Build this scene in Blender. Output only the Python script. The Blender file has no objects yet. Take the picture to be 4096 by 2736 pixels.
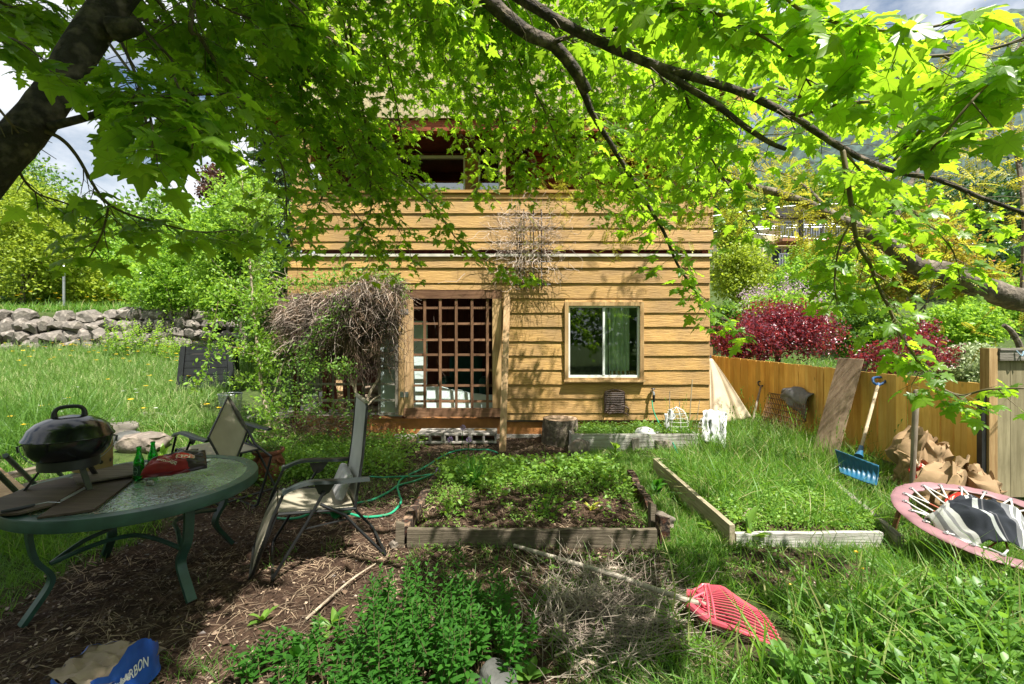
import bpy, math, random
import numpy as np
from mathutils import Vector, Matrix, Euler, noise

random.seed(7)
rng = np.random.default_rng(7)
sc = bpy.context.scene
COL = sc.collection
R = math.radians

# ---------------------------------------------------------------- camera, sky, sun, exposure
EYE = 1.62
cam_d = bpy.data.cameras.new('camera')
cam = bpy.data.objects.new('camera', cam_d)
COL.objects.link(cam)
cam.location = (0, 0, EYE)
cam.rotation_euler = (R(90), 0, 0)
cam_d.lens = 16.0
cam_d.sensor_width = 36.0
cam_d.shift_y = -0.0068
cam_d.clip_start = 0.05
cam_d.clip_end = 2000
sc.camera = cam

SUN = Vector((0.34, -0.40, 1.0)).normalized()
SUN_EL = math.asin(SUN.z)
SUN_AZ = math.atan2(SUN.x, SUN.y)          # clockwise from +Y
w = bpy.data.worlds.new('World')
sc.world = w
w.use_nodes = True
nt = w.node_tree
nt.nodes.clear()
wout = nt.nodes.new('ShaderNodeOutputWorld')
wbg = nt.nodes.new('ShaderNodeBackground')
wbg.inputs['Strength'].default_value = 0.05
sky = nt.nodes.new('ShaderNodeTexSky')
sky.sky_type = 'NISHITA'
sky.sun_disc = False
sky.sun_elevation = SUN_EL
sky.sun_rotation = SUN_AZ
sky.air_density = 1.3
sky.dust_density = 0.6
sky.ozone_density = 2.0
wtc = nt.nodes.new('ShaderNodeTexCoord')
wmp = nt.nodes.new('ShaderNodeMapping')
wmp.inputs['Scale'].default_value = (1, 1, 2.0)
wmp.inputs['Location'].default_value = (0.35, 0.1, 0.2)
wno = nt.nodes.new('ShaderNodeTexNoise')
wno.inputs['Scale'].default_value = 2.1
wno.inputs['Detail'].default_value = 9
wno.inputs['Roughness'].default_value = 0.58
wra = nt.nodes.new('ShaderNodeValToRGB')
wra.color_ramp.elements[0].position = 0.38
wra.color_ramp.elements[1].position = 0.52
wmx = nt.nodes.new('ShaderNodeMix')
wmx.data_type = 'RGBA'
wmx.inputs['B'].default_value = (9.5, 9.8, 10.2, 1)
nt.links.new(wtc.outputs['Generated'], wmp.inputs['Vector'])
nt.links.new(wmp.outputs[0], wno.inputs['Vector'])
nt.links.new(wno.outputs['Fac'], wra.inputs['Fac'])
nt.links.new(wra.outputs['Color'], wmx.inputs['Factor'])
nt.links.new(sky.outputs[0], wmx.inputs['A'])
nt.links.new(wmx.outputs['Result'], wbg.inputs['Color'])
nt.links.new(wbg.outputs[0], wout.inputs['Surface'])

sun_d = bpy.data.lights.new('sun', 'SUN')
sun_d.energy = 5.0
sun_d.angle = R(0.53)
sun_d.color = (1.0, 0.95, 0.86)
sun_o = bpy.data.objects.new('sun', sun_d)
COL.objects.link(sun_o)
sun_o.location = (3, -4, 12)
sun_o.rotation_euler = SUN.to_track_quat('Z', 'Y').to_euler()

sc.view_settings.view_transform = 'Standard'
sc.view_settings.look = 'None'
sc.view_settings.exposure = 1.22
sc.view_settings.gamma = 1.0
try:
 sc.view_settings.use_curve_mapping = False
except Exception:
 pass
sc.render.engine = 'CYCLES'
sc.cycles.max_bounces = 7
sc.cycles.transparent_max_bounces = 8
sc.cycles.transmission_bounces = 5
sc.cycles.use_denoising = True

# ---------------------------------------------------------------- survey helpers
F_ = 1043.0
def P(x, y, Y):
 """place seen at photo point (x, y) when it stands Y metres away"""
 return Vector(((x - 1173.0) / F_ * Y, Y, EYE - (y - 768.0) / F_ * Y))

def PG(x, y, z=0.0):
 Y = (EYE - z) * F_ / (y - 768.0)
 return P(x, y, Y)

HY = 7.2                                    # the house front
def HX(x): return (x - 1173.0) / F_ * HY
def HZ(y): return EYE - (y - 768.0) / F_ * HY

# ---------------------------------------------------------------- object helpers
def link(o):
 COL.objects.link(o)
 return o

def tag(o, label=None, cat=None, group=None, kind=None):
 if label: o['label'] = label
 if cat: o['category'] = cat
 if group: o['group'] = group
 if kind: o['kind'] = kind
 return o

def thing(name, label, cat, loc=(0, 0, 0), rotz=0.0, group=None):
 o = bpy.data.objects.new(name, None)
 link(o)
 o.empty_display_size = 0.1
 o.location = loc
 o.rotation_euler = (0, 0, rotz)
 tag(o, label, cat, group)
 return o

def kids(o):
 return [c for c in bpy.data.objects if c.parent is o]

def copy_tree(o, parent=None):
 c = o.copy()
 COL.objects.link(c)
 c.parent = parent
 for ch in kids(o):
  copy_tree(ch, c)
 return c

def finish(me, mats, smooth, angle=None):
 for m in (mats if isinstance(mats, (list, tuple)) else [mats]):
  me.materials.append(m)
 if smooth:
  me.polygons.foreach_set('use_smooth', np.ones(len(me.polygons), dtype=bool))
  if angle:
   me.set_sharp_from_angle(angle=R(angle))
 me.update()

def link_mesh(name, me, parent=None, loc=None, rot=None, mw=None):
 o = bpy.data.objects.new(name, me)
 link(o)
 if parent is not None:
  o.parent = parent
 if loc is not None: o.location = loc
 if rot is not None: o.rotation_euler = rot
 if mw is not None: o.matrix_local = mw
 return o

class MB:
 """collects shapes for one mesh"""
 def __init__(s):
  s.v = []; s.f = []; s.mi = []
  s.m = 0
 def add(s, vs, fs):
  b = len(s.v)
  s.v += [tuple(v) for v in vs]
  s.f += [tuple(i + b for i in f) for f in fs]
  s.mi += [s.m] * len(fs)
 def box(s, c, d, rot=None):
  c = Vector(c); hx, hy, hz = d[0] / 2, d[1] / 2, d[2] / 2
  vs = [Vector((x, y, z)) for x in (-hx, hx) for y in (-hy, hy) for z in (-hz, hz)]
  if rot is not None:
   m = rot if isinstance(rot, Matrix) else Euler(rot).to_matrix()
   vs = [m @ v for v in vs]
  s.add([v + c for v in vs], [(0, 1, 3, 2), (4, 6, 7, 5), (0, 4, 5, 1), (2, 3, 7, 6), (0, 2, 6, 4), (1, 5, 7, 3)])
 def span(s, a, b):
  s.box([(a[i] + b[i]) / 2 for i in range(3)], [abs(b[i] - a[i]) for i in range(3)])
 def hexa(s, p):
  """8 corners: bottom ring 0-3, top ring 4-7"""
  s.add(p, [(3, 2, 1, 0), (4, 5, 6, 7), (0, 1, 5, 4), (1, 2, 6, 5), (2, 3, 7, 6), (3, 0, 4, 7)])
 def tube(s, pts, r, seg=8, caps=True, smooth_n=0):
  pts = [Vector(p) for p in pts]
  if smooth_n:
   pts = crom(pts, smooth_n)
  n = len(pts)
  if isinstance(r, (int, float)):
   rs = [r] * n
  else:
   rs = [float(np.interp(i / (n - 1), np.linspace(0, 1, len(r)), r)) for i in range(n)]
  t0 = (pts[1] - pts[0]).normalized()
  u = t0.orthogonal().normalized()
  vs = []
  for i, p in enumerate(pts):
   t = (pts[min(i + 1, n - 1)] - pts[max(i - 1, 0)])
   t = t.normalized() if t.length > 1e-9 else t0
   u = (u - t * u.dot(t))
   u = u.normalized() if u.length > 1e-6 else t.orthogonal().normalized()
   v = t.cross(u)
   for k in range(seg):
    a = 2 * math.pi * k / seg
    vs.append(p + (u * math.cos(a) + v * math.sin(a)) * rs[i])
  fs = []
  for i in range(n - 1):
   for k in range(seg):
    k2 = (k + 1) % seg
    fs.append((i * seg + k, i * seg + k2, (i + 1) * seg + k2, (i + 1) * seg + k))
  if caps:
   fs.append(tuple(range(seg - 1, -1, -1)))
   fs.append(tuple((n - 1) * seg + k for k in range(seg)))
  s.add(vs, fs)
 def lathe(s, prof, seg=24, c=(0, 0, 0), sx=1.0, sy=1.0):
  vs = []; fs = []
  n = len(prof)
  for (r, z) in prof:
   for k in range(seg):
    a = 2 * math.pi * k / seg
    vs.append((c[0] + r * sx * math.cos(a), c[1] + r * sy * math.sin(a), c[2] + z))
  for i in range(n - 1):
   for k in range(seg):
    k2 = (k + 1) % seg
    fs.append((i * seg + k, i * seg + k2, (i + 1) * seg + k2, (i + 1) * seg + k))
  s.add(vs, fs)
 def prism(s, outline, h, M=None):
  """outline in local XY, thickness h along Z"""
  n = len(outline)
  vs = [Vector((x, y, 0)) for x, y in outline] + [Vector((x, y, h)) for x, y in outline]
  if M is not None: vs = [M @ v for v in vs]
  fs = [tuple(range(n - 1, -1, -1)), tuple(range(n, 2 * n))]
  fs += [(i, (i + 1) % n, n + (i + 1) % n, n + i) for i in range(n)]
  s.add(vs, fs)
 def grid(s, fn, nu, nv):
  vs = [fn(i / nu, j / nv) for j in range(nv + 1) for i in range(nu + 1)]
  fs = [(j * (nu + 1) + i, j * (nu + 1) + i + 1, (j + 1) * (nu + 1) + i + 1, (j + 1) * (nu + 1) + i) for j in range(nv) for i in range(nu)]
  s.add(vs, fs)
 def mesh(s, name, mats, smooth=True, angle=35):
  me = bpy.data.meshes.new(name)
  me.from_pydata(s.v, [], s.f)
  if max(s.mi) > 0:
   me.polygons.foreach_set('material_index', np.array(s.mi, dtype=np.int32))
  finish(me, mats, smooth, angle)
  return me
 def build(s, name, mats, parent=None, loc=None, rot=None, smooth=True, angle=35, mods=None):
  o = link_mesh(name, s.mesh(name, mats, smooth, angle), parent, loc, rot)
  return o

def crom(pts, n):
 """Catmull-Rom resample"""
 pts = [Vector(p) for p in pts]
 out = []
 for i in range(len(pts) - 1):
  p0 = pts[max(i - 1, 0)]; p1 = pts[i]; p2 = pts[i + 1]; p3 = pts[min(i + 2, len(pts) - 1)]
  for k in range(n):
   t = k / n
   out.append(0.5 * ((2 * p1) + (p2 - p0) * t + (2 * p0 - 5 * p1 + 4 * p2 - p3) * t * t + (3 * p1 - p0 - 3 * p2 + p3) * t ** 3))
 out.append(pts[-1])
 return out

def solid(o, t, offset=0):
 m = o.modifiers.new('solid', 'SOLIDIFY'); m.thickness = t; m.offset = offset
 return o
def bevel(o, w_, seg=2):
 m = o.modifiers.new('bevel', 'BEVEL'); m.width = w_; m.segments = seg; m.limit_method = 'ANGLE'
 return o
def subsurf(o, n=2):
 m = o.modifiers.new('sub', 'SUBSURF'); m.levels = n; m.render_levels = n
 return o

# one mesh out of many stamped copies of a small template (numpy, fast)
def stamp_mesh(name, TV, TF, M, T, mat, smooth=False, rnd=None):
 TV = np.asarray(TV, dtype=np.float64); TF = np.asarray(TF, dtype=np.int64)
 N = len(T); m = len(TV)
 V = np.einsum('nij,mj->nmi', M, TV) + np.asarray(T)[:, None, :]
 Fa = (TF[None, :, :] + (np.arange(N) * m)[:, None, None]).reshape(-1, TF.shape[1])
 return raw_mesh(name, V.reshape(-1, 3), Fa, mat, smooth, np.repeat(rng.random(N) if rnd is None else rnd, m))

def raw_mesh(name, V, Fa, mat, smooth=False, rnd=None):
 me = bpy.data.meshes.new(name)
 k = Fa.shape[1]
 me.vertices.add(len(V)); me.vertices.foreach_set('co', np.ascontiguousarray(V, dtype=np.float32).ravel())
 me.loops.add(len(Fa) * k); me.loops.foreach_set('vertex_index', np.ascontiguousarray(Fa, dtype=np.int32).ravel())
 me.polygons.add(len(Fa)); me.polygons.foreach_set('loop_start', (np.arange(len(Fa)) * k).astype(np.int32))
 if rnd is not None:
  a = me.attributes.new('rnd', 'FLOAT', 'POINT')
  a.data.foreach_set('value', np.ascontiguousarray(rnd, dtype=np.float32))
 me.update(calc_edges=True)
 finish(me, mat, smooth)
 return me

def join_raw(name, meshes_data, mat, smooth=False):
 """meshes_data: list of (V,F,rnd)"""
 Vs = []; Fs = []; Rs = []; b = 0
 for V, Fa, r in meshes_data:
  Vs.append(V); Fs.append(Fa + b); Rs.append(r); b += len(V)
 return raw_mesh(name, np.concatenate(Vs), np.concatenate(Fs), mat, smooth, np.concatenate(Rs))

def stamp_data(TV, TF, M, T, rnd=None):
 TV = np.asarray(TV, dtype=np.float64); TF = np.asarray(TF, dtype=np.int64)
 N = len(T); m = len(TV)
 V = (np.einsum('nij,mj->nmi', M, TV) + np.asarray(T)[:, None, :]).reshape(-1, 3)
 Fa = (TF[None, :, :] + (np.arange(N) * m)[:, None, None]).reshape(-1, TF.shape[1])
 return V, Fa, np.repeat(rng.random(N) if rnd is None else rnd, m)

def nrm(a): return a / np.maximum(np.linalg.norm(a, axis=-1, keepdims=True), 1e-9)

def frames(tip, normal, size, wid=None, thick=None):
 """matrices whose local Y runs along tip and local Z near normal"""
 y = nrm(tip); x = nrm(np.cross(y, normal)); z = np.cross(x, y)
 size = np.asarray(size)
 sx = size if wid is None else wid
 sz = size if thick is None else thick
 return np.stack([x * sx[:, None], y * size[:, None], z * sz[:, None]], axis=-1)

def rdir(n, up=0.0, sd=1.0):
 d = rng.normal(0, sd, (n, 3)); d[:, 2] += up
 return nrm(d)

# ---------------------------------------------------------------- materials
def mat_new(name):
 m = bpy.data.materials.new(name); m.use_nodes = True
 n = m.node_tree; n.nodes.clear()
 out = n.nodes.new('ShaderNodeOutputMaterial')
 return m, n, out
def N(n, t, **kw):
 x = n.nodes.new(t)
 for k, v in kw.items():
  if k.startswith('i_'): x.inputs[k[2:].replace('_', ' ')].default_value = v
  else: setattr(x, k, v)
 return x
def rgba(c): return (c[0], c[1], c[2], 1)

def ramp(n, fac, stops):
 r = n.nodes.new('ShaderNodeValToRGB')
 e = r.color_ramp.elements
 while len(e) < len(stops): e.new(0.5)
 for i, (p, c) in enumerate(stops):
  e[i].position = p; e[i].color = rgba(c)
 n.links.new(fac, r.inputs['Fac'])
 return r.outputs['Color']

def plain(name, c, rough=0.6, metal=0.0, var=0.12, scale=8, bump=0.0, bscale=60, spec=0.5, stain=None):
 m, n, out = mat_new(name)
 b = N(n, 'ShaderNodeBsdfPrincipled'); b.inputs['Roughness'].default_value = rough
 b.inputs['Metallic'].default_value = metal
 b.inputs['Specular IOR Level'].default_value = spec
 tc = N(n, 'ShaderNodeTexCoord')
 no = N(n, 'ShaderNodeTexNoise'); no.inputs['Scale'].default_value = scale; no.inputs['Detail'].default_value = 6
 n.links.new(tc.outputs['Object'], no.inputs['Vector'])
 lo = tuple(x * (1 - var * 1.6) for x in c); hi = tuple(min(1, x * (1 + var)) for x in c)
 if stain:
  col = ramp(n, no.outputs['Fac'], [(0.3, stain), (0.48, lo), (0.7, hi)])
 else:
  col = ramp(n, no.outputs['Fac'], [(0.3, lo), (0.7, hi)])
 n.links.new(col, b.inputs['Base Color'])
 if bump:
  n2 = N(n, 'ShaderNodeTexNoise'); n2.inputs['Scale'].default_value = bscale; n2.inputs['Detail'].default_value = 8
  n.links.new(tc.outputs['Object'], n2.inputs['Vector'])
  bp = N(n, 'ShaderNodeBump'); bp.inputs['Strength'].default_value = bump; bp.inputs['Distance'].default_value = 0.02
  n.links.new(n2.outputs['Fac'], bp.inputs['Height']); n.links.new(bp.outputs[0], b.inputs['Normal'])
 n.links.new(b.outputs[0], out.inputs['Surface'])
 return m

def wood(name, dark, light, axis='X', rough=0.75, grain=26, bump=0.35, knots=True, var=0.35, spec=0.25, weather=None):
 m, n, out = mat_new(name)
 b = N(n, 'ShaderNodeBsdfPrincipled'); b.inputs['Roughness'].default_value = rough
 b.inputs['Specular IOR Level'].default_value = spec
 tc = N(n, 'ShaderNodeTexCoord'); oi = N(n, 'ShaderNodeObjectInfo')
 off = N(n, 'ShaderNodeVectorMath', operation='SCALE'); off.inputs[0].default_value = (13, 7, 5)
 n.links.new(oi.outputs['Random'], off.inputs['Scale'])
 ad = N(n, 'ShaderNodeVectorMath', operation='ADD')
 n.links.new(tc.outputs['Object'], ad.inputs[0]); n.links.new(off.outputs[0], ad.inputs[1])
 mp = N(n, 'ShaderNodeMapping')
 s = {'X': (0.07, 1, 1), 'Y': (1, 0.07, 1), 'Z': (1, 1, 0.07)}[axis]
 mp.inputs['Scale'].default_value = s
 n.links.new(ad.outputs[0], mp.inputs['Vector'])
 g = N(n, 'ShaderNodeTexNoise'); g.inputs['Scale'].default_value = grain; g.inputs['Detail'].default_value = 8
 g.inputs['Roughness'].default_value = 0.65; g.inputs['Distortion'].default_value = 0.6
 n.links.new(mp.outputs[0], g.inputs['Vector'])
 col = ramp(n, g.outputs['Fac'], [(0.32, dark), (0.62, light)])
 # board to board difference
 hs = N(n, 'ShaderNodeHueSaturation')
 mr = N(n, 'ShaderNodeMapRange'); mr.inputs['To Min'].default_value = 1 - var; mr.inputs['To Max'].default_value = 1 + var * 0.6
 n.links.new(oi.outputs['Random'], mr.inputs['Value']); n.links.new(mr.outputs[0], hs.inputs['Value'])
 n.links.new(col, hs.inputs['Color'])
 last = hs.outputs['Color']
 # broad stains
 st = N(n, 'ShaderNodeTexNoise'); st.inputs['Scale'].default_value = 2.2; st.inputs['Detail'].default_value = 5
 n.links.new(ad.outputs[0], st.inputs['Vector'])
 sr = N(n, 'ShaderNodeMapRange'); sr.inputs['From Min'].default_value = 0.38; sr.inputs['From Max'].default_value = 0.66
 sr.inputs['To Min'].default_value = 0.0; sr.inputs['To Max'].default_value = 0.55
 n.links.new(st.outputs['Fac'], sr.inputs['Value'])
 mx = N(n, 'ShaderNodeMix', data_type='RGBA')
 wc = weather if weather else tuple(x * 0.55 for x in dark)
 mx.inputs['B'].default_value = rgba(wc)
 n.links.new(last, mx.inputs['A']); n.links.new(sr.outputs[0], mx.inputs['Factor'])
 last = mx.outputs['Result']
 if knots:
  vo = N(n, 'ShaderNodeTexVoronoi'); vo.inputs['Scale'].default_value = 3.3
  mk = N(n, 'ShaderNodeMapping'); mk.inputs['Scale'].default_value = {'X': (.55, 1, 1), 'Y': (1, .55, 1), 'Z': (1, 1, .55)}[axis]
  n.links.new(ad.outputs[0], mk.inputs['Vector']); n.links.new(mk.outputs[0], vo.inputs['Vector'])
  kr = N(n, 'ShaderNodeMapRange'); kr.inputs['From Min'].default_value = 0.03; kr.inputs['From Max'].default_value = 0.075
  kr.inputs['To Min'].default_value = 0.75; kr.inputs['To Max'].default_value = 0
  n.links.new(vo.outputs['Distance'], kr.inputs['Value'])
  mk2 = N(n, 'ShaderNodeMix', data_type='RGBA'); mk2.inputs['B'].default_value = rgba(tuple(x * 0.3 for x in dark))
  n.links.new(last, mk2.inputs['A']); n.links.new(kr.outputs[0], mk2.inputs['Factor'])
  last = mk2.outputs['Result']
 n.links.new(last, b.inputs['Base Color'])
 bp = N(n, 'ShaderNodeBump'); bp.inputs['Strength'].default_value = bump; bp.inputs['Distance'].default_value = 0.012
 n.links.new(g.outputs['Fac'], bp.inputs['Height']); n.links.new(bp.outputs[0], b.inputs['Normal'])
 n.links.new(b.outputs[0], out.inputs['Surface'])
 return m

def leafmat(name, c1, c2, trans, mixf=0.5, rough=0.45, spec=0.4, c3=None, vein=False):
 """c1..c2 reflectance over leaves, trans = light coming through"""
 m, n, out = mat_new(name)
 at = N(n, 'ShaderNodeAttribute', attribute_name='rnd')
 oi = N(n, 'ShaderNodeObjectInfo')
 ad = N(n, 'ShaderNodeMath', operation='ADD')
 n.links.new(at.outputs['Fac'], ad.inputs[0]); n.links.new(oi.outputs['Random'], ad.inputs[1])
 fr = N(n, 'ShaderNodeMath', operation='FRACT'); n.links.new(ad.outputs[0], fr.inputs[0])
 stops = [(0.0, c1), (0.9, c2)] if c3 is None else [(0.0, c1), (0.72, c2), (0.95, c3)]
 col = ramp(n, fr.outputs[0], stops)
 b = N(n, 'ShaderNodeBsdfPrincipled'); b.inputs['Roughness'].default_value = rough
 b.inputs['Specular IOR Level'].default_value = spec
 n.links.new(col, b.inputs['Base Color'])
 t = N(n, 'ShaderNodeBsdfTranslucent')
 hs = N(n, 'ShaderNodeHueSaturation'); hs.inputs['Color'].default_value = rgba(trans)
 mr = N(n, 'ShaderNodeMapRange'); mr.inputs['To Min'].default_value = 0.7; mr.inputs['To Max'].default_value = 1.25
 n.links.new(fr.outputs[0], mr.inputs['Value']); n.links.new(mr.outputs[0], hs.inputs['Value'])
 n.links.new(hs.outputs[0], t.inputs['Color'])
 if vein:
  av = N(n, 'ShaderNodeAttribute', attribute_name='lobe')
  vr = N(n, 'ShaderNodeMapRange'); vr.inputs['From Min'].default_value = 0.86; vr.inputs['From Max'].default_value = 0.98; vr.inputs['To Max'].default_value = 0.45
  n.links.new(av.outputs['Fac'], vr.inputs['Value'])
  v1 = N(n, 'ShaderNodeMix', data_type='RGBA'); v1.inputs['B'].default_value = rgba((.22, .33, .08)); n.links.new(col, v1.inputs['A']); n.links.new(vr.outputs[0], v1.inputs['Factor']); n.links.new(v1.outputs['Result'], b.inputs['Base Color'])
  v2 = N(n, 'ShaderNodeMix', data_type='RGBA'); v2.inputs['B'].default_value = rgba((.14, .22, .02)); n.links.new(hs.outputs[0], v2.inputs['A']); n.links.new(vr.outputs[0], v2.inputs['Factor']); n.links.new(v2.outputs['Result'], t.inputs['Color'])
 mx = N(n, 'ShaderNodeMixShader'); mx.inputs[0].default_value = mixf
 n.links.new(b.outputs[0], mx.inputs[1]); n.links.new(t.outputs[0], mx.inputs[2])
 n.links.new(mx.outputs[0], out.inputs['Surface'])
 return m

def glassmat(name, c, rough=0.02, alpha=None, ior=1.45):
 m, n, out = mat_new(name)
 b = N(n, 'ShaderNodeBsdfPrincipled')
 b.inputs['Base Color'].default_value = rgba(c); b.inputs['Roughness'].default_value = rough
 b.inputs['Transmission Weight'].default_value = 1.0; b.inputs['IOR'].default_value = ior
 n.links.new(b.outputs[0], out.inputs['Surface'])
 return m

def panemat(name, tint, refl=0.22):
 """thin window glass: part mirror, part see-through"""
 m, n, out = mat_new(name)
 g = N(n, 'ShaderNodeBsdfGlossy'); g.inputs['Roughness'].default_value = 0.02; g.inputs['Color'].default_value = (.9, .95, .95, 1)
 t = N(n, 'ShaderNodeBsdfTransparent'); t.inputs['Color'].default_value = rgba(tint)
 fr = N(n, 'ShaderNodeFresnel'); fr.inputs['IOR'].default_value = 1.5
 ad = N(n, 'ShaderNodeMath', operation='ADD'); ad.inputs[1].default_value = refl; ad.use_clamp = True
 n.links.new(fr.outputs[0], ad.inputs[0])
 mx = N(n, 'ShaderNodeMixShader'); n.links.new(ad.outputs[0], mx.inputs[0])
 n.links.new(t.outputs[0], mx.inputs[1]); n.links.new(g.outputs[0], mx.inputs[2])
 n.links.new(mx.outputs[0], out.inputs['Surface'])
 return m

M = {}
M['siding'] = wood('stained siding', (.36, .20, .062), (.55, .335, .112), 'X', grain=70, bump=1.0, knots=False, var=0.16, weather=(.22, .14, .07), rough=0.62, spec=0.4)
M['trim'] = wood('stained trim', (.30, .16, .05), (.50, .30, .10), 'X', grain=40, bump=0.4, var=0.1)
M['trimZ'] = wood('stained trim upright', (.32, .19, .08), (.54, .37, .18), 'Z', grain=34, bump=0.35, var=0.15)
M['newwood'] = wood('raw fir', (.36, .21, .10), (.58, .40, .22), 'Z', grain=30, bump=0.2, var=0.1)
M['cedar'] = wood('red cedar slats', (.11, .05, .025), (.28, .155, .085), 'Z', grain=60, bump=0.4, var=0.25, knots=False)
M['cedarX'] = wood('red cedar slats level', (.12, .055, .028), (.29, .16, .09), 'X', grain=60, bump=0.4, var=0.25, knots=False)
M['greyZ'] = wood('grey weathered upright', (.12, .105, .085), (.32, .29, .24), 'Z', grain=50, bump=0.5, var=0.2, knots=False)
M['greyX'] = wood('grey weathered level', (.14, .125, .10), (.40, .37, .32), 'X', grain=50, bump=0.6, var=0.2, knots=False)
M['greyY'] = wood('grey brown board', (.16, .13, .085), (.36, .30, .21), 'Y', grain=50, bump=0.6, var=0.15)
M['oldX'] = wood('brown weathered board', (.075, .06, .042), (.20, .165, .12), 'X', grain=40, bump=0.8, var=0.1, knots=False)
M['rot'] = plain('rotten wood', (.20, .13, .085), 0.95, var=0.6, scale=14, bump=1.0, bscale=30, stain=(.09, .03, .012))
M['fence'] = wood('orange fence stain', (.74, .40, .09), (.95, .64, .20), 'Z', grain=24, bump=0.3, var=0.28, weather=(.56, .28, .06))
M['fencegrey'] = wood('grey green gate board', (.20, .17, .095), (.34, .295, .18), 'Z', grain=24, bump=0.4, var=0.15)
M['ply'] = wood('old plywood', (.19, .13, .08), (.33, .25, .17), 'Z', grain=16, bump=0.4, var=0.0)
M['darkply'] = wood('dark wet board', (.055, .038, .027), (.115, .085, .062), 'X', grain=30, bump=0.5, var=0.2)
M['foundation'] = plain('painted foundation', (.42, .175, .05), 0.85, var=0.15, scale=5, bump=0.4, bscale=90, stain=(.24, .10, .035))
M['redbrown'] = wood('dark red boards', (.07, .016, .008), (.15, .036, .018), 'Z', grain=20, bump=0.3, var=0.2)
M['logred'] = wood('red log siding', (.22, .05, .02), (.38, .10, .045), 'X', grain=20, bump=0.3, var=0.2)
M['beige'] = wood('beige batten siding', (.40, .33, .19), (.56, .48, .30), 'Z', grain=24, bump=0.3, var=0.06, knots=False)
M['white'] = plain('white paint', (.75, .76, .74), 0.45, var=0.06)
M['vinyl'] = plain('window vinyl', (.70, .74, .72), 0.35, var=0.05)
M['flash'] = plain('membrane strip', (.56, .53, .46), 0.6, var=0.2, scale=5)
M['foam'] = plain('insulation foam', (.58, .70, .68), 0.8, var=0.06, bump=0.2, bscale=120)
M['black'] = plain('black paint', (.02, .02, .022), 0.4, var=0.2)
M['darkmetal'] = plain('dark tube', (.012, .013, .014), 0.42, metal=0.0, var=0.3, scale=20)
M['steel'] = plain('galvanised steel', (.42, .44, .45), 0.42, metal=0.8, var=0.15)
M['roof'] = plain('dark shingle', (.05, .048, .045), 0.9, var=0.3, bump=0.5)
M['soffit'] = wood('red soffit boards', (.25, .10, .035), (.45, .20, .08), 'Y', grain=20, var=0.1, knots=False)
M['curtain'] = plain('curtain cloth', (.88, .88, .84), 0.9, var=0.1, scale=2)
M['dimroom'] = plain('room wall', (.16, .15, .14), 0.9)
M['concrete'] = plain('concrete', (.40, .37, .33), 0.92, var=0.22, scale=9, bump=0.5, bscale=70, stain=(.26, .23, .19))
M['stone'] = plain('field stone', (.25, .22, .19), 0.9, var=0.3, scale=3.5, bump=0.7, bscale=14, stain=(.20, .18, .155))
M['rock'] = plain('garden rock', (.27, .22, .18), 0.9, var=0.3, scale=7, bump=0.7, bscale=22, stain=(.20, .17, .14))
M['darkrock'] = plain('dark rock', (.085, .085, .08), 0.85, var=0.3, scale=7, bump=0.7, bscale=22)
M['bark'] = plain('maple bark', (.115, .09, .068), 0.92, var=0.45, scale=16, bump=1.0, bscale=38, stain=(.05, .042, .03))
M['barkgrey'] = plain('grey bark', (.20, .165, .125), 0.92, var=0.35, scale=12, bump=1.0, bscale=30, stain=(.10, .08, .055))
M['twig'] = plain('green brown twig', (.13, .10, .05), 0.7, var=0.3, scale=10)
M['drytwig'] = plain('dry grey twigs', (.25, .165, .11), 0.85, var=0.5, scale=4, stain=(.085, .055, .04))
M['palevine'] = plain('bleached vine twigs', (.46, .37, .31), 0.85, var=0.3, scale=4)
M['oldvine'] = plain('old vine stem', (.42, .34, .25), 0.9, var=0.35, scale=14, bump=0.8)
M['cut'] = plain('cut wood face', (.50, .35, .22), 0.85, var=0.25, scale=30)
M['stumpbark'] = plain('spruce stump bark', (.26, .21, .16), 0.95, var=0.4, scale=12, bump=1.0, bscale=26, stain=(.10, .075, .055))
M['terracotta'] = plain('terracotta', (.24, .085, .042), 0.75, var=0.25, scale=6, bump=0.2)
M['hose'] = plain('green hose', (.025, .30, .16), 0.35, var=0.15)
M['potgreen'] = plain('green plastic', (.01, .13, .035), 0.3, var=0.15)
M['beigecloth'] = plain('beige canvas', (.47, .39, .27), 0.8, var=0.08, scale=5, bump=0.1)
M['sling'] = plain('taupe sling fabric', (.33, .295, .22), 0.75, var=0.1, scale=5, bump=0.15, bscale=300)
M['sling2'] = plain('grey sling fabric', (.42, .42, .39), 0.75, var=0.1, scale=5)
M['cushion'] = plain('grey striped cushion', (.40, .39, .39), 0.9, var=0.15, scale=9)
M['binding'] = plain('grey brown binding', (.10, .09, .075), 0.8)
M['plasticblack'] = plain('black bin plastic', (.022, .024, .027), 0.4, var=0.2)
M['enamel'] = plain('black enamel', (.008, .009, .012), 0.16, var=0.2, spec=0.7)
M['handle'] = plain('black handle plastic', (.016, .016, .018), 0.45)
M['greenmetal'] = plain('green table paint', (.022, .066, .048), 0.42, var=0.2, scale=12, spec=0.5)
M['rust'] = plain('rusty wire', (.22, .13, .075), 0.85, metal=0.2, var=0.4, scale=20)
M['chimney'] = plain('tan scorched metal', (.30, .20, .08), 0.55, var=0.3, scale=7)
M['kraft'] = plain('kraft paper', (.29, .19, .098), 0.85, var=0.15, scale=4, bump=0.25, bscale=20)
M['kraftin'] = plain('grey kraft lining', (.30, .23, .165), 0.85, var=0.2, scale=4)
M['redprint'] = plain('red print', (.62, .045, .028), 0.7, var=0.1)
M['cream'] = plain('cream print', (.75, .68, .52), 0.7, var=0.05)
M['blueprint'] = plain('blue paper', (.012, .085, .42), 0.5, var=0.25, scale=6)
M['bagblack'] = plain('charcoal bag dark', (.035, .022, .02), 0.35, var=0.3)
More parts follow.
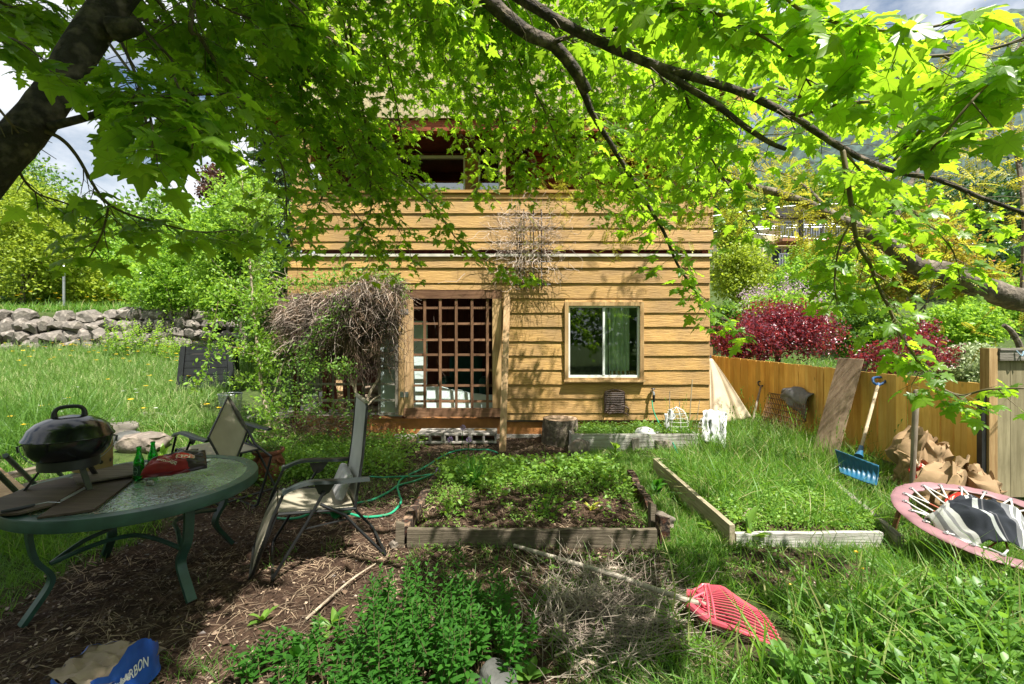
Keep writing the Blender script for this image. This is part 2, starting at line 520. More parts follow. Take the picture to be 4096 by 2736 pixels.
M['bagred'] = plain('charcoal bag red', (.30, .02, .018), 0.35, var=0.25)
M['pink'] = plain('faded pink vinyl', (.26, .135, .15), 0.5, var=0.15, scale=6, bump=0.2, bscale=18)
M['ropewhite'] = plain('white cord', (.58, .56, .54), 0.8, var=0.1)
M['ropered'] = plain('rust red cord', (.45, .13, .08), 0.8, var=0.2)
M['legrust'] = plain('rust brown tube', (.22, .09, .045), 0.6, var=0.3)
M['raked'] = plain('red rake plastic', (.50, .075, .11), 0.38, var=0.1)
M['shaft'] = wood('grey wooden shaft', (.14, .11, .08), (.32, .27, .21), 'Z', grain=60, bump=0.3, var=0.1, knots=False)
M['shaftlight'] = wood('worn tan shaft', (.34, .26, .15), (.56, .47, .33), 'Z', grain=60, bump=0.2, var=0.1, knots=False)
M['blue'] = plain('blue shovel plastic', (.012, .095, .18), 0.4, var=0.15)
M['bluehandle'] = plain('blue grip plastic', (.012, .07, .20), 0.4)
M['wirewhite'] = plain('white wire', (.66, .64, .60), 0.5)
M['bagwhite'] = plain('white plastic sheet', (.55, .56, .56), 0.4, var=0.04)
M['darkbronze'] = plain('dark bronze resin', (.07, .04, .03), 0.5, var=0.2)
M['brick'] = plain('red brick', (.36, .13, .075), 0.9, var=0.3, scale=12, bump=0.5)
M['greycloth'] = plain('grey cloth', (.17, .17, .175), 0.95, var=0.15, scale=20, bump=0.2, bscale=90)
M['drygrass'] = plain('dry debris', (.40, .29, .19), 0.9, var=0.45, scale=2, stain=(.15, .09, .055))
M['chip'] = leafmat('bark chips and dead leaves', (.035, .02, .015), (.15, .095, .065), (.16, .09, .04), 0.12, c3=(.42, .31, .22))
# foliage
M['maple'] = leafmat('maple leaf', (.062, .145, .016), (.125, .24, .024), (.46, .76, .03), 0.55, rough=0.36, spec=0.45, c3=(.17, .27, .03), vein=True)
M['gold'] = leafmat('golden locust leaf', (.26, .30, .03), (.46, .46, .05), (.62, .58, .05), 0.45)
M['grass'] = leafmat('grass blade', (.055, .14, .022), (.13, .25, .045), (.20, .40, .04), 0.42, rough=0.5)
M['grassbright'] = leafmat('fresh grass blade', (.05, .15, .018), (.14, .28, .04), (.27, .54, .035), 0.36, rough=0.5, c3=(.36, .33, .15))
M['grasspale'] = leafmat('seeding meadow grass', (.06, .16, .025), (.17, .29, .06), (.28, .50, .06), 0.32, rough=0.5, c3=(.42, .44, .22))
M['weed'] = leafmat('weed leaf', (.08, .18, .025), (.18, .32, .055), (.32, .54, .05), 0.42, rough=0.42, c3=(.20, .33, .09))
M['clover'] = leafmat('ground cover leaf', (.10, .22, .03), (.22, .38, .06), (.34, .55, .05), 0.42)
M['herb'] = leafmat('deep green herb leaf', (.025, .10, .012), (.05, .16, .018), (.10, .36, .02), 0.42, rough=0.6, spec=0.25)
M['nettle'] = leafmat('broad weed leaf', (.07, .18, .03), (.15, .29, .05), (.28, .52, .05), 0.4, rough=0.42)
M['tree1'] = leafmat('light green tree leaf', (.11, .24, .025), (.25, .42, .05), (.46, .72, .06), 0.47)
M['tree2'] = leafmat('yellow green tree leaf', (.17, .27, .025), (.33, .41, .05), (.52, .64, .05), 0.45)
M['tree3'] = leafmat('mid green tree leaf', (.05, .13, .022), (.13, .25, .04), (.26, .44, .04), 0.4)
M['tree4'] = leafmat('dark tree leaf', (.02, .06, .018), (.045, .11, .03), (.07, .16, .03), 0.35)
M['spruce'] = leafmat('blue spruce needles', (.045, .085, .06), (.13, .19, .14), (.05, .09, .05), 0.2)
M['purple'] = leafmat('purple shrub leaf', (.05, .016, .028), (.19, .04, .065), (.40, .045, .05), 0.36, rough=0.3, spec=0.6, c3=(.34, .06, .06))
M['lilac'] = leafmat('pale lilac blossom', (.48, .32, .42), (.72, .56, .66), (.5, .35, .45), 0.3)
M['variegated'] = leafmat('variegated leaf', (.22, .33, .12), (.58, .62, .42), (.4, .5, .2), 0.35)
M['copper'] = leafmat('copper tree leaf', (.07, .035, .025), (.13, .07, .045), (.14, .06, .03), 0.3)
M['yellow'] = leafmat('yellow flower', (.75, .48, .02), (.85, .62, .03), (.7, .5, .03), 0.3)
M['redtip'] = leafmat('red tipped maple leaf', (.20, .26, .03), (.36, .36, .05), (.5, .45, .04), 0.45, c3=(.5, .08, .03))
M['purpleflower'] = leafmat('purple allium', (.40, .25, .55), (.6, .45, .75), (.4, .3, .5), 0.3)
M['fluff'] = leafmat('seed head fluff', (.55, .55, .52), (.75, .75, .72), (.5, .5, .5), 0.3)

# ================================================================ GROUND
def sst(a, b, x):
 t = np.clip((np.asarray(x, dtype=float) - a) / (b - a), 0, 1)
 return t * t * (3 - 2 * t)

def vnoise(x, y, f, seed=0):
 """cheap smooth noise in numpy"""
 x = np.asarray(x, float) * f + seed * 17.3; y = np.asarray(y, float) * f + seed * 9.1
 return (np.sin(x * 1.7 + 1.3 * np.sin(y * 1.1)) + np.sin(y * 2.1 + 1.7 * np.sin(x * 0.9 + 2)) + np.sin((x + y) * 3.3 + 2 * np.sin(x * 2.3 - y))) / 3

def wall_y(x):
 return 14.6 + 0.10 * (np.asarray(x, float) + 9)          # line of the stone wall

def gz(x, y):
 x = np.asarray(x, float); y = np.asarray(y, float)
 L = sst(-3.0, -4.6, x)
 z = L * 0.128 * np.clip(y - 5.0, 0, 9.6)
 wy = wall_y(x)
 z = z + L * 1.12 * sst(0.0, 0.35, y - wy - 0.1)
 z = z + L * 0.06 * np.clip(y - 16, 0, 60)
 Rr = sst(4.9, 9, x)
 z = z + Rr * 0.24 * np.clip(y - 12, 0, 40) + 0.10 * sst(5.0, 7.0, x)
 z = z + 0.12 * np.clip(y - 40, 0, 200) * (1 - 0.4 * L)
 # raised soil in the two beds
 b1 = sst(-0.86, -0.7, x) * sst(1.18, 1.0, x) * sst(3.5, 3.62, y) * sst(5.2, 5.0, y)
 z = z + b1 * (0.09 + 0.07 * sst(3.6, 4.6, y))
 rx = 2.9 + (y - 3.5) * 0.31
 b2 = sst(1.68, 1.8, x) * sst(0.12, -0.05, x - rx) * sst(3.5, 3.62, y) * sst(5.6, 5.4, y)
 z = z + b2 * 0.10
 b3 = sst(0.86, 1.0, x) * sst(2.75, 2.6, x) * sst(6.32, 6.4, y) * sst(7.2, 7.1, y)
 z = z + b3 * 0.17
 near = (np.abs(x) < 12) & (y < 16)
 z = z + np.where(near, 0.018 * vnoise(x, y, 2.1) + 0.010 * vnoise(x, y, 6.3, 2), 0.0)
 z = z + 0.012 * vnoise(x, y, 13.0, 5) * soil(x, y)
 return z

def soil(x, y):
 """1 bare ground, 0 grass"""
 x = np.asarray(x, float); y = np.asarray(y, float)
 n = vnoise(x, y, 1.6, 3) * 0.5 + vnoise(x, y, 4.1, 4) * 0.3
 s = np.zeros_like(x + y)
 # trodden, mulched patch under the table and chairs
 d = np.maximum(np.abs((x + 1.35) / 1.75), np.abs((y - 3.0) / 2.0))
 s = np.maximum(s, sst(1.12, 0.85, d + 0.16 * n) * sst(-3.3, -2.75, x + 0.25 * (y - 2.5)))
 # strip along the house
 s = np.maximum(s, sst(5.4, 5.9, y + 0.3 * n) * sst(7.6, 7.3, y) * sst(-3.4, -2.4, x) * sst(2.9, 2.2, x) * 0.95)
 s = np.maximum(s, sst(4.6, 5.2, y + 0.5 * n) * sst(6.2, 5.6, y) * sst(-2.4, -1.4, x) * sst(0.2, -0.5, x) * 0.55)
 # beds
 b1 = sst(-0.95, -0.8, x) * sst(1.28, 1.1, x) * sst(3.45, 3.55, y) * sst(5.3, 5.1, y)
 s = np.maximum(s, b1)
 b2 = sst(1.65, 1.8, x) * sst(3.4, 3.3, x) * sst(3.45, 3.55, y) * sst(4.35, 4.0, y + 0.3 * n)
 s = np.maximum(s, b2 * 0.9)
 # bare patches in front of the beds
 s = np.maximum(s, sst(2.7, 3.05, y + 0.15 * n) * sst(3.55, 3.5, y) * sst(-1.2, -0.8, x) * sst(1.25, 1.0, x) * 0.9)
 e = ((x - 1.95) / 0.55) ** 2 + ((y - 3.1) / 0.35) ** 2
 s = np.maximum(s, sst(1.3, 0.6, e + 0.5 * n) * 0.9)
 e = ((x - 1.1) / 0.35) ** 2 + ((y - 2.45) / 0.3) ** 2
 s = np.maximum(s, sst(1.3, 0.6, e + 0.5 * n) * 0.8)
 # along the fence foot
 s = np.maximum(s, sst(3.9, 4.3, x) * sst(5.0, 4.8, x) * sst(3.5, 4.4, y) * sst(12, 11, y) * 0.8)
 # under vines at house corner
 e = ((x + 2.9) / 0.9) ** 2 + ((y - 6.2) / 0.9) ** 2
 s = np.maximum(s, sst(1.2, 0.7, e + 0.4 * n) * 0.8)
 return np.clip(s, 0, 1)

def axis_coords(segs):
 out = [segs[0][0]]
 for a, b, n_ in segs:
  out += list(np.linspace(a, b, n_ + 1)[1:])
 return np.array(out)
gx = axis_coords([(-400, -60, 10), (-60, -20, 20), (-20, -5, 60), (-5, 5, 200), (5, 20, 60), (20, 60, 20), (60, 400, 10)])
gy = axis_coords([(-60, -5, 10), (-5, 0.8, 12), (0.8, 7.6, 150), (7.6, 16, 90), (16, 60, 40), (60, 500, 14)])
GX, GY = np.meshgrid(gx, gy)
GZ = gz(GX, GY)
V = np.stack([GX, GY, GZ], -1).reshape(-1, 3)
nx = len(gx); ny = len(gy)
ii = np.arange(nx - 1)[None, :] + (np.arange(ny - 1) * nx)[:, None]
Fq = np.stack([ii, ii + 1, ii + nx + 1, ii + nx], -1).reshape(-1, 4)

def ground_mat():
 m, n, out = mat_new('soil and turf')
 at = N(n, 'ShaderNodeAttribute', attribute_name='rnd')
 tc = N(n, 'ShaderNodeTexCoord')
 n1 = N(n, 'ShaderNodeTexNoise'); n1.inputs['Scale'].default_value = 9; n1.inputs['Detail'].default_value = 10; n1.inputs['Roughness'].default_value = 0.7
 n.links.new(tc.outputs['Object'], n1.inputs['Vector'])
 n2 = N(n, 'ShaderNodeTexNoise'); n2.inputs['Scale'].default_value = 60; n2.inputs['Detail'].default_value = 6; n2.inputs['Roughness'].default_value = 0.75
 n.links.new(tc.outputs['Object'], n2.inputs['Vector'])
 so = ramp(n, n1.outputs['Fac'], [(0.32, (.028, .017, .012)), (0.5, (.06, .038, .027)), (0.68, (.13, .085, .058))])
 so2 = ramp(n, n2.outputs['Fac'], [(0.35, (.45, .42, .40)), (0.65, (1.3, 1.25, 1.2))])
 mu = N(n, 'ShaderNodeMix', data_type='RGBA', blend_type='MULTIPLY'); mu.inputs['Factor'].default_value = 1
 n.links.new(so, mu.inputs['A']); n.links.new(so2, mu.inputs['B'])
 gr = ramp(n, n1.outputs['Fac'], [(0.35, (.03, .05, .014)), (0.65, (.08, .115, .03))])
 mx = N(n, 'ShaderNodeMix', data_type='RGBA')
 n.links.new(at.outputs['Fac'], mx.inputs['Factor'])
 n.links.new(gr, mx.inputs['A']); n.links.new(mu.outputs['Result'], mx.inputs['B'])
 b = N(n, 'ShaderNodeBsdfPrincipled'); b.inputs['Roughness'].default_value = 0.95; b.inputs['Specular IOR Level'].default_value = 0.15
 n.links.new(mx.outputs['Result'], b.inputs['Base Color'])
 bp = N(n, 'ShaderNodeBump'); bp.inputs['Strength'].default_value = 0.9; bp.inputs['Distance'].default_value = 0.02
 n.links.new(n2.outputs['Fac'], bp.inputs['Height']); n.links.new(bp.outputs[0], b.inputs['Normal'])
 n.links.new(b.outputs[0], out.inputs['Surface'])
 return m
gme = raw_mesh('ground', V, Fq, ground_mat(), True, soil(GX, GY).ravel())
tag(link_mesh('ground', gme), 'garden ground with bare brown soil and turf', kind='structure')

# wooded mountain far behind on the right
def hill_z(x, y):
 r = sst(30, 210, x + 0.35 * (y - 150)) * 120 + 10
 return r * sst(60, 190, y) + 5 * vnoise(x, y, 0.03, 1) + 2 * vnoise(x, y, 0.11, 2)
hx = np.linspace(-120, 420, 150); hy = np.linspace(75, 330, 90)
HXg, HYg = np.meshgrid(hx, hy)
HZg = hill_z(HXg, HYg)
HV = np.stack([HXg, HYg, HZg + rng.normal(0, 1.4, HZg.shape)], -1).reshape(-1, 3)
ii = np.arange(149)[None, :] + (np.arange(89) * 150)[:, None]
HF = np.stack([ii, ii + 1, ii + 151, ii + 150], -1).reshape(-1, 4)
mh = plain('haze tinted forest', (.05, .085, .075), 0.95, var=0.5, scale=0.35, bump=1.0, bscale=0.6)  # bluish tint in the colour stands in for distance haze
tag(link_mesh('wooded_mountain', raw_mesh('wooded_mountain', HV, HF, mh, False)), 'haze tinted blue green wooded mountain far behind the trees', kind='structure')

# concrete path at the left of the house
mb = MB()
mb.span((-5.3, 7.3, 0.0), (-3.62, 9.0, 0.30)); mb.span((-4.9, 9.02, 0.0), (-3.62, 10.6, 0.42))
o = mb.build('path', M['concrete']); bevel(o, 0.02)
tag(o, 'pale concrete path slab beside the left corner of the house', kind='structure')

# ================================================================ STONE WALL (left, behind the lawn)
def lumpy(mbv, seed, sx, sy, sz, sub=2, rough=0.22):
 import bmesh
 bm = bmesh.new()
 bmesh.ops.create_icosphere(bm, subdivisions=sub, radius=1.0)
 for v in bm.verts:
  c = v.co.copy()
  # towards a box shape
  mxx = max(abs(c.x), abs(c.y), abs(c.z))
  c = c.lerp(c / mxx, 0.6)
  nn = noise.noise_vector(c * 1.2 + Vector((seed * 3.1, seed, 0)))
  c = c + nn * rough * 1.6
  v.co = Vector((c.x * sx, c.y * sy, c.z * sz))
 me = bpy.data.meshes.new('stone')
 bm.to_mesh(me); bm.free()
 return me

def rockmesh(name, seed, d, mat, sub=2, rough=0.22, angle=50):
 me = lumpy(None, seed, d[0] / 2, d[1] / 2, d[2] / 2, sub, rough)
 me.name = name
 finish(me, mat, True, angle)
 return me

sw = thing('stone_wall', 'dry retaining wall of rounded grey boulders across the back of the left lawn', 'wall', (-12.5, 14.3, float(gz(-12.5, 14.3))))
stone_meshes = [rockmesh('stone', i, (1, 1, 1), M['stone'], 2, 0.30, 24) for i in range(9)]
sw_inv = Matrix.Translation(-Vector(sw.location))
cnt = 0
for row in range(4):
 x = -17.6 + row * 0.21
 while x < -4.9:
  wdt = random.uniform(0.30, 0.60) * (1.1 if row < 2 else 0.9)
  hgt = random.uniform(0.36, 0.46)
  cx = x + wdt / 2
  x += wdt * 0.93
  if row == 3 and cx < -12.6 and random.random() < .7:
   continue
  base = float(gz(cx, wall_y(cx) - 0.4))
  z = base + 0.12 + row * 0.33 + random.uniform(-.07, .07)
  y = wall_y(cx) - 0.16 + row * 0.07 + random.uniform(-.05, .05)
  o = link_mesh('stone', random.choice(stone_meshes), sw)
  o.matrix_local = sw_inv @ Matrix.Translation((cx, y, z)) @ Euler((random.uniform(-.3, .3), random.uniform(-.4, .4), random.choice((0, math.pi)) + random.uniform(-.2, .2))).to_matrix().to_4x4() @ Matrix.Diagonal((wdt * 1.08, 0.55, hgt * random.uniform(.9, 1.15), 1))
  cnt += 1

# chain link posts on top of the wall
pi = 0
for (px, ytop, ybot, Yp, lab) in [(146, 612, 694, 14.9, 'taller left galvanised fence post standing on the stone wall'), (322, 628, 700, 15.4, 'right galvanised fence post half hidden by leaves on the stone wall')]:
 t = P(px, ytop, Yp); b = P(px, ybot, Yp)
 th = thing('fence_post', lab, 'post', (b.x, b.y, b.z - 0.1), 0, 'steel posts on the stone wall')
 mb = MB(); mb.tube([(0, 0, 0), (0, 0, t.z - b.z + 0.1)], 0.035, 10); mb.build('pole', M['steel'], th)
 mb = MB(); mb.lathe([(0.04, 0), (0.045, 0.02), (0.03, 0.05), (0.0, 0.06)], 10, (0, 0, t.z - b.z + 0.1)); mb.build('cap', M['steel'], th)

# ================================================================ HOUSE
house = thing('wooden_house', 'two storey house with ochre board siding and a covered balcony', 'house', (0, HY, 0))
Hi = Matrix.Translation((0, -HY, 0))
def hpart(name, mb, mat, parent=None, **k):
 """shape given in world coordinates, stored under the house"""
 off = Vector((0, HY, 0))
 c = Vector((0, 0, 0))
 for v in mb.v: c += Vector(v)
 c /= len(mb.v)
 mb.v = [tuple(Vector(v) - c) for v in mb.v]
 par = parent or house
 base = off if par is house else off + par.location
 return mb.build(name, mat, par, loc=c - base, **k)

def siding(x0, x1, y0, y1, label=None):
 """one lap board between photo lines y0 (top) and y1 (bottom)"""
 mb = MB()
 X0, X1, Z1, Z0 = HX(x0), HX(x1), HZ(y0), HZ(y1)
 j = random.uniform(-.003, .003)
 Yf, Yb = HY - 0.030 + j, HY - 0.008 + j * 0.5
 zt = Z1 + 0.012
 nseg = max(2, int((X1 - X0) / 0.12))
 vs = []
 for i in range(nseg + 1):
  X = X0 + (X1 - X0) * i / nseg
  e = 0.0035 * noise.noise(Vector((X * 5, y0 * 1.3, 0))) + random.uniform(-.0008, .0008)
  b_ = 0.003 * noise.noise(Vector((X * 3, y0 * 2.3, 4)))
  vs += [(X, Yf + b_, Z0 + e), (X, Yb + b_, zt), (X, HY, zt), (X, HY, Z0 + e)]
 fs = []
 for i in range(nseg):
  for k in range(4):
   a = i * 4 + k; b = i * 4 + (k + 1) % 4
   fs.append((a, a + 4, b + 4, b))
 fs += [(0, 1, 2, 3), (nseg * 4 + 3, nseg * 4 + 2, nseg * 4 + 1, nseg * 4)]
 mb.add(vs, fs)
 return hpart('siding_board', mb, M['siding'], smooth=False)

LX0, LX1 = 660, 1625
rows = [589, 614, 649, 684, 717, 749, 782, 815, 847.5, 880.5, 913, 946, 962]
for a, b in zip(rows[:2], rows[1:3]):
 if a == 614:
  siding(LX0, 1049, a, b); siding(1049.6, LX1, a, b)
 else:
  siding(LX0, 1302, a, b); siding(1302.6, LX1, a, b)
siding(LX0, 930, 649, 684); siding(930.5, 1150, 649, 664.5); siding(1150.5, LX1, 649, 684)
siding(1150, LX1, 684, 695) if False else None
for a, b in zip(rows[3:], rows[4:]):
 if a < 865 and b > 693:
  siding(1150, 1294, a, b); siding(1471.5, LX1, a, b)
  if a == 684: siding(1294.5, 1471, 684, 696)
  if a == 847.5: siding(1294.5, 1471, 868, 880.5)
 else:
  siding(1150, LX1, a, b)
# upper parapet
UX0, UX1 = 667, 1633
urows = [444, 456, 489.5, 522.5, 554, 573]
for i, (a, b) in enumerate(zip(urows[:-1], urows[1:])):
 if i in (1, 3):
  s_ = 1180 if i == 1 else 1405
  siding(UX0, s_, a, b); siding(s_ + .6, UX1, a, b)
 else:
  siding(UX0, UX1, a, b)
mb = MB(); mb.span((HX(664), HY - .06, HZ(444)), (HX(1636), HY + .12, HZ(437.5))); o = hpart('parapet_cap', mb, M['trim'])
mb = MB(); mb.span((HX(668), HY + .002, HZ(571)), (HX(1632), HY + .10, HZ(445))); hpart('parapet_wall', mb, M['redbrown'])
mb = MB(); mb.span((HX(657), HY - .05, HZ(589)), (HX(1628), HY + .35, HZ(583))); hpart('membrane_edge', mb, M['flash'])
mb = MB(); mb.span((HX(658), HY + .36, HZ(591)), (HX(1627), HY + 1.2, HZ(583))); hpart('balcony_floor', mb, M['redbrown'])
# small blocks holding the parapet above the floor edge
for x_ in (690, 720, 1145, 1300, 1610):
 mb = MB(); mb.span((HX(x_), HY + .02, HZ(583) + .002), (HX(x_ + 14), HY + .09, HZ(571) - .002)); hpart('spacer_block', mb, M['redbrown'])
# foundation
mb = MB(); mb.span((HX(668), HY + .02, -.2), (HX(1622), HY + .3, HZ(960))); hpart('foundation', mb, M['foundation'])
mb = MB(); mb.span((HX(905), HY - .03, -.12), (HX(1240), HY + .018, .05)); hpart('footing', mb, M['concrete'])
# wall core behind the siding (right of the door) with the window hole
wx0, wx1, wz0, wz1 = HX(1301), HX(1464), HZ(862), HZ(701)
top = HZ(592)
core = MB()
core.span((HX(1152), HY + .001, .25), (wx0, HY + .12, top))
core.span((wx1, HY + .001, .25), (HX(1624), HY + .12, top))
core.span((wx0, HY + .001, .25), (wx1, HY + .12, wz0)); core.span((wx0, HY + .001, wz1), (wx1, HY + .12, top))
hpart('wall', core, M['dimroom'])
core = MB(); core.span((HX(662), HY + .001, HZ(683)), (HX(1151.5), HY + .12, HZ(592))); hpart('header_beam', core, M['redbrown'])
XR = HX(1624); XL = HX(662)
mb = MB(); mb.span((XR - .1, HY + .121, .0), (XR, 15, 8.2)); hpart('side_wall', mb, M['siding'])
mb = MB(); mb.span((XL, 8.5, .0), (XL + .1, 15, 8.2)); hpart('side_wall', mb, M['redbrown'])
mb = MB(); mb.span((XL + .1, 14.9, .0), (XR - .1, 15, 8.2)); hpart('back_wall', mb, M['siding'])
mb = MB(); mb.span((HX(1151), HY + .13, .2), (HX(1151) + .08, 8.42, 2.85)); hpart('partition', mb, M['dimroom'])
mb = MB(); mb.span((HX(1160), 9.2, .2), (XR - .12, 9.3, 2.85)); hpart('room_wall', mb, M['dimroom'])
mb = MB(); mb.span((XL + .02, HY + .31, -.1), (XR - .11, 14.8, .24)); hpart('floor_slab', mb, M['concrete'])
# porch back wall: vertical dark boards
x = XL + .12
while x < HX(1151):
 mb = MB(); mb.span((x, 8.43, .24), (min(x + .195, HX(1151)), 8.47 + random.uniform(-.004, .004), 2.85)); hpart('wall_board', mb, M['redbrown']); x += .2
# balcony back wall upstairs, windows in it
BY = 8.45
bz0, bz1 = 2.93, 5.0
def BX(x): return (x - 1173) / F_ * BY
def BZ(y): return EYE - (y - 768) / F_ * BY
holes = [(BX(905), BX(1062), BZ(445), BZ(364)), (BX(1100), BX(1142), BZ(445), BZ(364))]
x = XL + .12
while x < BX(1205):
 x1_ = x + .215
 hit = [h for h in holes if x1_ > h[0] and x < h[1]]
 mb = MB()
 if hit:
  mb.span((x, BY, hit[0][3]), (x1_ - .006, BY + .04, bz1))
  mb.span((x, BY + .001, bz0), (x1_ - .006, BY + .038, BZ(470)))
 else:
  mb.span((x, BY, bz0), (x1_ - .006, BY + .04 + random.uniform(-.004, .004), bz1))
 hpart('wall_board', mb, M['redbrown']); x = x1_
z = bz0
while z < bz1:
 mb = MB(); mb.tube([(BX(1205) + .04, BY + .03, z + .06), (XR - .12, BY + .03, z + .06)], .066, 10); hpart('log_siding_board', mb, M['logred']); z += .118
for i, h in enumerate(holes):
 wn = MB(); t_ = .05
 wn.span((h[0] - t_, BY - .03, BZ(470)), (h[0], BY - .002, h[3] + t_)); wn.span((h[1], BY - .03, BZ(470)), (h[1] + t_, BY - .002, h[3] + t_))
 wn.span((h[0], BY - .03, h[3]), (h[1], BY - .002, h[3] + t_))
 wo = hpart('window', wn, M['vinyl'])
 pn = MB(); pn.span((h[0], BY + .01, BZ(470)), (h[1], BY + .016, h[3])); hpart('pane', pn, panemat('porch glass %d' % i, (.25, .32, .30), .25), wo)
mb = MB(); mb.span((BX(1066), BY - .04, bz0), (BX(1096), BY - .003, bz1)); hpart('window_trim', mb, M['trim'])
# balcony ceiling, beam and posts
mb = MB(); mb.span((XL - .02, HY + .01, 5.04), (XR + .02, BY + .1, 5.09)); hpart('balcony_ceiling', mb, M['redbrown'])
mb = MB(); mb.span((XL, HY + .02, 4.86), (XR, HY + .14, 5.035)); hpart('beam', mb, M['logred'])
for (a, b) in [(669, 702), (1145, 1158), (1604, 1629)]:
 mb = MB(); mb.span((HX(a), HY + .0, HZ(437)), (HX(b), HY + .14, 4.858)); hpart('balcony_post', mb, M['trimZ'])
# rear braces seen from below on the left
mb = MB(); mb.tube([(XL + .1, HY + .2, 4.8), (XL + .1, BY - .1, 4.5)], .05, 4); hpart('brace', mb, M['trim'])
# upper gable wall: vertical boards with battens
z0g, z1g = HZ(272), 8.3
x = HX(656)
while x < HX(1629):
 x1_ = min(x + .295, HX(1629))
 mb = MB(); mb.span((x, HY - .03, z0g), (x1_ - .004, HY - .004, z1g)); hpart('upper_board', mb, M['beige'])
 mb = MB(); mb.span((x - .02, HY - .05, z0g + .002), (x + .022, HY - .032, z1g)); hpart('batten', mb, M['beige']); x = x1_
mb = MB(); mb.span((XL, HY - .003, z0g + .005), (XR, HY + .15, z1g)); hpart('upper_wall', mb, M['dimroom'])
# eaves at both sides and the main roof
def eave(s, X0):
 mb = MB()
 a = X0; b = X0 + s * .52
 zt, zb = 5.62, 5.22
 for (th0, mt, nm) in [(0, 'roof', 'eave_roof'), (1, 'soffit', 'soffit')]:
  m2 = MB(); d = -.045 * th0
  m2.hexa([(a, HY - .35, zt + d - .04), (b, HY - .35, zb + d - .04), (b, 15, zb + d - .04), (a, 15, zt + d - .04),
    (a, HY - .35, zt + d), (b, HY - .35, zb + d), (b, 15, zb + d), (a, 15, zt + d)] if s > 0 else
    [(b, HY - .35, zb + d - .04), (a, HY - .35, zt + d - .04), (a, 15, zt + d - .04), (b, 15, zb + d - .04),
    (b, HY - .35, zb + d), (a, HY - .35, zt + d), (a, 15, zt + d), (b, 15, zb + d)])
  hpart(nm, m2, M[mt])
 m2 = MB(); m2.hexa([(min(a, b), HY - .375, (zb if s < 0 else zt) - .30), (max(a, b), HY - .375, (zt if s < 0 else zb) - .30), (max(a, b), HY - .352, (zt if s < 0 else zb) - .30), (min(a, b), HY - .352, (zb if s < 0 else zt) - .30),
      (min(a, b), HY - .375, (zb if s < 0 else zt) - .05), (max(a, b), HY - .375, (zt if s < 0 else zb) - .05), (max(a, b), HY - .352, (zt if s < 0 else zb) - .05), (min(a, b), HY - .352, (zb if s < 0 else zt) - .05)])
 hpart('bargeboard', m2, M['trim'])
 for yy in (HY + .2, HY + 1.0, HY + 1.8):
  m2 = MB(); m2.hexa([(min(a, b), yy, (zb if s < 0 else zt) - .26), (max(a, b), yy, (zt if s < 0 else zb) - .26), (max(a, b), yy + .05, (zt if s < 0 else zb) - .26), (min(a, b), yy + .05, (zb if s < 0 else zt) - .26),
       (min(a, b), yy, (zb if s < 0 else zt) - .09), (max(a, b), yy, (zt if s < 0 else zb) - .09), (max(a, b), yy + .05, (zt if s < 0 else zb) - .09), (min(a, b), yy + .05, (zb if s < 0 else zt) - .09)])
  hpart('rafter_tail', m2, M['soffit'])
eave(-1, HX(656)); eave(1, HX(1629))
mb = MB()
mb.hexa([(XL - .5, HY - .6, 8.1), (0, HY - .6, 10.4), (0, 15.5, 10.4), (XL - .5, 15.5, 8.1), (XL - .5, HY - .6, 8.22), (0, HY - .6, 10.52), (0, 15.5, 10.52), (XL - .5, 15.5, 8.22)])
mb.hexa([(0, HY - .6, 10.4), (XR + .5, HY - .6, 8.1), (XR + .5, 15.5, 8.1), (0, 15.5, 10.4), (0, HY - .6, 10.52), (XR + .5, HY - .6, 8.22), (XR + .5, 15.5, 8.22), (0, 15.5, 10.52)])
mb.add([(XL, HY, 8.3), (XR, HY, 8.3), (0, HY, 10.3)], [(0, 1, 2)])
hpart('roof', mb, M['roof'])

# ---- ground floor window
wt = MB(); a0, a1, b0, b1 = HX(1293), HX(1472.5), HZ(870), HZ(693); ww = .058
yf = HY - .075
wt.span((a0, yf, b0), (a0 + ww, HY, b1)); wt.span((a1 - ww, yf, b0), (a1, HY, b1))
wt.span((a0 + ww, yf, b1 - ww), (a1 - ww, HY, b1)); wt.span((a0 + ww, yf, b0), (a1 - ww, HY, b0 + ww * .6))
win = hpart('window', wt, M['trimZ'])
def wpart(name, mb, mat):
 return hpart(name, mb, mat, win)
fr = MB(); c0, c1, d0, d1 = a0 + ww, a1 - ww, b0 + ww * .6, b1 - ww; fw = .028
yy0, yy1 = HY - .03, HY + .03
fr.span((c0, yy0, d0), (c0 + fw, yy1, d1)); fr.span((c1 - fw, yy0, d0), (c1, yy1, d1)); fr.span((c0 + fw, yy0, d1 - fw), (c1 - fw, yy1, d1)); fr.span((c0 + fw, yy0, d0), (c1 - fw, yy1, d0 + fw * 1.3))
mid = HX(1382.5)
fr.span((mid - .016, yy0 - .008, d0 + fw * 1.3), (mid + .016, yy1 + .004, d1 - fw))
wpart('frame', fr, M['vinyl'])
s_ = MB(); s_.span((a0 - .015, yf - .03, b0 - .03), (a1 + .015, HY - .035, b0)); wpart('sill', s_, M['trimZ'])
pg = MB(); pg.span((c0 + fw, HY + .004, d0 + fw * 1.3), (mid - .016, HY + .008, d1 - fw)); wpart('pane', pg, panemat('screened glass', (.36, .38, .35), .05))
pg = MB(); pg.span((mid + .016, HY + .004, d0 + fw * 1.3), (c1 - fw, HY + .008, d1 - fw)); wpart('pane', pg, panemat('clear glass', (.86, .92, .88), .04))
cu = MB()
def curt(x0, x1, Yc, amp, per):
 def fn(u, v):
  return Vector((x0 + (x1 - x0) * u, Yc + amp * math.sin(u * (x1 - x0) / per * 6.283 + math.sin(v * 3) * .5), d0 - .1 + (d1 - d0 + .2) * v))
 return fn
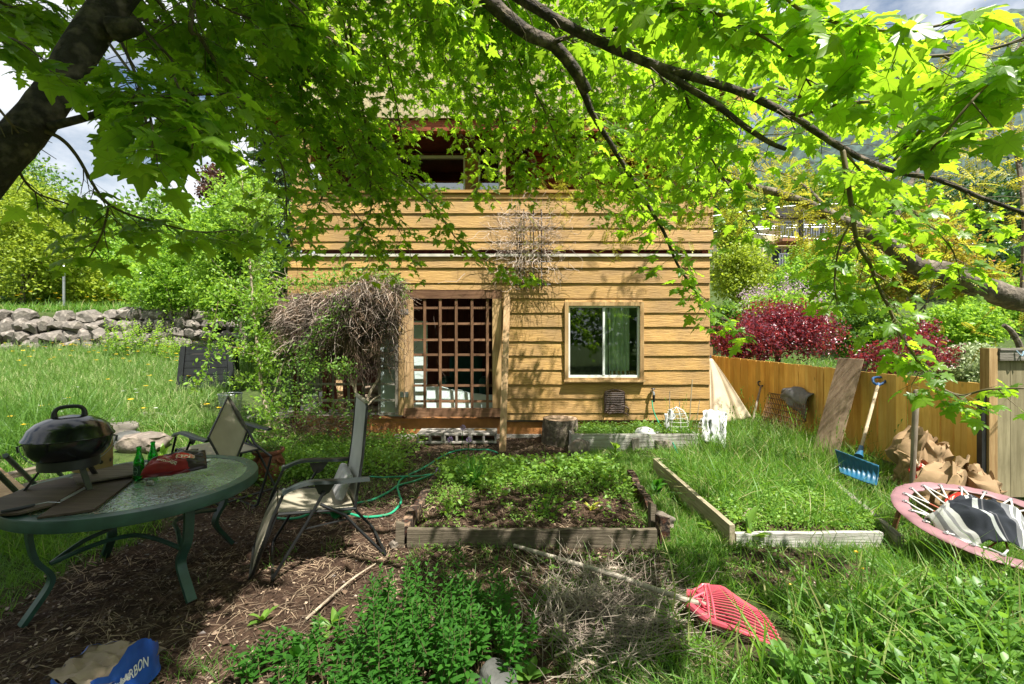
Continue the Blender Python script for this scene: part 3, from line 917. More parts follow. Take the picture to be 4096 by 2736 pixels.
cu.grid(curt(c0, mid + .10, HY + .11, .03, .13), 60, 4)
cu.grid(curt(mid + .10, mid + .42, HY + .055, .022, .07), 60, 4)
wpart('curtain', cu, M['curtain'])
bl = MB(); bl.span((mid + .12, HY + .05, d0 + .03), (c1 - fw, HY + .07, d0 + .10)); wpart('wood_stop', bl, M['trim'])

# ---- lattice door and screen
mb = MB(); mb.span((HX(915), HY - .05, HZ(951)), (HX(928), HY + .06, HZ(665))); hpart('door_post', mb, M['trimZ'])
dr = thing('d', '', '', (0, 0, 0)); bpy.data.objects.remove(dr)
ds = MB(); ds.span((HX(928.5), HY - .06, HZ(934)), (HX(948), HY - .012, HZ(685.5))); door = hpart('lattice_door', ds, M['newwood'])
def dpart(n_, A, B, mt):
 mb = MB(); mb.span(A, B); return hpart(n_, mb, M[mt], door)
dpart('stile', (HX(1128.5), HY - .06, HZ(934)), (HX(1149), HY - .012, HZ(685.5)), 'trimZ')
dpart('top_rail', (HX(928.5), HY - .062, HZ(685)), (HX(1149.5), HY - .01, HZ(666.5)), 'cedarX')
dpart('bottom_rail', (HX(927), HY - .064, HZ(954)), (HX(1149.5), HY - .01, HZ(934.5)), 'cedarX')
for i, x_ in enumerate((974, 1009.5, 1046, 1082, 1117)):
 dpart('upright_slat', (HX(x_ - 3.0), HY - .045, HZ(934)), (HX(x_ + 3.0), HY - .024, HZ(686)), 'cedar')
for y_ in (706, 742, 779, 813, 848, 883.5, 919.5):
 dpart('level_slat', (HX(948.5), HY - .023, HZ(y_ + 2.6)), (HX(1128), HY - .004, HZ(y_ - 2.6)), 'cedarX')
for y_ in (714.5, 903):
 hg = MB(); hg.box((HX(922), HY - .053, HZ(y_)), (.045, .005, .085)); hg.box((HX(934), HY - .064, HZ(y_)), (.05, .005, .085)); hg.tube([(HX(928), HY - .066, HZ(y_) - .045), (HX(928), HY - .066, HZ(y_) + .045)], .007, 8)
 hpart('hinge', hg, M['steel'], door)
sc_ = MB(); sc_.span((HX(906), HY - .035, HZ(950)), (HX(914.5), HY + .0, HZ(686))); scr = hpart('lattice_screen', sc_, M['greyZ'])
def spart(n_, A, B, mt):
 mb = MB(); mb.span(A, B); return hpart(n_, mb, M[mt], scr)
spart('bottom_rail', (HX(722), HY - .034, HZ(950)), (HX(905.5), HY, HZ(946)), 'greyX')
for x_ in (683, 728, 763, 799, 834, 869.5):
 spart('upright_slat', (HX(x_ - 2.6), HY - .012, HZ(945.5) if x_ > 720 else HZ(905)), (HX(x_ + 2.6), HY + .004, HZ(686)), 'greyZ')
for y_ in (708, 742, 775, 809, 844, 880, 917):
 spart('level_slat', (HX(681), HY - .030, HZ(y_ + 2.6)), (HX(905.5), HY - .0125, HZ(y_ - 2.6)), 'greyX')
mb = MB(); mb.span((HX(671), HY + .01, .2), (HX(681), HY + .11, HZ(684))); hpart('porch_post', mb, M['redbrown'])
mb = MB(); mb.span((HX(693), HY + .75, .2), (HX(704), HY + .86, HZ(664))); hpart('porch_post', mb, M['redbrown'])
mb = MB(); mb.span((HX(920), HY + .061, .24), (HX(927), HY + .2, HZ(684))); hpart('jamb', mb, M['redbrown'])

# ---- things stored behind the lattice
def floorthing(name, label, cat, mb, mat, grp=None):
 o = mb.build(name, mat, None, smooth=True)
 tag(o, label, cat, grp); return o
def panel(p0, p1, thick, jag=0, seed=0):
 """upright sheet from lower-left p0 to upper-right p1 corner lists"""
 mb = MB(); q = p0 + p1
 return mb
def sheet(x0, x1, ytops, ybot, Y0, Y1, t=.05):
 """sheet leaning: bottom at depth Y0, top at Y1, top edge through ytops"""
 mb = MB(); n_ = len(ytops)
 fr_, bk = [], []
 for i in range(n_):
  x_ = x0 + (x1 - x0) * i / (n_ - 1)
  b = P(x_, ybot, Y0); t_ = P(x_, ytops[i], Y1)
  t_.x = b.x
  fr_ += [b, t_]; bk += [b + Vector((0, t, 0)), t_ + Vector((0, t, 0))]
 vs = fr_ + bk; o_ = 2 * n_; fs = []
 for i in range(n_ - 1):
  a = 2 * i
  fs += [(a, a + 2, a + 3, a + 1), (o_ + a, o_ + a + 1, o_ + a + 3, o_ + a + 2), (a + 1, a + 3, o_ + a + 3, o_ + a + 1), (a, o_ + a, o_ + a + 2, a + 2)]
 fs += [(0, 1, o_ + 1, o_), (2 * n_ - 2, o_ + 2 * n_ - 2, o_ + 2 * n_ - 1, 2 * n_ - 1)]
 mb.add(vs, fs); return mb
o = floorthing('foam_sheet', 'tall pale foam insulation sheet leaning just inside the left door stile', 'foam sheet', sheet(890, 976, [735, 735, 736], 958, 7.42, 7.52), M['foam'], 'insulation sheets behind the lattice')
o = floorthing('foam_sheet', 'low broken foam sheet with a ragged top edge behind the lower door lattice', 'foam sheet', sheet(960, 1145, [883, 884, 887, 886, 890, 895, 894, 899, 902, 903, 906, 905, 909], 960, 7.56, 7.62), M['foam'], 'insulation sheets behind the lattice')
o = floorthing('foam_sheet', 'narrow white foam sheet leaning behind the left lattice screen', 'foam sheet', sheet(866, 905, [720, 745], 952, 7.45, 7.5), M['foam'], 'insulation sheets behind the lattice')
# dark green armchair
ac = thing('armchair', 'dark green upholstered armchair in the shade behind the lattice door', 'armchair', (HX(1063) * 1.11, 8.0, .26))
gm = plain('dark green upholstery', (.004, .045, .035), 0.9)
for nm, A, B in [('seat', (-.27, -.25, .12), (.27, .28, .46)), ('backrest', (-.3, .285, .12), (.3, .42, .98)), ('armrest', (-.42, -.27, .1), (-.275, .3, .62)), ('armrest', (.275, -.27, .1), (.42, .3, .62))]:
 mb = MB(); mb.span(A, B); o = mb.build(nm, gm, ac); bevel(o, .05, 3)
for sx in (-.34, .34):
 mb = MB(); mb.tube([(sx, -.2, 0), (sx, -.2, .098)], .025, 8); mb.build('leg', M['black'], ac)
# firewood
fg = 'firewood logs stored behind the left lattice'
fwm = plain('split log', (.28, .21, .15), 0.9, var=0.4, scale=12, bump=.6)
for i, (px, py, ln, rr, lab) in enumerate([(868, 806, .5, .045, 'weathered round log wedged high behind the left lattice'), (852, 916, .55, .09, 'thick dark log at the bottom of the pile behind the left lattice'), (846, 940, .5, .08, 'log lying on the porch floor at the bottom of the left lattice'), (860, 893, .45, .07, 'split log on top of the low pile behind the left lattice')]):
 c = P(px, py, 7.75); mb = MB(); mb.tube([(-ln / 2, 0, 0), (0, .01, .005), (ln / 2, 0, 0)], [rr, rr * 1.05, rr * .93], 12)
 o = mb.build('log', fwm, None, loc=c, rot=(0, random.uniform(-.08, .08), random.uniform(-.2, .2)), angle=50); tag(o, lab, 'log', fg)
mb = MB(); mb.hexa([P(775, 950, 7.5), P(790, 950, 7.5), P(790, 950, 7.53), P(775, 950, 7.53), P(767, 838, 7.8), P(781, 838, 7.8), P(781, 838, 7.83), P(767, 838, 7.83)])
o = mb.build('plank', M['newwood'], None); tag(o, 'pale yellow plank leaning behind the left lattice screen', 'plank')

# ---- leaning batten at the right of the door
def slab_between(a, b, wx, wy):
 """board from a (bottom) to b (top), wx wide in X, wy thick"""
 mb = MB()
 a = Vector(a); b = Vector(b)
 ex = Vector((wx / 2, 0, 0)); d = (b - a).normalized(); ey = d.cross(Vector((1, 0, 0))).normalized() * (wy / 2)
 mb.hexa([a - ex - ey, a + ex - ey, a + ex + ey, a - ex + ey, b - ex - ey, b + ex - ey, b + ex + ey, b - ex + ey])
 return mb
def place(name, mb, mat, **k):
 c = Vector((0, 0, 0))
 for v in mb.v: c += Vector(v)
 c /= len(mb.v); mb.v = [tuple(Vector(v) - c) for v in mb.v]
 return mb.build(name, mat, None, loc=c, **k)
def ppart(name, mb, mat, parent, **k):
 """world coordinates -> part of an unrotated parent"""
 c = Vector((0, 0, 0))
 for v in mb.v: c += Vector(v)
 c /= len(mb.v); mb.v = [tuple(Vector(v) - c) for v in mb.v]
 base = Vector(parent.location)
 if parent.parent is not None: base = base + Vector(parent.parent.location)
 return mb.build(name, mat, parent, loc=c - base, **k)
a = P(1151.5, 1036, 6.32); a.z = 0.0; b = P(1162, 675, 7.08)
o = place('leaning_board', slab_between(a, b, .095, .04), M['newwood']); tag(o, 'long pale fir stud leaning on the wall at the right of the lattice door', 'board')

# ---- concrete blocks forming a step
def block_mesh():
 mb = MB(); L, Wd, Hh, t_ = .392, .39, .152, .032
 # shell bars round two openings running front to back
 mb.span((-L / 2, 0, 0), (L / 2, Wd, t_)); mb.span((-L / 2, 0, Hh - t_), (L / 2, Wd, Hh))
 for x0, x1 in [(-L / 2, -L / 2 + t_), (-.018, .018), (L / 2 - t_, L / 2)]:
  mb.span((x0, .0005, t_), (x1, Wd - .0005, Hh - t_))
 return mb.mesh('concrete_block', M['concrete'], False)
bm_ = block_mesh()
for i, lab in enumerate(['left concrete block of the three that make the step below the lattice door', 'middle concrete block of the step below the lattice door', 'right concrete block of the step, nearest the leaning fir stud']):
 o = link_mesh('concrete_block', bm_, None, ((959 + 63 + (i - 1) * 61.5 + 24) / F_ * 6.72 - 1173 / F_ * 6.72 + 0, 6.72, 0.012 + i * .002), (0, 0, random.uniform(-.02, .02)))
 tag(o, lab, 'concrete block', 'concrete blocks of the door step'); bevel(o, .006, 1)
mb = MB(); mb.box((0, 0, .012), (.19, .07, .018)); o = mb.build('wood_offcut', M['trim'], None, loc=(PG(1100, 990, .16).x, 6.95, .165), rot=(0, 0, -.1)); tag(o, 'flat reddish offcut of wood on the right concrete block', 'offcut')

# ================================================================ FENCE on the right
FX = 4.70
fence = thing('wooden_fence', 'orange stained board fence running away from the grey gate towards the house', 'fence', (FX, 7.5, 0))
pm = []
y = 4.56; i = 0
while y < 11.6:
 wd = random.choice((.138, .14, .142, .14, .12));
 mb = MB(); tp = 1.135 + random.uniform(-.006, .006)
 x0 = random.uniform(-.007, .007)
 mb.span((x0, 0, -.02 - random.uniform(0, .02)), (x0 + .02, wd, tp))
 o = mb.build('board', M['fence'], fence, loc=(0, y - 7.5, 0), rot=(0, 0, random.uniform(-.012, .012)), smooth=False)
 y += wd + random.choice((.004, .007, .012)); i += 1
for zz in (.25, .95):
 mb = MB(); mb.span((.024, -2.94, zz), (.062, 4.1, zz + .09)); mb.build('rail', M['fence'], fence, smooth=False)
for yy in (-1.6, .8, 3.2):
 mb = MB(); mb.span((.063, yy, -.1), (.153, yy + .09, 1.1)); mb.build('post', M['fence'], fence, smooth=False)
mb = MB(); mb.span((-.03, -2.9, -.15), (-.004, 3.9, .045)); mb.build('kickboard', M['oldX'], fence, smooth=False)
# gate at the right edge, facing the camera
GYY = 4.40
gate = thing('garden_gate', 'tall grey green board gate with a brown post at the right end of the fence', 'gate', (4.9, GYY, 0))
def GXx(x): return (x - 1173) / F_ * GYY
def GZz(y): return EYE - (y - 768) / F_ * GYY
ppart('post', (lambda m: (m.span((GXx(2262), GYY - .02, -.1), (GXx(2281), GYY + .07, GZz(798))), m)[1])(MB()), M['trimZ'], gate, smooth=False)
ppart('steel_post', (lambda m: (m.span((GXx(2250), GYY - .0, -.1), (GXx(2260), GYY + .05, GZz(905))), m)[1])(MB()), M['black'], gate, smooth=False)
x = GXx(2283)
while x < 5.9:
 wd = .15
 m = MB(); m.span((x, GYY + .01, .05), (x + wd - .004, GYY + .032, GZz(803))); ppart('board', m, M['fencegrey'], gate, smooth=False); x += wd
m = MB(); m.span((GXx(2284), GYY - .03, GZz(826)), (5.9, GYY + .008, GZz(804))); ppart('rail', m, M['greyX'], gate, smooth=False)
m = MB(); m.span((GXx(2283), GYY - .04, GZz(803) + .002), (5.9, GYY + .05, GZz(798))); ppart('cap', m, M['greyX'], gate, smooth=False)
m = MB(); c = P(2336, 808, 4.36)
m.tube([c + Vector((-.03, 0, .02)), c + Vector((0, -.02, -.03)), c + Vector((.03, -.01, .01)), c + Vector((.05, -.02, -.03))], .006, 6, smooth_n=4); o = place('knotted_string', m, plain('pale blue string', (.25, .38, .48), .8)); tag(o, 'pale blue string knotted over the top rail of the gate', 'string')
# lower fence piece beyond the house
f2 = thing('old_fence', 'short darker fence stretch just visible beyond the house corner', 'fence', (4.6, 12.0, 0))
x = 3.2
while x < 5.2:
 m = MB(); m.span((x, 12.0, 0), (x + .135, 12.02, 1.30 + random.uniform(-.01, .01))); ppart('board', m, M['trimZ'], f2, smooth=False); x += .14

# ================================================================ RAISED BEDS
def board(name, a, b, h, t, mat, parent, ragged=0.0, z0=0.0, seg=1, axis='X'):
 """edging board standing on its edge from a to b"""
 a = Vector(a); b = Vector(b); L = (b - a).length; d = (b - a).normalized()
 mb = MB(); n_ = max(1, int(L / .06)) if ragged else 1
 vs = []
 for i in range(n_ + 1):
  u = i / n_ * L - L / 2
  top = h - (abs(noise.noise(Vector((u * 4, h * 9, a.x)))) * ragged + random.uniform(0, ragged * .25) if ragged else 0)
  j = noise.noise(Vector((u * 3, 5, 0))) * ragged * .25
  vs += [(u, -t / 2 + j, z0), (u, t / 2 + j, z0), (u, t / 2 + j, top), (u, -t / 2 + j, top)]
 fs = []
 for i in range(n_):
  for k in range(4):
   fs.append((i * 4 + k, i * 4 + (k + 1) % 4, i * 4 + 4 + (k + 1) % 4, i * 4 + 4 + k))
 fs += [(3, 2, 1, 0), tuple(n_ * 4 + k for k in range(4))]
 mb.add(vs, fs)
 c = (a + b) / 2
 base = Vector(parent.location)
 return mb.build(name, mat, parent, loc=c - base, rot=(0, 0, math.atan2(d.y, d.x)), smooth=False)

M['oldY'] = M['oldX']
M['bedgrey'] = wood('silvery weathered board', (.17, .155, .13), (.62, .60, .56), 'X', grain=36, bump=1.0, var=0.1, knots=False, weather=(.24, .22, .18))
M['bedside'] = wood('grey tan board', (.24, .20, .13), (.46, .40, .28), 'X', grain=36, bump=0.5, var=0.1, knots=False)
bed1 = thing('raised_bed', 'raised bed with rotting boards and weeds, right of the near folding chair', 'raised bed', (0.15, 3.5, 0), 0, 'raised garden beds')
board('front_board', (-.80, 3.49, 0), (1.10, 3.47, 0), .145, .045, M['oldX'], bed1, .022)
board('side_board', (-.84, 3.52, 0), (-.79, 5.06, 0), .17, .07, M['rot'], bed1, .07)
board('side_board', (1.18, 3.60, 0), (1.30, 5.02, 0), .17, .065, M['rot'], bed1, .08)
board('back_board', (-.75, 5.15, 0), (1.2, 5.2, 0), .15, .045, M['oldX'], bed1, .03)
for (x_, y_, h_, w_, lab) in [(-.86, 3.5, .19, .07, None), (1.17, 3.53, .23, .085, None), (1.12, 3.62, .30, .05, None)]:
 mb = MB(); mb.hexa([(-w_ / 2, -w_ / 2, -.05), (w_ / 2, -w_ / 2, -.05), (w_ / 2, w_ / 2, -.05), (-w_ / 2, w_ / 2, -.05),
      (-w_ / 2 * .8, -w_ / 2, h_), (w_ / 2, -w_ / 2 * .9, h_ * .93), (w_ / 2 * .7, w_ / 2, h_ * .86), (-w_ / 2, w_ / 2, h_ * .95)])
 mb.build('corner_post', M['oldX'] if x_ < 1.15 else M['rot'], bed1, loc=(x_ - .15, y_ - 3.5, 0), rot=(0, random.uniform(-.05, .05), .1), smooth=False)
bed2 = thing('raised_bed', 'raised bed overgrown with tall grass between the first bed and the fence', 'raised bed', (2.2, 3.5, 0), 0, 'raised garden beds')
board('front_board', (1.70, 3.47, 0), (2.83, 3.49, 0), .115, .045, M['bedgrey'], bed2, .008)
board('side_board', (1.665, 3.44, 0), (1.665, 5.30, 0), .185, .04, M['bedside'], bed2, .006)
board('back_board', (1.69, 5.36, 0), (2.7, 5.4, 0), .17, .04, M['bedside'], bed2, .01)
board('side_board', (2.90, 3.40, 0), (3.45, 5.15, 0), .13, .045, M['greyX'], bed2, .02)
for k in range(3):
 mb = MB(); mb.box((0, 0, .045), (.2, .09, .09)); o = mb.build('brick', M['brick'], None, loc=(3.50 + k * .065, 5.25 + k * .215, .04), rot=(0, 0, R(72)), smooth=False); bevel(o, .006, 1)
 tag(o, ['near red brick of the edging at the foot of the plywood sheet', 'middle red brick of the edging beside the plywood sheet', 'far red brick of the edging towards the rusty wire rack'][k], 'brick', 'brick edging by the fence')
bed3 = thing('planter_box', 'long grey board planter against the house below the window', 'planter', (1.8, 6.33, 0))
board('front_board', (HX(1309) * 6.33 / 7.2, 6.33, 0), (HX(1598) * 6.33 / 7.2, 6.33, 0), .245, .035, M['bedgrey'], bed3, .006)
board('side_board', (.84, 6.36, 0), (.84, 7.1, 0), .24, .03, M['bedgrey'], bed3)
board('side_board', (2.58, 6.36, 0), (2.58, 7.1, 0), .24, .03, M['bedgrey'], bed3)
mb = MB(); mb.hexa([(-.045, -.02, -.02), (.045, -.02, -.02), (.045, .02, -.02), (-.045, .02, -.02), (-.047, -.02, .19), (.047, -.02, .195), (.047, .02, .195), (-.047, .02, .19)])
mb.build('peg', M['greyZ'], bed3, loc=(HX(1457) * 6.28 / 7.2 - 1.8, -.04, 0), rot=(R(3), R(-2), 0), smooth=False)

# ================================================================ ROCKS
def GH(px, py, it=6):
 z = 0.0
 for _ in range(12):
  p = PG(px, py, z); z = .5 * z + .5 * float(gz(p.x, p.y))
 p.z = z; return p
def rock(px, py, d, lab, mat='rock', seed=1, z=0.0, name='rock', grp=None, rough=.22):
 p = PG(px, py, z)
 if px < 400: p = GH(px, py); z = p.z
 o = link_mesh(name, rockmesh(name, seed, d, M[mat], 3, rough, 45), None, (p.x, p.y, z + d[2] * .34), (0, 0, seed * 1.3))
 tag(o, lab, 'rock', grp); return o
rock(1328, 1040, (.36, .16, .22), 'sloping sandstone lump in front of the stump and the planter box', seed=3, rough=.15)
rock(1518, 1035, (.26, .16, .2), 'pale rock at the right end of the planter box front', seed=5)
rock(908, 1252, (.10, .07, .06), 'small pale round rock at the foot of the left bed corner post', seed=8)
rock(1140, 1575, (.18, .14, .10), 'dark grey rock at the bottom edge of the photo under the green herb clump', 'darkrock', seed=9)
rock(1000, 1500, (.22, .13, .05), 'flat rock half hidden inside the green herb clump', 'darkrock', seed=19)
rock(330, 1030, (.55, .38, .24), 'large tan rock behind the two green bottles', seed=12, z=.05)
rock(262, 1000, (.50, .36, .22), 'angular grey rock right of the grill lid', 'stone', seed=13, z=.08)
rock(290, 1016, (.42, .30, .16), 'flat slate rock between the large tan rock and the grill', 'darkrock', seed=14, z=.06)
rock(240, 978, (.30, .26, .16), 'small grey rock farthest back beside the grill lid', 'stone', seed=15, z=.12)
rock(1520, 1200, (.16, .1, .1), 'small tan rock wedged in the right corner of the left bed', seed=21, z=.12)
rock(690, 980, (.5, .4, .35), 'big brown rock under the vine leaves at the left corner of the house', seed=22, z=.05)

# ================================================================ STUMP
st = thing('tree_stump', 'thick cut spruce stump standing left of the planter box', 'stump', (HX(1284) * 6.85 / 7.2, 6.85, 0))
mb = MB()
def stf(u, v):
 a = u * 2 * math.pi
 r = .262 * (1 + .05 * noise.noise(Vector((math.cos(a) * 2, math.sin(a) * 2, v * 1.5))) + .035 * noise.noise(Vector((math.cos(a) * 8, math.sin(a) * 8, v * 5)))) * (1.10 - .12 * v)
 return Vector((r * math.cos(a), r * math.sin(a), .40 * v - .03))
mb.grid(stf, 64, 14); mb.build('bark', M['stumpbark'], st, angle=60)
mb = MB()
ringm, n_, out_ = mat_new('growth rings')
tc = N(n_, 'ShaderNodeTexCoord'); wv = N(n_, 'ShaderNodeTexWave', wave_type='RINGS', rings_direction='Z'); wv.inputs['Scale'].default_value = 14; wv.inputs['Distortion'].default_value = 2; wv.inputs['Detail'].default_value = 3
n_.links.new(tc.outputs['Object'], wv.inputs['Vector'])
b_ = N(n_, 'ShaderNodeBsdfPrincipled'); b_.inputs['Roughness'].default_value = .9
n_.links.new(ramp(n_, wv.outputs['Fac'], [(0.2, (.26, .165, .10)), (0.8, (.50, .36, .24))]), b_.inputs['Base Color']); n_.links.new(b_.outputs[0], out_.inputs[0])
ring = [stf(k / 64, 1) * .985 for k in range(64)]
mb.add([Vector((v.x, v.y, .368)) for v in ring], [tuple(range(64))])
mb.build('cut_face', ringm, st)

# ================================================================ HOSE HANGER, TAP, HOSE
hh = thing('hose_holder', 'dark woven hose holder fixed low on the siding right of the stump', 'hose holder', (HX(1409), HY - .045, HZ(930)))
def hp(x, y, d=0.0): return Vector((HX(x), HY - .045 - d, HZ(y)))
base = Vector(hh.location)
mb = MB()
arch = [hp(1384.5, 945), hp(1384.5, 903), hp(1390, 896), hp(1407, 892.5), hp(1423, 896), hp(1429, 903), hp(1429, 945)]
mb.tube(crom(arch, 5), .011, 8)
mb.tube([hp(1384.5, 945), hp(1429, 945)], .010, 8)
for k in range(11):
 x_ = 1387 + k * 4.0; yt = 893 + abs(x_ - 1407) ** 2 / 80
 mb.tube([hp(x_, yt + 3, -.002), hp(x_, 944, -.002)], .0075, 5)
for k in range(12):
 y_ = 900 + k * 4.0
 mb.tube([hp(1386, y_, .004), hp(1428, y_, .004)], .0065, 5)
for v in range(len(mb.v)): mb.v[v] = tuple(Vector(mb.v[v]) - base)
mb.build('woven_back', M['darkbronze'], hh)
mb = MB()
bow = [hp(1386, 946, .01), hp(1389, 935, .13), hp(1397, 926.5, .14), hp(1412, 924, .15), hp(1427, 928, .14), hp(1434.5, 934, .13), hp(1434, 948, .02)]
mb.tube(crom(bow, 5), .009, 8)
mb.tube([hp(1389, 946, .13), hp(1404, 938, .14), hp(1418, 938, .14), hp(1434, 948, .13)], .008, 8, smooth_n=5)
for k in range(7):
 mb.tube([hp(1389 + 7 * k, 929 + abs(k - 3) * 2.2, .14), hp(1389 + 7 * k, 941 + abs(k - 3) * 1.6, .14)], .005, 5)
for v in range(len(mb.v)): mb.v[v] = tuple(Vector(mb.v[v]) - base)
mb.build('front_basket', M['darkbronze'], hh)
tp = thing('garden_tap', 'small metal garden tap on the siding right of the hose holder', 'tap', (HX(1492.5), HY - .03, HZ(896)))
mb = MB(); mb.tube([(0, .03, 0), (0, -.05, 0), (0, -.085, -.02), (0, -.09, -.05)], [.022, .018, .018, .02], 10); mb.build('body', M['steel'], tp)
mb = MB(); mb.lathe([(0, .0), (.034, .0), (.036, .006), (.03, .014), (0, .014)], 12, (0, 0, 0)); o = mb.build('wheel', M['black'], tp, loc=(0, -.05, .035))
mb = MB(); mb.tube([(0, -.05, 0), (0, -.05, .035)], .007, 8); mb.build('stem', M['steel'], tp)
mb = MB(); mb.tube([(0, -.09, -.05), (0, -.09, -.16)], [.021, .017], 10); mb.build('hose_collar', M['black'], tp)
hz_ = [P(1493.5, 918, HY - .12), P(1497, 940, 7.02), P(1506, 962, 6.95), P(1522, 990, 6.75), P(1540, 1012, 6.35), P(1551, 1036, 6.1), P(1560, 1050, 5.9), P(1556, 1060, 5.75)]
mb = MB(); mb.tube(hz_, .0095, 8, smooth_n=6); o = place('garden_hose', mb, M['hose']); tag(o, 'thin green hose hanging from the wall tap down behind the planter box', 'hose', 'green garden hoses')
gh = [(1140, 1038), (1118, 1031), (1092, 1027), (1065, 1028), (1035, 1036), (1005, 1049), (985, 1062), (958, 1076), (935, 1088), (918, 1103), (911, 1118), (915, 1133), (919, 1150), (912, 1165), (893, 1175), (860, 1181), (828, 1181), (800, 1175), (760, 1172), (720, 1176), (685, 1184), (650, 1187), (622, 1182), (611, 1172), (618, 1163), (650, 1158), (700, 1156), (745, 1155), (800, 1152), (850, 1146), (890, 1130), (912, 1116), (950, 1104), (985, 1092), (1015, 1082)]
pts = []
for (x_, y_) in gh:
 p = PG(x_, y_, .02); p.z = float(gz(p.x, p.y)) + .018; pts.append(p)
pts[-1].z += .05; pts[-2].z += .02
mb = MB(); mb.tube(pts, .011, 8, smooth_n=5); o = place('garden_hose', mb, M['hose']); tag(o, 'long green hose looping over the ground from the concrete step under the near chair', 'hose', 'green garden hoses')
gh2 = [(846, 1095), (880, 1097), (920, 1096), (960, 1094), (1000, 1086), (1020, 1080)]
pts = []
for (x_, y_) in gh2:
 p = PG(x_, y_, .02); p.z = float(gz(p.x, p.y)) + .03; pts.append(p)
mb = MB(); mb.tube(pts, .009, 8, smooth_n=5); o = place('garden_hose', mb, M['hose']); tag(o, 'short straight green hose lying between the near chair and the left bed', 'hose', 'green garden hoses')

# ================================================================ CLOCHES, CANES, SHEETS
def cloche(px, py, Y, h, r, lab, tilt=(0, 0)):
 p = P(px, py, Y)
 t = thing('wire_cloche', lab, 'cloche', (p.x, p.y, p.z), 0, 'white wire cloches by the planter')
 t.rotation_euler = (tilt[0], tilt[1], 0)
 def prof(v): return r * math.sqrt(max(0, 1 - max(0, (v - .45) / .55) ** 2)) * (1.0 + .06 * (1 - v)), h * v
 ribs = MB()
 for k in range(8):
  a = k * math.pi / 4
  ribs.tube([(prof(v)[0] * math.cos(a), prof(v)[0] * math.sin(a), prof(v)[1]) for v in np.linspace(0, 1, 10)], .0045, 5)
 ribs.build('rib', M['wirewhite'], t)
 for j in range(7):
  v = j / 7.4
  ring = MB(); rr, zz = prof(v)
  ring.tube([(rr * math.cos(a), rr * math.sin(a), zz) for a in np.linspace(0, 2 * math.pi, 21)], .0035, 5); ring.build('ring', M['wirewhite'], t)
 return t
cloche(1550, 1001, 6.7, .44, .165, 'white domed wire cloche standing upright in the planter, nearer the tap')
cloche(1618, 1010, 6.75, .42, .16, 'white wire cloche leaning left under the plastic sheet', (0, R(14)))
def drape(name, fn, nu, nv, mat, lab, cat, t=.004, grp=None):
 mb = MB(); mb.grid(fn, nu, nv); o = place(name, mb, mat, angle=None); solid(o, t); tag(o, lab, cat, grp); return o
def dr1(u, v):
 x_ = 1606 + 56 * u + (1 - v) * 4; y_ = 938 + 92 * v * (0.75 + .25 * u) + 14 * abs(u - .35) * (1 - v)
 Y = 6.5 - .25 * v + .10 * math.sin(u * 9 + v * 3) * (0.3 + v) + .05 * noise.noise(Vector((u * 6, v * 5, 0)))
 if v > .35 and .28 < u < .42: Y += .1
 return P(x_ + 4 * noise.noise(Vector((u * 4, v * 4, 3))), y_ + 5 * noise.noise(Vector((u * 5, v * 4, 7))), Y)
drape('plastic_sheet', dr1, 26, 22, M['bagwhite'], 'crumpled white plastic sheet hanging over the right cloche', 'plastic sheet')
def dr2(u, v): return P(1522 + 8 * u + 5 * v, 948 + 40 * v, 6.52 + .02 * math.sin(v * 9 + u * 4))
drape('plastic_scrap', dr2, 4, 10, M['bagwhite'], 'narrow strip of white plastic on the left side of the upright cloche', 'plastic scrap', grp=None)
def dr3(u, v): return P(1532 + 16 * u * (1 - abs(v - .6)), 938 + 26 * v, 6.53 + .03 * math.sin(v * 5 + u * 7))
drape('plastic_scrap', dr3, 6, 8, M['bagwhite'], 'white plastic scrap inside the top of the upright cloche', 'plastic scrap')
mb = MB()
mb.lathe([(.09, 0), (.155, 0), (.16, .012), (.135, .07), (.11, .10), (.05, .125), (0, .13)], 24)
o = mb.build('upturned_bowl', M['bagwhite'], None, loc=P(1478, 1004, 6.5) + Vector((0, 0, .03))); tag(o, 'clear white plastic bowl upside down on the planter soil', 'bowl')
pt = thing('plant_pot', 'low white pot of strawberry leaves standing in the planter box', 'plant pot', P(1497, 1002, 6.75))
mb = MB(); mb.lathe([(.0, 0), (.13, 0), (.17, .1), (.178, .1), (.178, .115), (.165, .115), (.15, .05), (0, .05)], 24); mb.build('bowl', M['bagwhite'], pt)
cg = 'thin canes stuck in the planter'
for (x0, y0, x1, y1, Y, r_, lab) in [(1533, 1000, 1534.5, 897, 6.7, .006, 'thin brown cane rising left of the upright cloche'), (1577, 990, 1586, 870, 6.75, .007, 'tallest bamboo cane rising between the two cloches'), (1556, 960, 1557, 920, 6.75, .006, 'short green cane inside the top of the upright cloche'), (1590, 990, 1603, 918, 6.75, .005, 'thin dark cane slanting right between cloche and sheet')]:
 mb = MB(); mb.tube([P(x0, y0 + 12, Y), P(x1, y1, Y)], r_, 6); o = place('garden_cane', mb, M['shaftlight'] if 'bamboo' in lab else M['oldvine']); tag(o, lab, 'cane', cg)
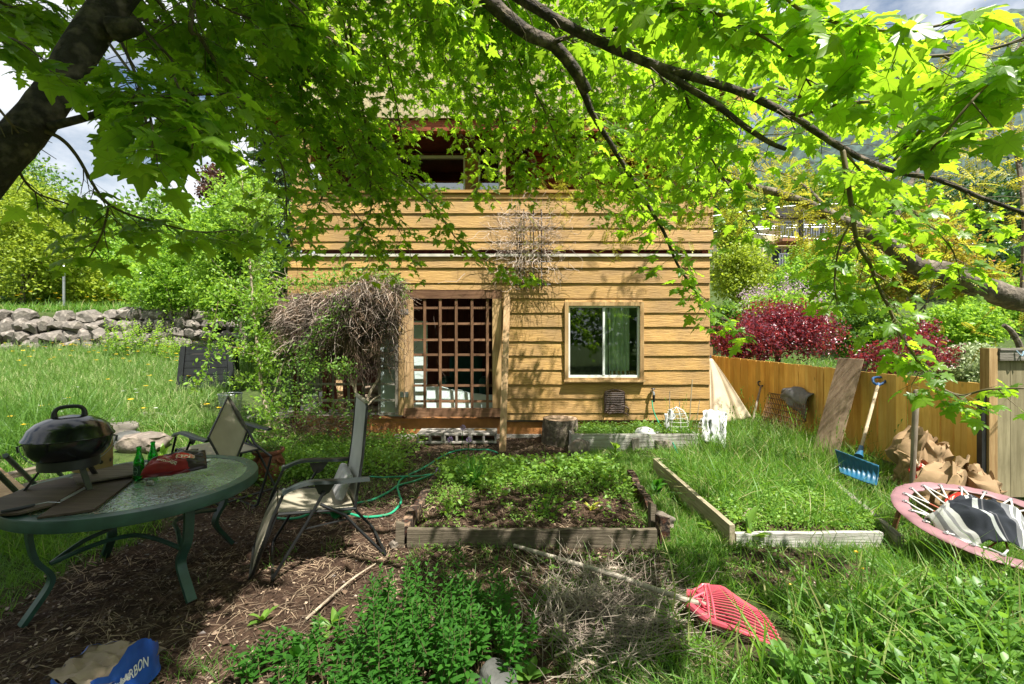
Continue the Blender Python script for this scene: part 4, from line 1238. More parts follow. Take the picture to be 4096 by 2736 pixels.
# beige umbrella / canvas leaning at the house corner
def cv(u, v):
 # top narrow, bottom wide
 xl = 1625 + 2 * v; xr = 1632 + 90 * v ** .93
 y = 822 + (142 - 8 * u + 6 * math.sin(u * 3.1)) * v
 x = xl + (xr - xl) * u
 Y = 8.1 - .55 * v * (1 - .4 * u) + .085 * math.sin(u * 9 + 1 + 1.6 * v) * v * (1.2 - .5 * v) + .02 * math.sin(u * 21 + 2 * v) * v
 return P(x, y, Y)
drape('canvas_tarp', cv, 48, 24, M['beigecloth'], 'beige canvas folded umbrella cloth spreading down at the right corner of the house', 'canvas')
mb = MB(); mb.tube([P(1627, 815, 8.2), P(1640, 935, 7.75), P(1652, 985, 7.6)], .022, 8); o = place('umbrella_pole', mb, M['darkmetal']); tag(o, 'dark pole under the beige canvas at the house corner', 'pole')

# ================================================================ TOOLS ALONG THE FENCE
def fp(x, y, X):
 """point seen at x,y on the upright plane X"""
 Y = X * F_ / (x - 1173.0)
 return P(x, y, Y)
def dgrip(mb, c, up, side, w_=.06, h_=.11, r=.011):
 c = Vector(c); up = Vector(up).normalized(); side = Vector(side).normalized()
 mb.tube([c, c + up * h_ * .3 - side * w_ * .8, c + up * h_ - side * w_, c + up * h_ + side * w_, c + up * h_ * .3 + side * w_ * .8, c], r, 8, smooth_n=4)
s1 = thing('garden_spade', 'old spade with a dark D grip leaning on the fence beside the canvas', 'spade', (4.5, 8.2, 0))
top = Vector((4.66, 8.52, .66)); bot = Vector((4.22, 8.0, .08))
mb = MB(); mb.tube([bot, top], .019, 8); ppart('shaft', mb, M['shaft'], s1)
mb = MB(); dgrip(mb, top, top - bot, (1, -.6, 0), .055, .12, .014); ppart('grip', mb, M['black'], s1)
mb = MB(); d = (bot - top).normalized(); sd = Vector((.5, .8, 0)).normalized()
mb.hexa([bot - sd * .09, bot + sd * .09, bot + sd * .09 + Vector((.006, 0, .006)), bot - sd * .09 + Vector((.006, 0, .006)),
  bot - sd * .08 + d * .24, bot + sd * .08 + d * .24, bot + sd * .08 + d * .24 + Vector((.006, 0, .006)), bot - sd * .08 + d * .24 + Vector((.006, 0, .006))])
ppart('blade', mb, M['rust'], s1)
# rusty wire rack with a cloth
rk = thing('wire_rack', 'rusty wire rack leaning on the fence under a grey cloth', 'wire rack', (4.4, 7.4, 0))
def rp(u, v): # u along fence 0..1, v up 0..1
 b = Vector((4.18, 7.72, .0)).lerp(Vector((4.28, 6.82, .0)), u); t = Vector((4.55, 8.05, .60)).lerp(Vector((4.60, 7.10, .62)), u)
 return b.lerp(t, v)
for lay, off in ((0, Vector((0, 0, 0))), (1, Vector((.05, .03, -.02)))):
 mb = MB()
 for k in range(22): mb.tube([rp(k / 21, 0) + off, rp(k / 21, 1) + off], .0045, 5)
 ppart('upright_wires', mb, M['rust'], rk)
 mb = MB()
 for k in range(9): mb.tube([rp(0, k / 8) + off, rp(1, k / 8) + off], .006, 5)
 ppart('cross_wires', mb, M['rust'], rk)
for o in [c for c in bpy.data.objects if c.name.startswith('upright_wires') or c.name.startswith('cross_wires')]: o['kind'] = 'stuff'
def gc(u, v):
 p = rp(.42 + .62 * u, 1.06 - .0 * v)
 q = p + Vector((-.07 - .02 * math.sin(u * 6), -.02, .05 - .40 * v * (0.35 + .65 * u) + .03 * math.sin(u * 5)))
 q += Vector((.05 * noise.noise(Vector((u * 4, v * 4, 0))), .05 * noise.noise(Vector((u * 4, v * 4, 9))), .04 * noise.noise(Vector((u * 3, v * 3, 4)))))
 if v < .25: q.x += (.25 - v) * .5; q.z += .03
 return q
drape('grey_cloth', gc, 24, 16, M['greycloth'], 'dark grey towel hanging over the top of the rusty wire rack', 'cloth', .02)
# plywood
mb = MB()
b0_, b1_ = Vector((3.98, 5.98, 0.0)), Vector((4.16, 5.55, 0.0))
t0_, t1_ = Vector((4.66, 6.50, 1.30)), Vector((4.67, 6.02, 1.29))
nn_ = Vector((-.015, -.004, .0))
def PX(x, y, X): return fp(x, y, X)
b0_ = PG(1858, 1043, .03); b1_ = PG(1914, 1066, .0); t0_ = fp(1921, 821, 4.67); t1_ = fp(1979, 824, 4.66)
th = Vector((.012, .006, 0.006))
mb.hexa([b0_, b1_, b1_ + th, b0_ + th, t0_, t1_, t1_ + th, t0_ + th])
o = place('plywood_sheet', mb, M['ply'], smooth=False); tag(o, 'grey brown knotty plywood sheet leaning on the fence', 'plywood')
# snow shovel
ss = thing('snow_shovel', 'blue snow shovel with a worn tan shaft leaning on the fence right of the plywood', 'snow shovel', (3.8, 5.0, 0))
bA = P(1970, 1038, 5.05); tA = fp(2012, 882, 4.60)
mb = MB(); mb.tube([bA, tA], .0175, 10); ppart('shaft', mb, M['shaftlight'], ss)
mb = MB(); mb.tube([tA - (tA - bA).normalized() * .03, tA + (tA - bA).normalized() * .02], .022, 10); dgrip(mb, tA, tA - bA, (.9, -.45, 0), .062, .14, .015); ppart('grip', mb, M['bluehandle'], ss)
mb = MB(); mb.tube([bA + (tA - bA).normalized() * .10, bA, bA - (tA - bA).normalized() * .06], [.022, .03, .045], 10); ppart('socket', mb, M['blue'], ss)
cTL, cTR, cBR, cBL = P(1913, 1030, 5.02), P(2014, 1067, 4.72), P(2007, 1114, 4.58), P(1923, 1081, 4.90)
nrm_ = (cTR - cTL).cross(cBL - cTL).normalized()
if nrm_.y > 0: nrm_ = -nrm_
def blade(u, v):
 a = cTL.lerp(cTR, u); b = cBL.lerp(cBR, u)
 p = a.lerp(b, v)
 ribs = .006 * math.cos(u * 6.283 * 8)
 return p - nrm_ * (.09 * math.sin(v * math.pi * .9)) + nrm_ * ribs * math.sin(math.pi * v)
mb = MB(); mb.grid(blade, 64, 12); o = ppart('blade', mb, M['blue'], ss, angle=None); solid(o, .006)
# upright pole in the bed edge
pA = PG(2088, 1152, 0.0); pB = P(2100, 893, pA.y - .03)
mb = MB(); mb.tube([pA, pA.lerp(pB, .5), pB.lerp(pA, .02), pB], [.020, .024, .026, .014], 12); o = place('wooden_pole', mb, M['shaft']); tag(o, 'dark round wooden tool shaft standing upright near the paper bags', 'pole')

# ================================================================ LETTERING
def text_part(name, body, size, mat, parent, M4, align='CENTER', depth=0.0008, font_scale_x=1.0, bold=0.0):
 cu = bpy.data.curves.new(name, 'FONT'); cu.body = body; cu.size = size; cu.align_x = align; cu.align_y = 'CENTER'
 cu.extrude = depth; cu.offset = bold; cu.resolution_u = 3
 to = bpy.data.objects.new('tmp', cu); COL.objects.link(to)
 dg = bpy.context.evaluated_depsgraph_get()
 me = bpy.data.meshes.new_from_object(to.evaluated_get(dg))
 bpy.data.objects.remove(to)
 me.name = name; me.materials.clear(); me.materials.append(mat)
 o = link_mesh(name, me, parent); o.matrix_local = M4
 return o
def basis(o_, x_, up_):
 x_ = Vector(x_).normalized(); up_ = Vector(up_); z_ = x_.cross(up_).normalized(); y_ = z_.cross(x_).normalized()
 return Matrix(((x_.x, y_.x, z_.x, o_[0]), (x_.y, y_.y, z_.y, o_[1]), (x_.z, y_.z, z_.z, o_[2]), (0, 0, 0, 1)))

# ================================================================ PAPER YARD BAGS
def wrap_text(o, fn, nrm_off=.0):
 """bend flat lettering onto a surface function given in its own x,y"""
 me = o.data
 for v in me.vertices:
  v.co = fn(v.co.x, v.co.y, v.co.z)
 me.update()
def paperbag(loc, rz, w_, d_, h_, lab, crush, seed, red=None):
 t = thing('paper_yard_bag', lab, 'paper bag', loc, rz, 'kraft yard bags against the fence')
 def surf(a, v):
  """a angle, v 0..1 up"""
  n_ = 5.0
  ca, sa = math.cos(a), math.sin(a)
  r = (abs(ca) ** n_ + abs(sa) ** n_) ** (-1 / n_)
  bulge = 1 + .06 * math.sin(v * math.pi)
  p = Vector((ca * r * w_ / 2 * bulge, sa * r * d_ / 2 * bulge, h_ * v))
  k = crush * max(0, v - .45)
  q = noise.noise_vector(Vector((ca * 1.5 + seed, sa * 1.5, v * 3))) * (.03 + k * .22)
  q += noise.noise_vector(Vector((ca * 4 + seed, sa * 4, v * 8))) * .014
  f1 = abs(noise.noise(Vector((ca * 2.3 + seed * 2, sa * 2.3, v * 4.5)))); f2 = abs(noise.noise(Vector((ca * 5 + seed, sa * 5 + 3, v * 9))))
  q += Vector((ca, sa, .3)) * ((f1 - .2) * .06 + (f2 - .2) * .03) * (.35 + v)
  return p + q
 mb = MB(); mb.grid(lambda u, v: surf(u * 2 * math.pi, v), 110, 46)
 o = mb.build('bag_body', [M['kraft'], M['redprint']], t, angle=45)
 if red:
  for j in range(46):
   for i in range(110):
    a = (i + .5) / 110 * 2 * math.pi - 2 * math.pi
    if red[0] < a < red[1] and red[2] < (j + .5) / 46 < red[3]: o.data.polygons[j * 110 + i].material_index = 1
 # folded crumpled mouth
 def mouth(u, v):
  p = surf(u * 2 * math.pi, 1.0)
  c = Vector((.10, .02, h_ * .99))
  q = p.lerp(c, v * .92) + Vector((0, 0, .17 * math.sin(v * 2.4) * (1 - .35 * math.cos(u * 6.28 - .6))))
  q += noise.noise_vector(Vector((u * 9 + seed, v * 3.5, 1.0))) * .075 * min(1, 3 * v)
  q += Vector((.3, .2, 1)) * (abs(noise.noise(Vector((u * 13, v * 6, seed)))) - .2) * .14 * min(1, 3 * v)
  return q
 mb = MB(); mb.grid(mouth, 60, 12); mb.build('crumpled_mouth', M['kraft'], t, angle=40)
 return t, surf
bagA, surfA = paperbag(PG(2130, 1150, 0.0) + Vector((.14, .25, 0)), R(-12), .36, .32, .38, 'upright kraft paper yard bag behind the dark wooden pole', .9, 3, (-2.35, -1.35, .42, .86))
bagB, surfB = paperbag(Vector((3.95, 4.02, .0)), R(10), .58, .32, .27, 'kraft paper yard bag lying behind the pink trampoline ring', 1.2, 8, (-2.4, -1.9, .45, .95))
def bag_print(bag, surf, a0, v0, sc_a, sc_v, items):
 for (name, body, size, mat, x_, y_, rot_, bold) in items:
  cu = None
  o = text_part(name, body, size, M[mat], bag, Matrix.Identity(4), bold=bold, depth=0)
  import bmesh
  bm = bmesh.new(); bm.from_mesh(o.data)
  bmesh.ops.triangulate(bm, faces=bm.faces)
  bmesh.ops.subdivide_edges(bm, edges=[e for e in bm.edges if e.calc_length() > .02], cuts=1, use_grid_fill=False)
  bm.to_mesh(o.data); bm.free()
  cr, sr = math.cos(rot_), math.sin(rot_)
  for v in o.data.vertices:
   X = v.co.x * cr - v.co.y * sr + x_; Y = v.co.x * sr + v.co.y * cr + y_
   a = a0 + X * sc_a; vv = v0 + Y * sc_v
   p = surf(a, vv); e = .02
   n__ = Vector((math.cos(a), math.sin(a), 0))
   v.co = p + n__ * e
  o.data.update()
bag_print(bagA, surfA, -1.87, .64, 1.9, 2.45, [('lettering', 'THE\nHOME\nDEPOT', .068, 'cream', 0, .02, .5, .002)])
bag_print(bagA, surfA, -1.75, .26, 1.9, 2.6, [('lettering', 'PAPER YARD BAG\nSAC DE JARDIN', .032, 'black', 0, 0, 0, 0)])
bag_print(bagB, surfB, -2.12, .70, 1.6, 2.6, [('lettering', 'THE\nHOME\nDEPOT', .045, 'cream', 0, .01, .2, .001)])
bag_print(bagB, surfB, -1.35, .40, 1.3, 2.6, [('lettering', 'cene', .11, 'black', .05, 0, 0, .002)])

# ================================================================ TRAMPOLINE FRAME
TR = thing('trampoline_ring', 'round faded pink trampoline ring laced with cord, without its mat', 'trampoline', (3.45, 3.31, .03))
TR.rotation_euler = (R(11), R(-1), 0)
RZ = .25; RO, RI = .565, .455
mb = MB()
def pad(u, v):
 a = u * 2 * math.pi
 k = v * 2 * math.pi
 rm = (RO + RI) / 2; hw = (RO - RI) / 2
 r = rm + hw * math.cos(k); z = RZ + .014 * math.sin(k)
 q = .006 * noise.noise(Vector((math.cos(a) * 7, math.sin(a) * 7, v * 3))) + .004 * noise.noise(Vector((a * 14, v, 3)))
 return Vector(((r + q) * math.cos(a), (r + q) * math.sin(a), z + q))
mb.grid(pad, 160, 14); mb.build('rim_pad', M['pink'], TR, angle=None)
ng = 22
gm_ = MB(); gm_.lathe([(.010, 0), (.016, .003), (.016, .005), (.009, .005)], 10)
gme_ = gm_.mesh('grommet', M['steel'])
for k in range(ng):
 a = 2 * math.pi * k / ng
 o = link_mesh('grommet', gme_, TR, (math.cos(a) * (RI + .03), math.sin(a) * (RI + .03), RZ + .019))
inner = 26
def ip(k, r):
 a = 2 * math.pi * k / ng; return Vector((r * math.cos(a), r * math.sin(a), RZ - .02 + .012 * math.sin(k * 5)))
for k in range(ng):
 o_ = ip(k, RI + .03); o_.z = RZ + .022
 m1 = ip(k + .5, .33 + .02 * math.sin(k * 3)); m0 = ip(k - .5, .33 + .02 * math.sin((k - 1) * 3))
 mb = MB(); mb.tube([o_, (o_ + m1) / 2 + Vector((0, 0, -.004)), m1], .0062, 6); mb.build('cord', M['ropewhite'], TR)
 if k % 2 == 0:
  mb = MB(); mb.tube([o_, m0], .0062, 6); mb.build('cord', M['ropewhite'], TR)
 c_ = ip(k + 1 + .5 * (k % 2), .18 + .015 * math.sin(k * 7))
 mb = MB(); mb.tube([m1, c_], .0058, 6); mb.build('cord', M['ropered'] if k % 3 else M['ropewhite'], TR)
 d_ = ip(k + 3, .17); mb = MB(); mb.tube([c_, d_], .0055, 6); mb.build('cord', M['ropered'] if k % 2 else M['ropewhite'], TR)
for k in range(6):
 a = 2 * math.pi * (k + .42) / 6
 mb = MB(); mb.tube([(.50 * math.cos(a), .50 * math.sin(a), RZ - .01), (.56 * math.cos(a), .56 * math.sin(a) - .04, -.05 - .10 * math.sin(a))], .017, 8); mb.build('leg', M['legrust'], TR)
mb = MB(); mb.tube([(.515 * math.cos(a), .515 * math.sin(a), RZ - .018) for a in np.linspace(0, 2 * math.pi, 61)], .016, 8); mb.build('frame_tube', M['legrust'], TR)
# striped blanket
def blanket_mat():
 m, n, out = mat_new('striped blanket wool')
 at = N(n, 'ShaderNodeAttribute', attribute_name='rnd')
 cr_ = n.nodes.new('ShaderNodeValToRGB'); cr_.color_ramp.interpolation = 'CONSTANT'
 stops = [(0, (.55, .55, .53)), (.06, (.22, .22, .23)), (.09, (.55, .55, .53)), (.13, (.24, .24, .25)), (.16, (.5, .5, .48)), (.20, (.03, .034, .042)), (.44, (.40, .42, .41)), (.475, (.03, .034, .042)), (.50, (.12, .12, .13)), (.51, (.03, .034, .042)),
   (.70, (.16, .165, .175)), (.78, (.56, .57, .54)), (.81, (.20, .21, .21)), (.84, (.56, .57, .54)), (.88, (.22, .23, .23)), (.91, (.56, .57, .54)), (.95, (.24, .24, .25))]
 e = cr_.color_ramp.elements
 while len(e) < len(stops): e.new(.5)
 for i, (p_, c_) in enumerate(stops): e[i].position = p_; e[i].color = rgba(c_)
 n.links.new(at.outputs['Fac'], cr_.inputs['Fac'])
 b = N(n, 'ShaderNodeBsdfPrincipled'); b.inputs['Roughness'].default_value = .95; b.inputs['Specular IOR Level'].default_value = .1
 n.links.new(cr_.outputs['Color'], b.inputs['Base Color'])
 tc = N(n, 'ShaderNodeTexCoord'); no = N(n, 'ShaderNodeTexNoise'); no.inputs['Scale'].default_value = 180
 n.links.new(tc.outputs['Object'], no.inputs['Vector'])
 bp = N(n, 'ShaderNodeBump'); bp.inputs['Strength'].default_value = .3; bp.inputs['Distance'].default_value = .005
 n.links.new(no.outputs['Fac'], bp.inputs['Height']); n.links.new(bp.outputs[0], b.inputs['Normal'])
 n.links.new(b.outputs[0], out.inputs['Surface'])
 return m
def ridge(v): return 1 - abs(noise.noise(v)) * 2.2
nu_, nv_ = 90, 70
bv = []; br = []
for j in range(nv_ + 1):
 for i in range(nu_ + 1):
  u, v = i / nu_, j / nv_
  a = (u - .5) * 2; b = (v - .5) * 2
  # round lump outline
  q = math.sqrt(1 - .45 * b * b), math.sqrt(1 - .45 * a * a)
  x = a * q[0] * .29; y = b * q[1] * .20
  rr = min(1.0, math.sqrt(a * a * .8 + b * b * .8))
  h = .19 * (1 - rr ** 2.6)
  h += .055 * ridge(Vector((a * 1.5 + .5 * b, b * 2.2, 2))) * (1 - rr ** 3) + .02 * noise.noise(Vector((a * 4, b * 5, 6)))
  x += .03 * noise.noise(Vector((a * 2, b * 2, 11))); y += .03 * noise.noise(Vector((a * 2, b * 2, 15)))
  bv.append((x, y, max(h, 0) + .004 * rr)); br.append(min(.999, max(0, u * .98 + .04 * math.sin(v * 5) + .06 * noise.noise(Vector((a * 1.4, b * 1.4, 20))) + .10 * (v - .5))))
bf = np.array([(j * (nu_ + 1) + i, j * (nu_ + 1) + i + 1, (j + 1) * (nu_ + 1) + i + 1, (j + 1) * (nu_ + 1) + i) for j in range(nv_) for i in range(nu_)])
bm_e = raw_mesh('striped_blanket', np.array(bv), bf, blanket_mat(), True, np.array(br))
o = link_mesh('striped_blanket', bm_e, None, (3.27, 3.19, .245), (R(9), 0, R(-14))); tag(o, 'crumpled blue grey and white striped blanket lying on the trampoline cords', 'blanket')
solid(o, .01, -1)

# ================================================================ RED RAKE
def GP(px, py, h=0.0):
 p = PG(px, py, h); p.z = float(gz(p.x, p.y)) + h; return p
rake = thing('leaf_rake', 'wide red plastic leaf rake lying on the grass with a long grey wooden handle', 'rake', tuple(GP(1600, 1375)))
mb = MB(); mb.tube([GP(1178, 1252, .02), GP(1400, 1312, .10), GP(1572, 1369, .10), GP(1628, 1388, .09)], [.014, .0165, .0165, .015], 10); ppart('handle', mb, plain('pale grey handle', (.40, .35, .29), .8, var=.3, scale=20), rake)
# fan head: corners from the photo
A_ = GP(1575, 1366, .09);
def fanpt(t, s):
 """t 0 collar .. 1 tine tips, s 0 left edge .. 1 right edge"""
 L0 = GP(1567, 1372, .075); R0 = GP(1585, 1360, .075)
 L1 = GP(1790, 1487, .02);
 Lp = [L0, GP(1620, 1418, .07), GP(1700, 1452, .07), GP(1806, 1492, .01)]
 Rp = [R0, GP(1610, 1338, .10), GP(1655, 1336, .12), GP(1718, 1382, .13)]
 def bz(p, t):
  u = t * 3; i = min(2, int(u)); f = u - i
  return p[i].lerp(p[i + 1], f)
 a = bz(Lp, t); b = bz(Rp, t)
 p = a.lerp(b, s); p.z += .05 * math.sin(s * math.pi) * (0.4 + .6 * t)
 return p
tips = [fanpt(1, i / 25) for i in range(26)]
# far edge of the head (tips hang down along the right side)
mb = MB()
for k, tt in enumerate((.12, .36, .42)):
 mb.tube([fanpt(tt, s) for s in np.linspace(0, 1, 12)], .007, 6)
mb.tube([fanpt(t, 0) for t in np.linspace(0, 1, 12)], [.02, .022, .012, .006], 8)
mb.tube([fanpt(t, 1) for t in np.linspace(0, .45, 8)], .009, 6)
mb.tube([fanpt(.0, .5), fanpt(.12, .5)], .024, 8)
ppart('head_bridge', mb, M['raked'], rake, angle=40)
for i in range(19):
 s = i / 18
 t1_ = 1.0 if i < 17 else .96
 w0 = .0042
 mb = MB()
 pts = [fanpt(t, s + .0 * t) for t in np.linspace(.10, t1_, 14)]
 tipp = pts[-1].copy(); tipp.z -= .035; pts.append(tipp)
 # flat tine strip
 L_ = [];
 for j, p in enumerate(pts):
  d = (pts[min(j + 1, len(pts) - 1)] - pts[max(j - 1, 0)]).normalized(); sd = d.cross(Vector((0, 0, 1))).normalized()
  ww = w0 * (1 if j > 1 else .5)
  L_ += [p - sd * ww, p + sd * ww, p + sd * ww - Vector((0, 0, .007)), p - sd * ww - Vector((0, 0, .007))]
 fs = []
 for j in range(len(pts) - 1):
  for q in range(4): fs.append((j * 4 + q, j * 4 + (q + 1) % 4, j * 4 + 4 + (q + 1) % 4, j * 4 + 4 + q))
 mb.add(L_, fs); ppart('tine', mb, M['raked'], rake, angle=40)
# cross braces near the collar
mb = MB()
for (a_, b_) in [((.02, .3), (.30, .85)), ((.02, .7), (.30, .2)), ((.10, .2), (.33, .55)), ((.10, .85), (.33, .4))]:
 mb.tube([fanpt(*a_) + Vector((0, 0, .012)), fanpt(*b_) + Vector((0, 0, .012))], .0075, 6)
ppart('cross_brace', mb, M['raked'], rake); bpy.data.objects[-1] if False else None

# ================================================================ TABLE
TZ = .647
TC = Vector((-2.45, 3.03, 0)); TRr = .665
table = thing('patio_table', 'round green metal patio table with a rippled glass top covered in debris', 'table', tuple(TC))
mb = MB()
prof = [(TRr - .075, TZ - .012), (TRr - .075, TZ + .002), (TRr - .03, TZ + .006), (TRr - .004, TZ + .002), (TRr, TZ - .006), (TRr, TZ - .062), (TRr - .006, TZ - .066), (TRr - .02, TZ - .06), (TRr - .022, TZ - .014), (TRr - .075, TZ - .012)]
mb.lathe(prof, 96); mb.build('rim', M['greenmetal'], table, angle=40)
gm, n, out = mat_new('rippled table glass')
b = N(n, 'ShaderNodeBsdfPrincipled'); b.inputs['Base Color'].default_value = (.30, .42, .36, 1); b.inputs['Roughness'].default_value = .17
b.inputs['Transmission Weight'].default_value = .55; b.inputs['IOR'].default_value = 1.5; b.inputs['Specular IOR Level'].default_value = .9
tc = N(n, 'ShaderNodeTexCoord'); vo = N(n, 'ShaderNodeTexVoronoi'); vo.inputs['Scale'].default_value = 55; vo.feature = 'SMOOTH_F1'
no = N(n, 'ShaderNodeTexNoise'); no.inputs['Scale'].default_value = 4
n.links.new(tc.outputs['Object'], vo.inputs['Vector']); n.links.new(tc.outputs['Object'], no.inputs['Vector'])
bp = N(n, 'ShaderNodeBump'); bp.inputs['Strength'].default_value = .55; bp.inputs['Distance'].default_value = .006
n.links.new(vo.outputs['Distance'], bp.inputs['Height']); n.links.new(bp.outputs[0], b.inputs['Normal'])
n.links.new(ramp(n, no.outputs['Fac'], [(.35, (.26, .33, .28)), (.65, (.50, .60, .52))]), b.inputs['Base Color'])
n.links.new(b.outputs[0], out.inputs[0])
mb = MB(); mb.lathe([(0, TZ - .008), (TRr - .074, TZ - .008), (TRr - .074, TZ - .001), (0, TZ - .001)], 96); mb.build('glass_top', gm, table, angle=30)
# curved flat legs in pairs, joined by an under frame
def leg(a, s=1):
 ca, sa = math.cos(a), math.sin(a)
 mb = MB()
 prof = [(.54, TZ - .05), (.545, TZ - .16), (.52, TZ - .30), (.46, TZ - .40), (.46, .18), (.53, .07), (.575, 0.005)]
 pts = crom([(r * ca, r * sa, z) for r, z in prof], 4)
 n_ = len(pts); vs = []; fs = []
 tn = Vector((-sa, ca, 0))
 for j, p in enumerate(pts):
  d = (pts[min(j + 1, n_ - 1)] - pts[max(j - 1, 0)]).normalized(); nn = d.cross(tn).normalized()
  w_, t_ = .026, .012
  vs += [p - tn * w_ - nn * t_, p + tn * w_ - nn * t_, p + tn * w_ + nn * t_, p - tn * w_ + nn * t_]
 for j in range(n_ - 1):
  for q in range(4): fs.append((j * 4 + q, j * 4 + (q + 1) % 4, j * 4 + 4 + (q + 1) % 4, j * 4 + 4 + q))
 fs.append((3, 2, 1, 0)); fs.append(tuple((n_ - 1) * 4 + q for q in range(4)))
 mb.add(vs, fs)
 return mb.build('leg', M['greenmetal'], table, angle=50)
legs = [R(-28), R(62), R(152), R(242)]
for a in legs: leg(a)
for k, a in enumerate(legs):
 a2 = legs[(k + 1) % 4] if k < 3 else legs[0] + 2 * math.pi
 mb = MB(); c = .30
 p0 = Vector((.455 * math.cos(a), .455 * math.sin(a), .30)); p1 = Vector((.455 * math.cos(a2), .455 * math.sin(a2), .30)); m_ = (p0 + p1) / 2 * .55; m_.z = .36
 mb.tube([p0, p0.lerp(m_, .5) + Vector((0, 0, .02)), m_, p1.lerp(m_, .5) + Vector((0, 0, .02)), p1], .0135, 8, smooth_n=4); mb.build('stretcher', M['greenmetal'], table)
mb = MB(); mb.tube([(0, 0, TZ - .012), (0, 0, TZ - .06)], .04, 12); mb.build('hub', M['greenmetal'], table)
TT = TZ + .004
# debris on the table
def litter_tmpl():
 V_ = [(-.5, -.04, 0), (.1, -.03, .03), (.1, .03, .03), (-.5, .04, 0), (.5, -.09, 0), (.5, .09, .02)]
 F__ = [(0, 1, 2), (0, 2, 3), (1, 4, 5), (1, 5, 2)]
 return V_, F__
LV, LF = litter_tmpl()
n_l = 1300
rr = np.sqrt(rng.random(n_l)) * (TRr - .02); aa = rng.random(n_l) * 2 * math.pi
pos = np.stack([rr * np.cos(aa), rr * np.sin(aa), np.full(n_l, TT + .001)], -1)
d = rdir(n_l); d[:, 2] *= .08; nm_ = np.tile([0, 0, 1.0], (n_l, 1)) + rng.normal(0, .25, (n_l, 3))
Mx = frames(d, nm_, rng.uniform(.014, .042, n_l))
Mx = Mx[:, :, [1, 0, 2]]
o = link_mesh('twig_debris', stamp_mesh('twig_debris', LV, LF, Mx, pos, M['chip']), None, tuple(TC)); tag(o, 'scattered dry flower stalks and bark bits on the glass table top', 'debris', kind='stuff')

def onT(px, py, h=0.0):
 p = PG(px, py, TT + h); return p
# boards on the table
def tboard(corners, t, z0, lab, mat='darkply'):
 pts = [PG(x, y, TT + z0) for x, y in corners]
 mb = MB(); lo = [Vector((p.x, p.y, TT + z0)) for p in pts]; hi = [Vector((p.x, p.y, TT + z0 + t)) for p in pts]
 n_ = len(lo); mb.add(lo + hi, [tuple(range(n_ - 1, -1, -1)), tuple(range(n_, 2 * n_))] + [(i, (i + 1) % n_, n_ + (i + 1) % n_, n_ + i) for i in range(n_)])
 o = place('dark_board', mb, M[mat], smooth=False); o.data.update(); tag(o, lab, 'board', 'dark boards on the patio table'); return o
tboard([(85, 1191), (215, 1172), (303, 1104), (303, 1093), (205, 1104), (128, 1160)], .012, .0, 'dark wet board on the table nearest the green bottles')
tboard([(-50, 1185), (40, 1181), (122, 1160), (206, 1106), (150, 1098), (90, 1112), (-20, 1152)], .012, .013, 'dark board on the table under the left legs of the grill')
tboard([(175, 1112), (310, 1090), (352, 1069), (290, 1064), (165, 1092)], .010, .026, 'flat grey board on the table behind the green bottles', 'oldX')
mb = MB(); a = onT(408, 1056, .03); b = onT(440, 1036, .03); mb.box((0, 0, 0), ((b - a).length + .1, .055, .02)); o = mb.build('wood_scrap', M['oldX'], None, loc=(a + b) / 2 + Vector((0, 0, -.008)), rot=(0, R(-4), math.atan2((b - a).y, (b - a).x)), smooth=False); tag(o, 'short wood scrap sticking up behind the charcoal bag', 'wood scrap')
# bottles
gl = glassmat('green bottle glass', (.03, .62, .12), .03)
def bottle(px, py, lab, rz):
 p = onT(px, py)
 t = thing('beer_bottle', lab, 'bottle', (p.x, p.y, TT + .001), rz, 'green beer bottles on the table')
 k = .97
 pr = [(0, .004), (.024, .002), (.029, .006), (.030, .012), (.030, .125), (.027, .145), (.0165, .175), (.0130, .205), (.0125, .218), (.0148, .220), (.0148, .229), (.0130, .232), (.0105, .232), (.0105, .20), (.014, .17), (.0245, .142), (.0278, .12), (.0278, .012), (0, .010)]
 mb = MB(); mb.lathe([(r * k, z * k) for r, z in pr], 28); mb.build('glass', gl, t, angle=60)
 lm = plain('dark green label', (.006, .045, .015), .5); lw = plain('pale green label print', (.32, .55, .36), .5)
 mb = MB()
 def lab_(u, v):
  a = -math.pi * .85 + u * math.pi * .7; r = .0306 * k; return Vector((r * math.cos(a), r * math.sin(a), k * (.035 + .07 * v)))
 mb.grid(lab_, 14, 6)
 # oval ring
 for s_ in (.034, .029):
  mb2 = MB()
 mb.build('label', lm, t)
 o = text_part('lettering', 'eineken', .0135, lw, t, Matrix.Identity(4), depth=0)
 for v in o.data.vertices:
  a = -math.pi / 2 + v.co.x / (.031 * k); v.co = Vector((.0311 * k * math.cos(a), .0311 * k * math.sin(a), k * (.068 + v.co.y)))
 rm = MB(); pts = [Vector((.0309 * k * math.cos(-math.pi / 2 + .66 * math.cos(q)), .0309 * k * math.sin(-math.pi / 2 + .66 * math.cos(q)), k * (.070 + .030 * math.sin(q)))) for q in np.linspace(0, 2 * math.pi, 31)]
 rm.tube(pts, .0007, 4); rm.build('label_ring', lw, t)
 return t
bottle(318, 1101, 'green beer bottle standing nearer the edge of the dark board', R(-10))
bottle(350, 1086, 'green beer bottle standing nearer the charcoal bag', R(-16))
jar = thing('glass_jar', 'tiny clear glass jar in front of the charcoal bag', 'jar', tuple(onT(344, 1111)))
mb = MB(); mb.lathe([(0, .002), (.018, .001), (.0195, .004), (.0195, .028), (.0175, .031), (.0175, .036), (.016, .036), (.016, .031), (.018, .027), (.018, .005), (0, .004)], 20); mb.build('glass', glassmat('clear jar glass', (.85, .88, .85), .05), jar)
mb = MB(); mb.lathe([(0, .0), (.0165, .0), (.0168, .018), (0, .018)], 16, (0, 0, .0052)); mb.build('content', plain('pale wax', (.34, .36, .27), .6), jar)
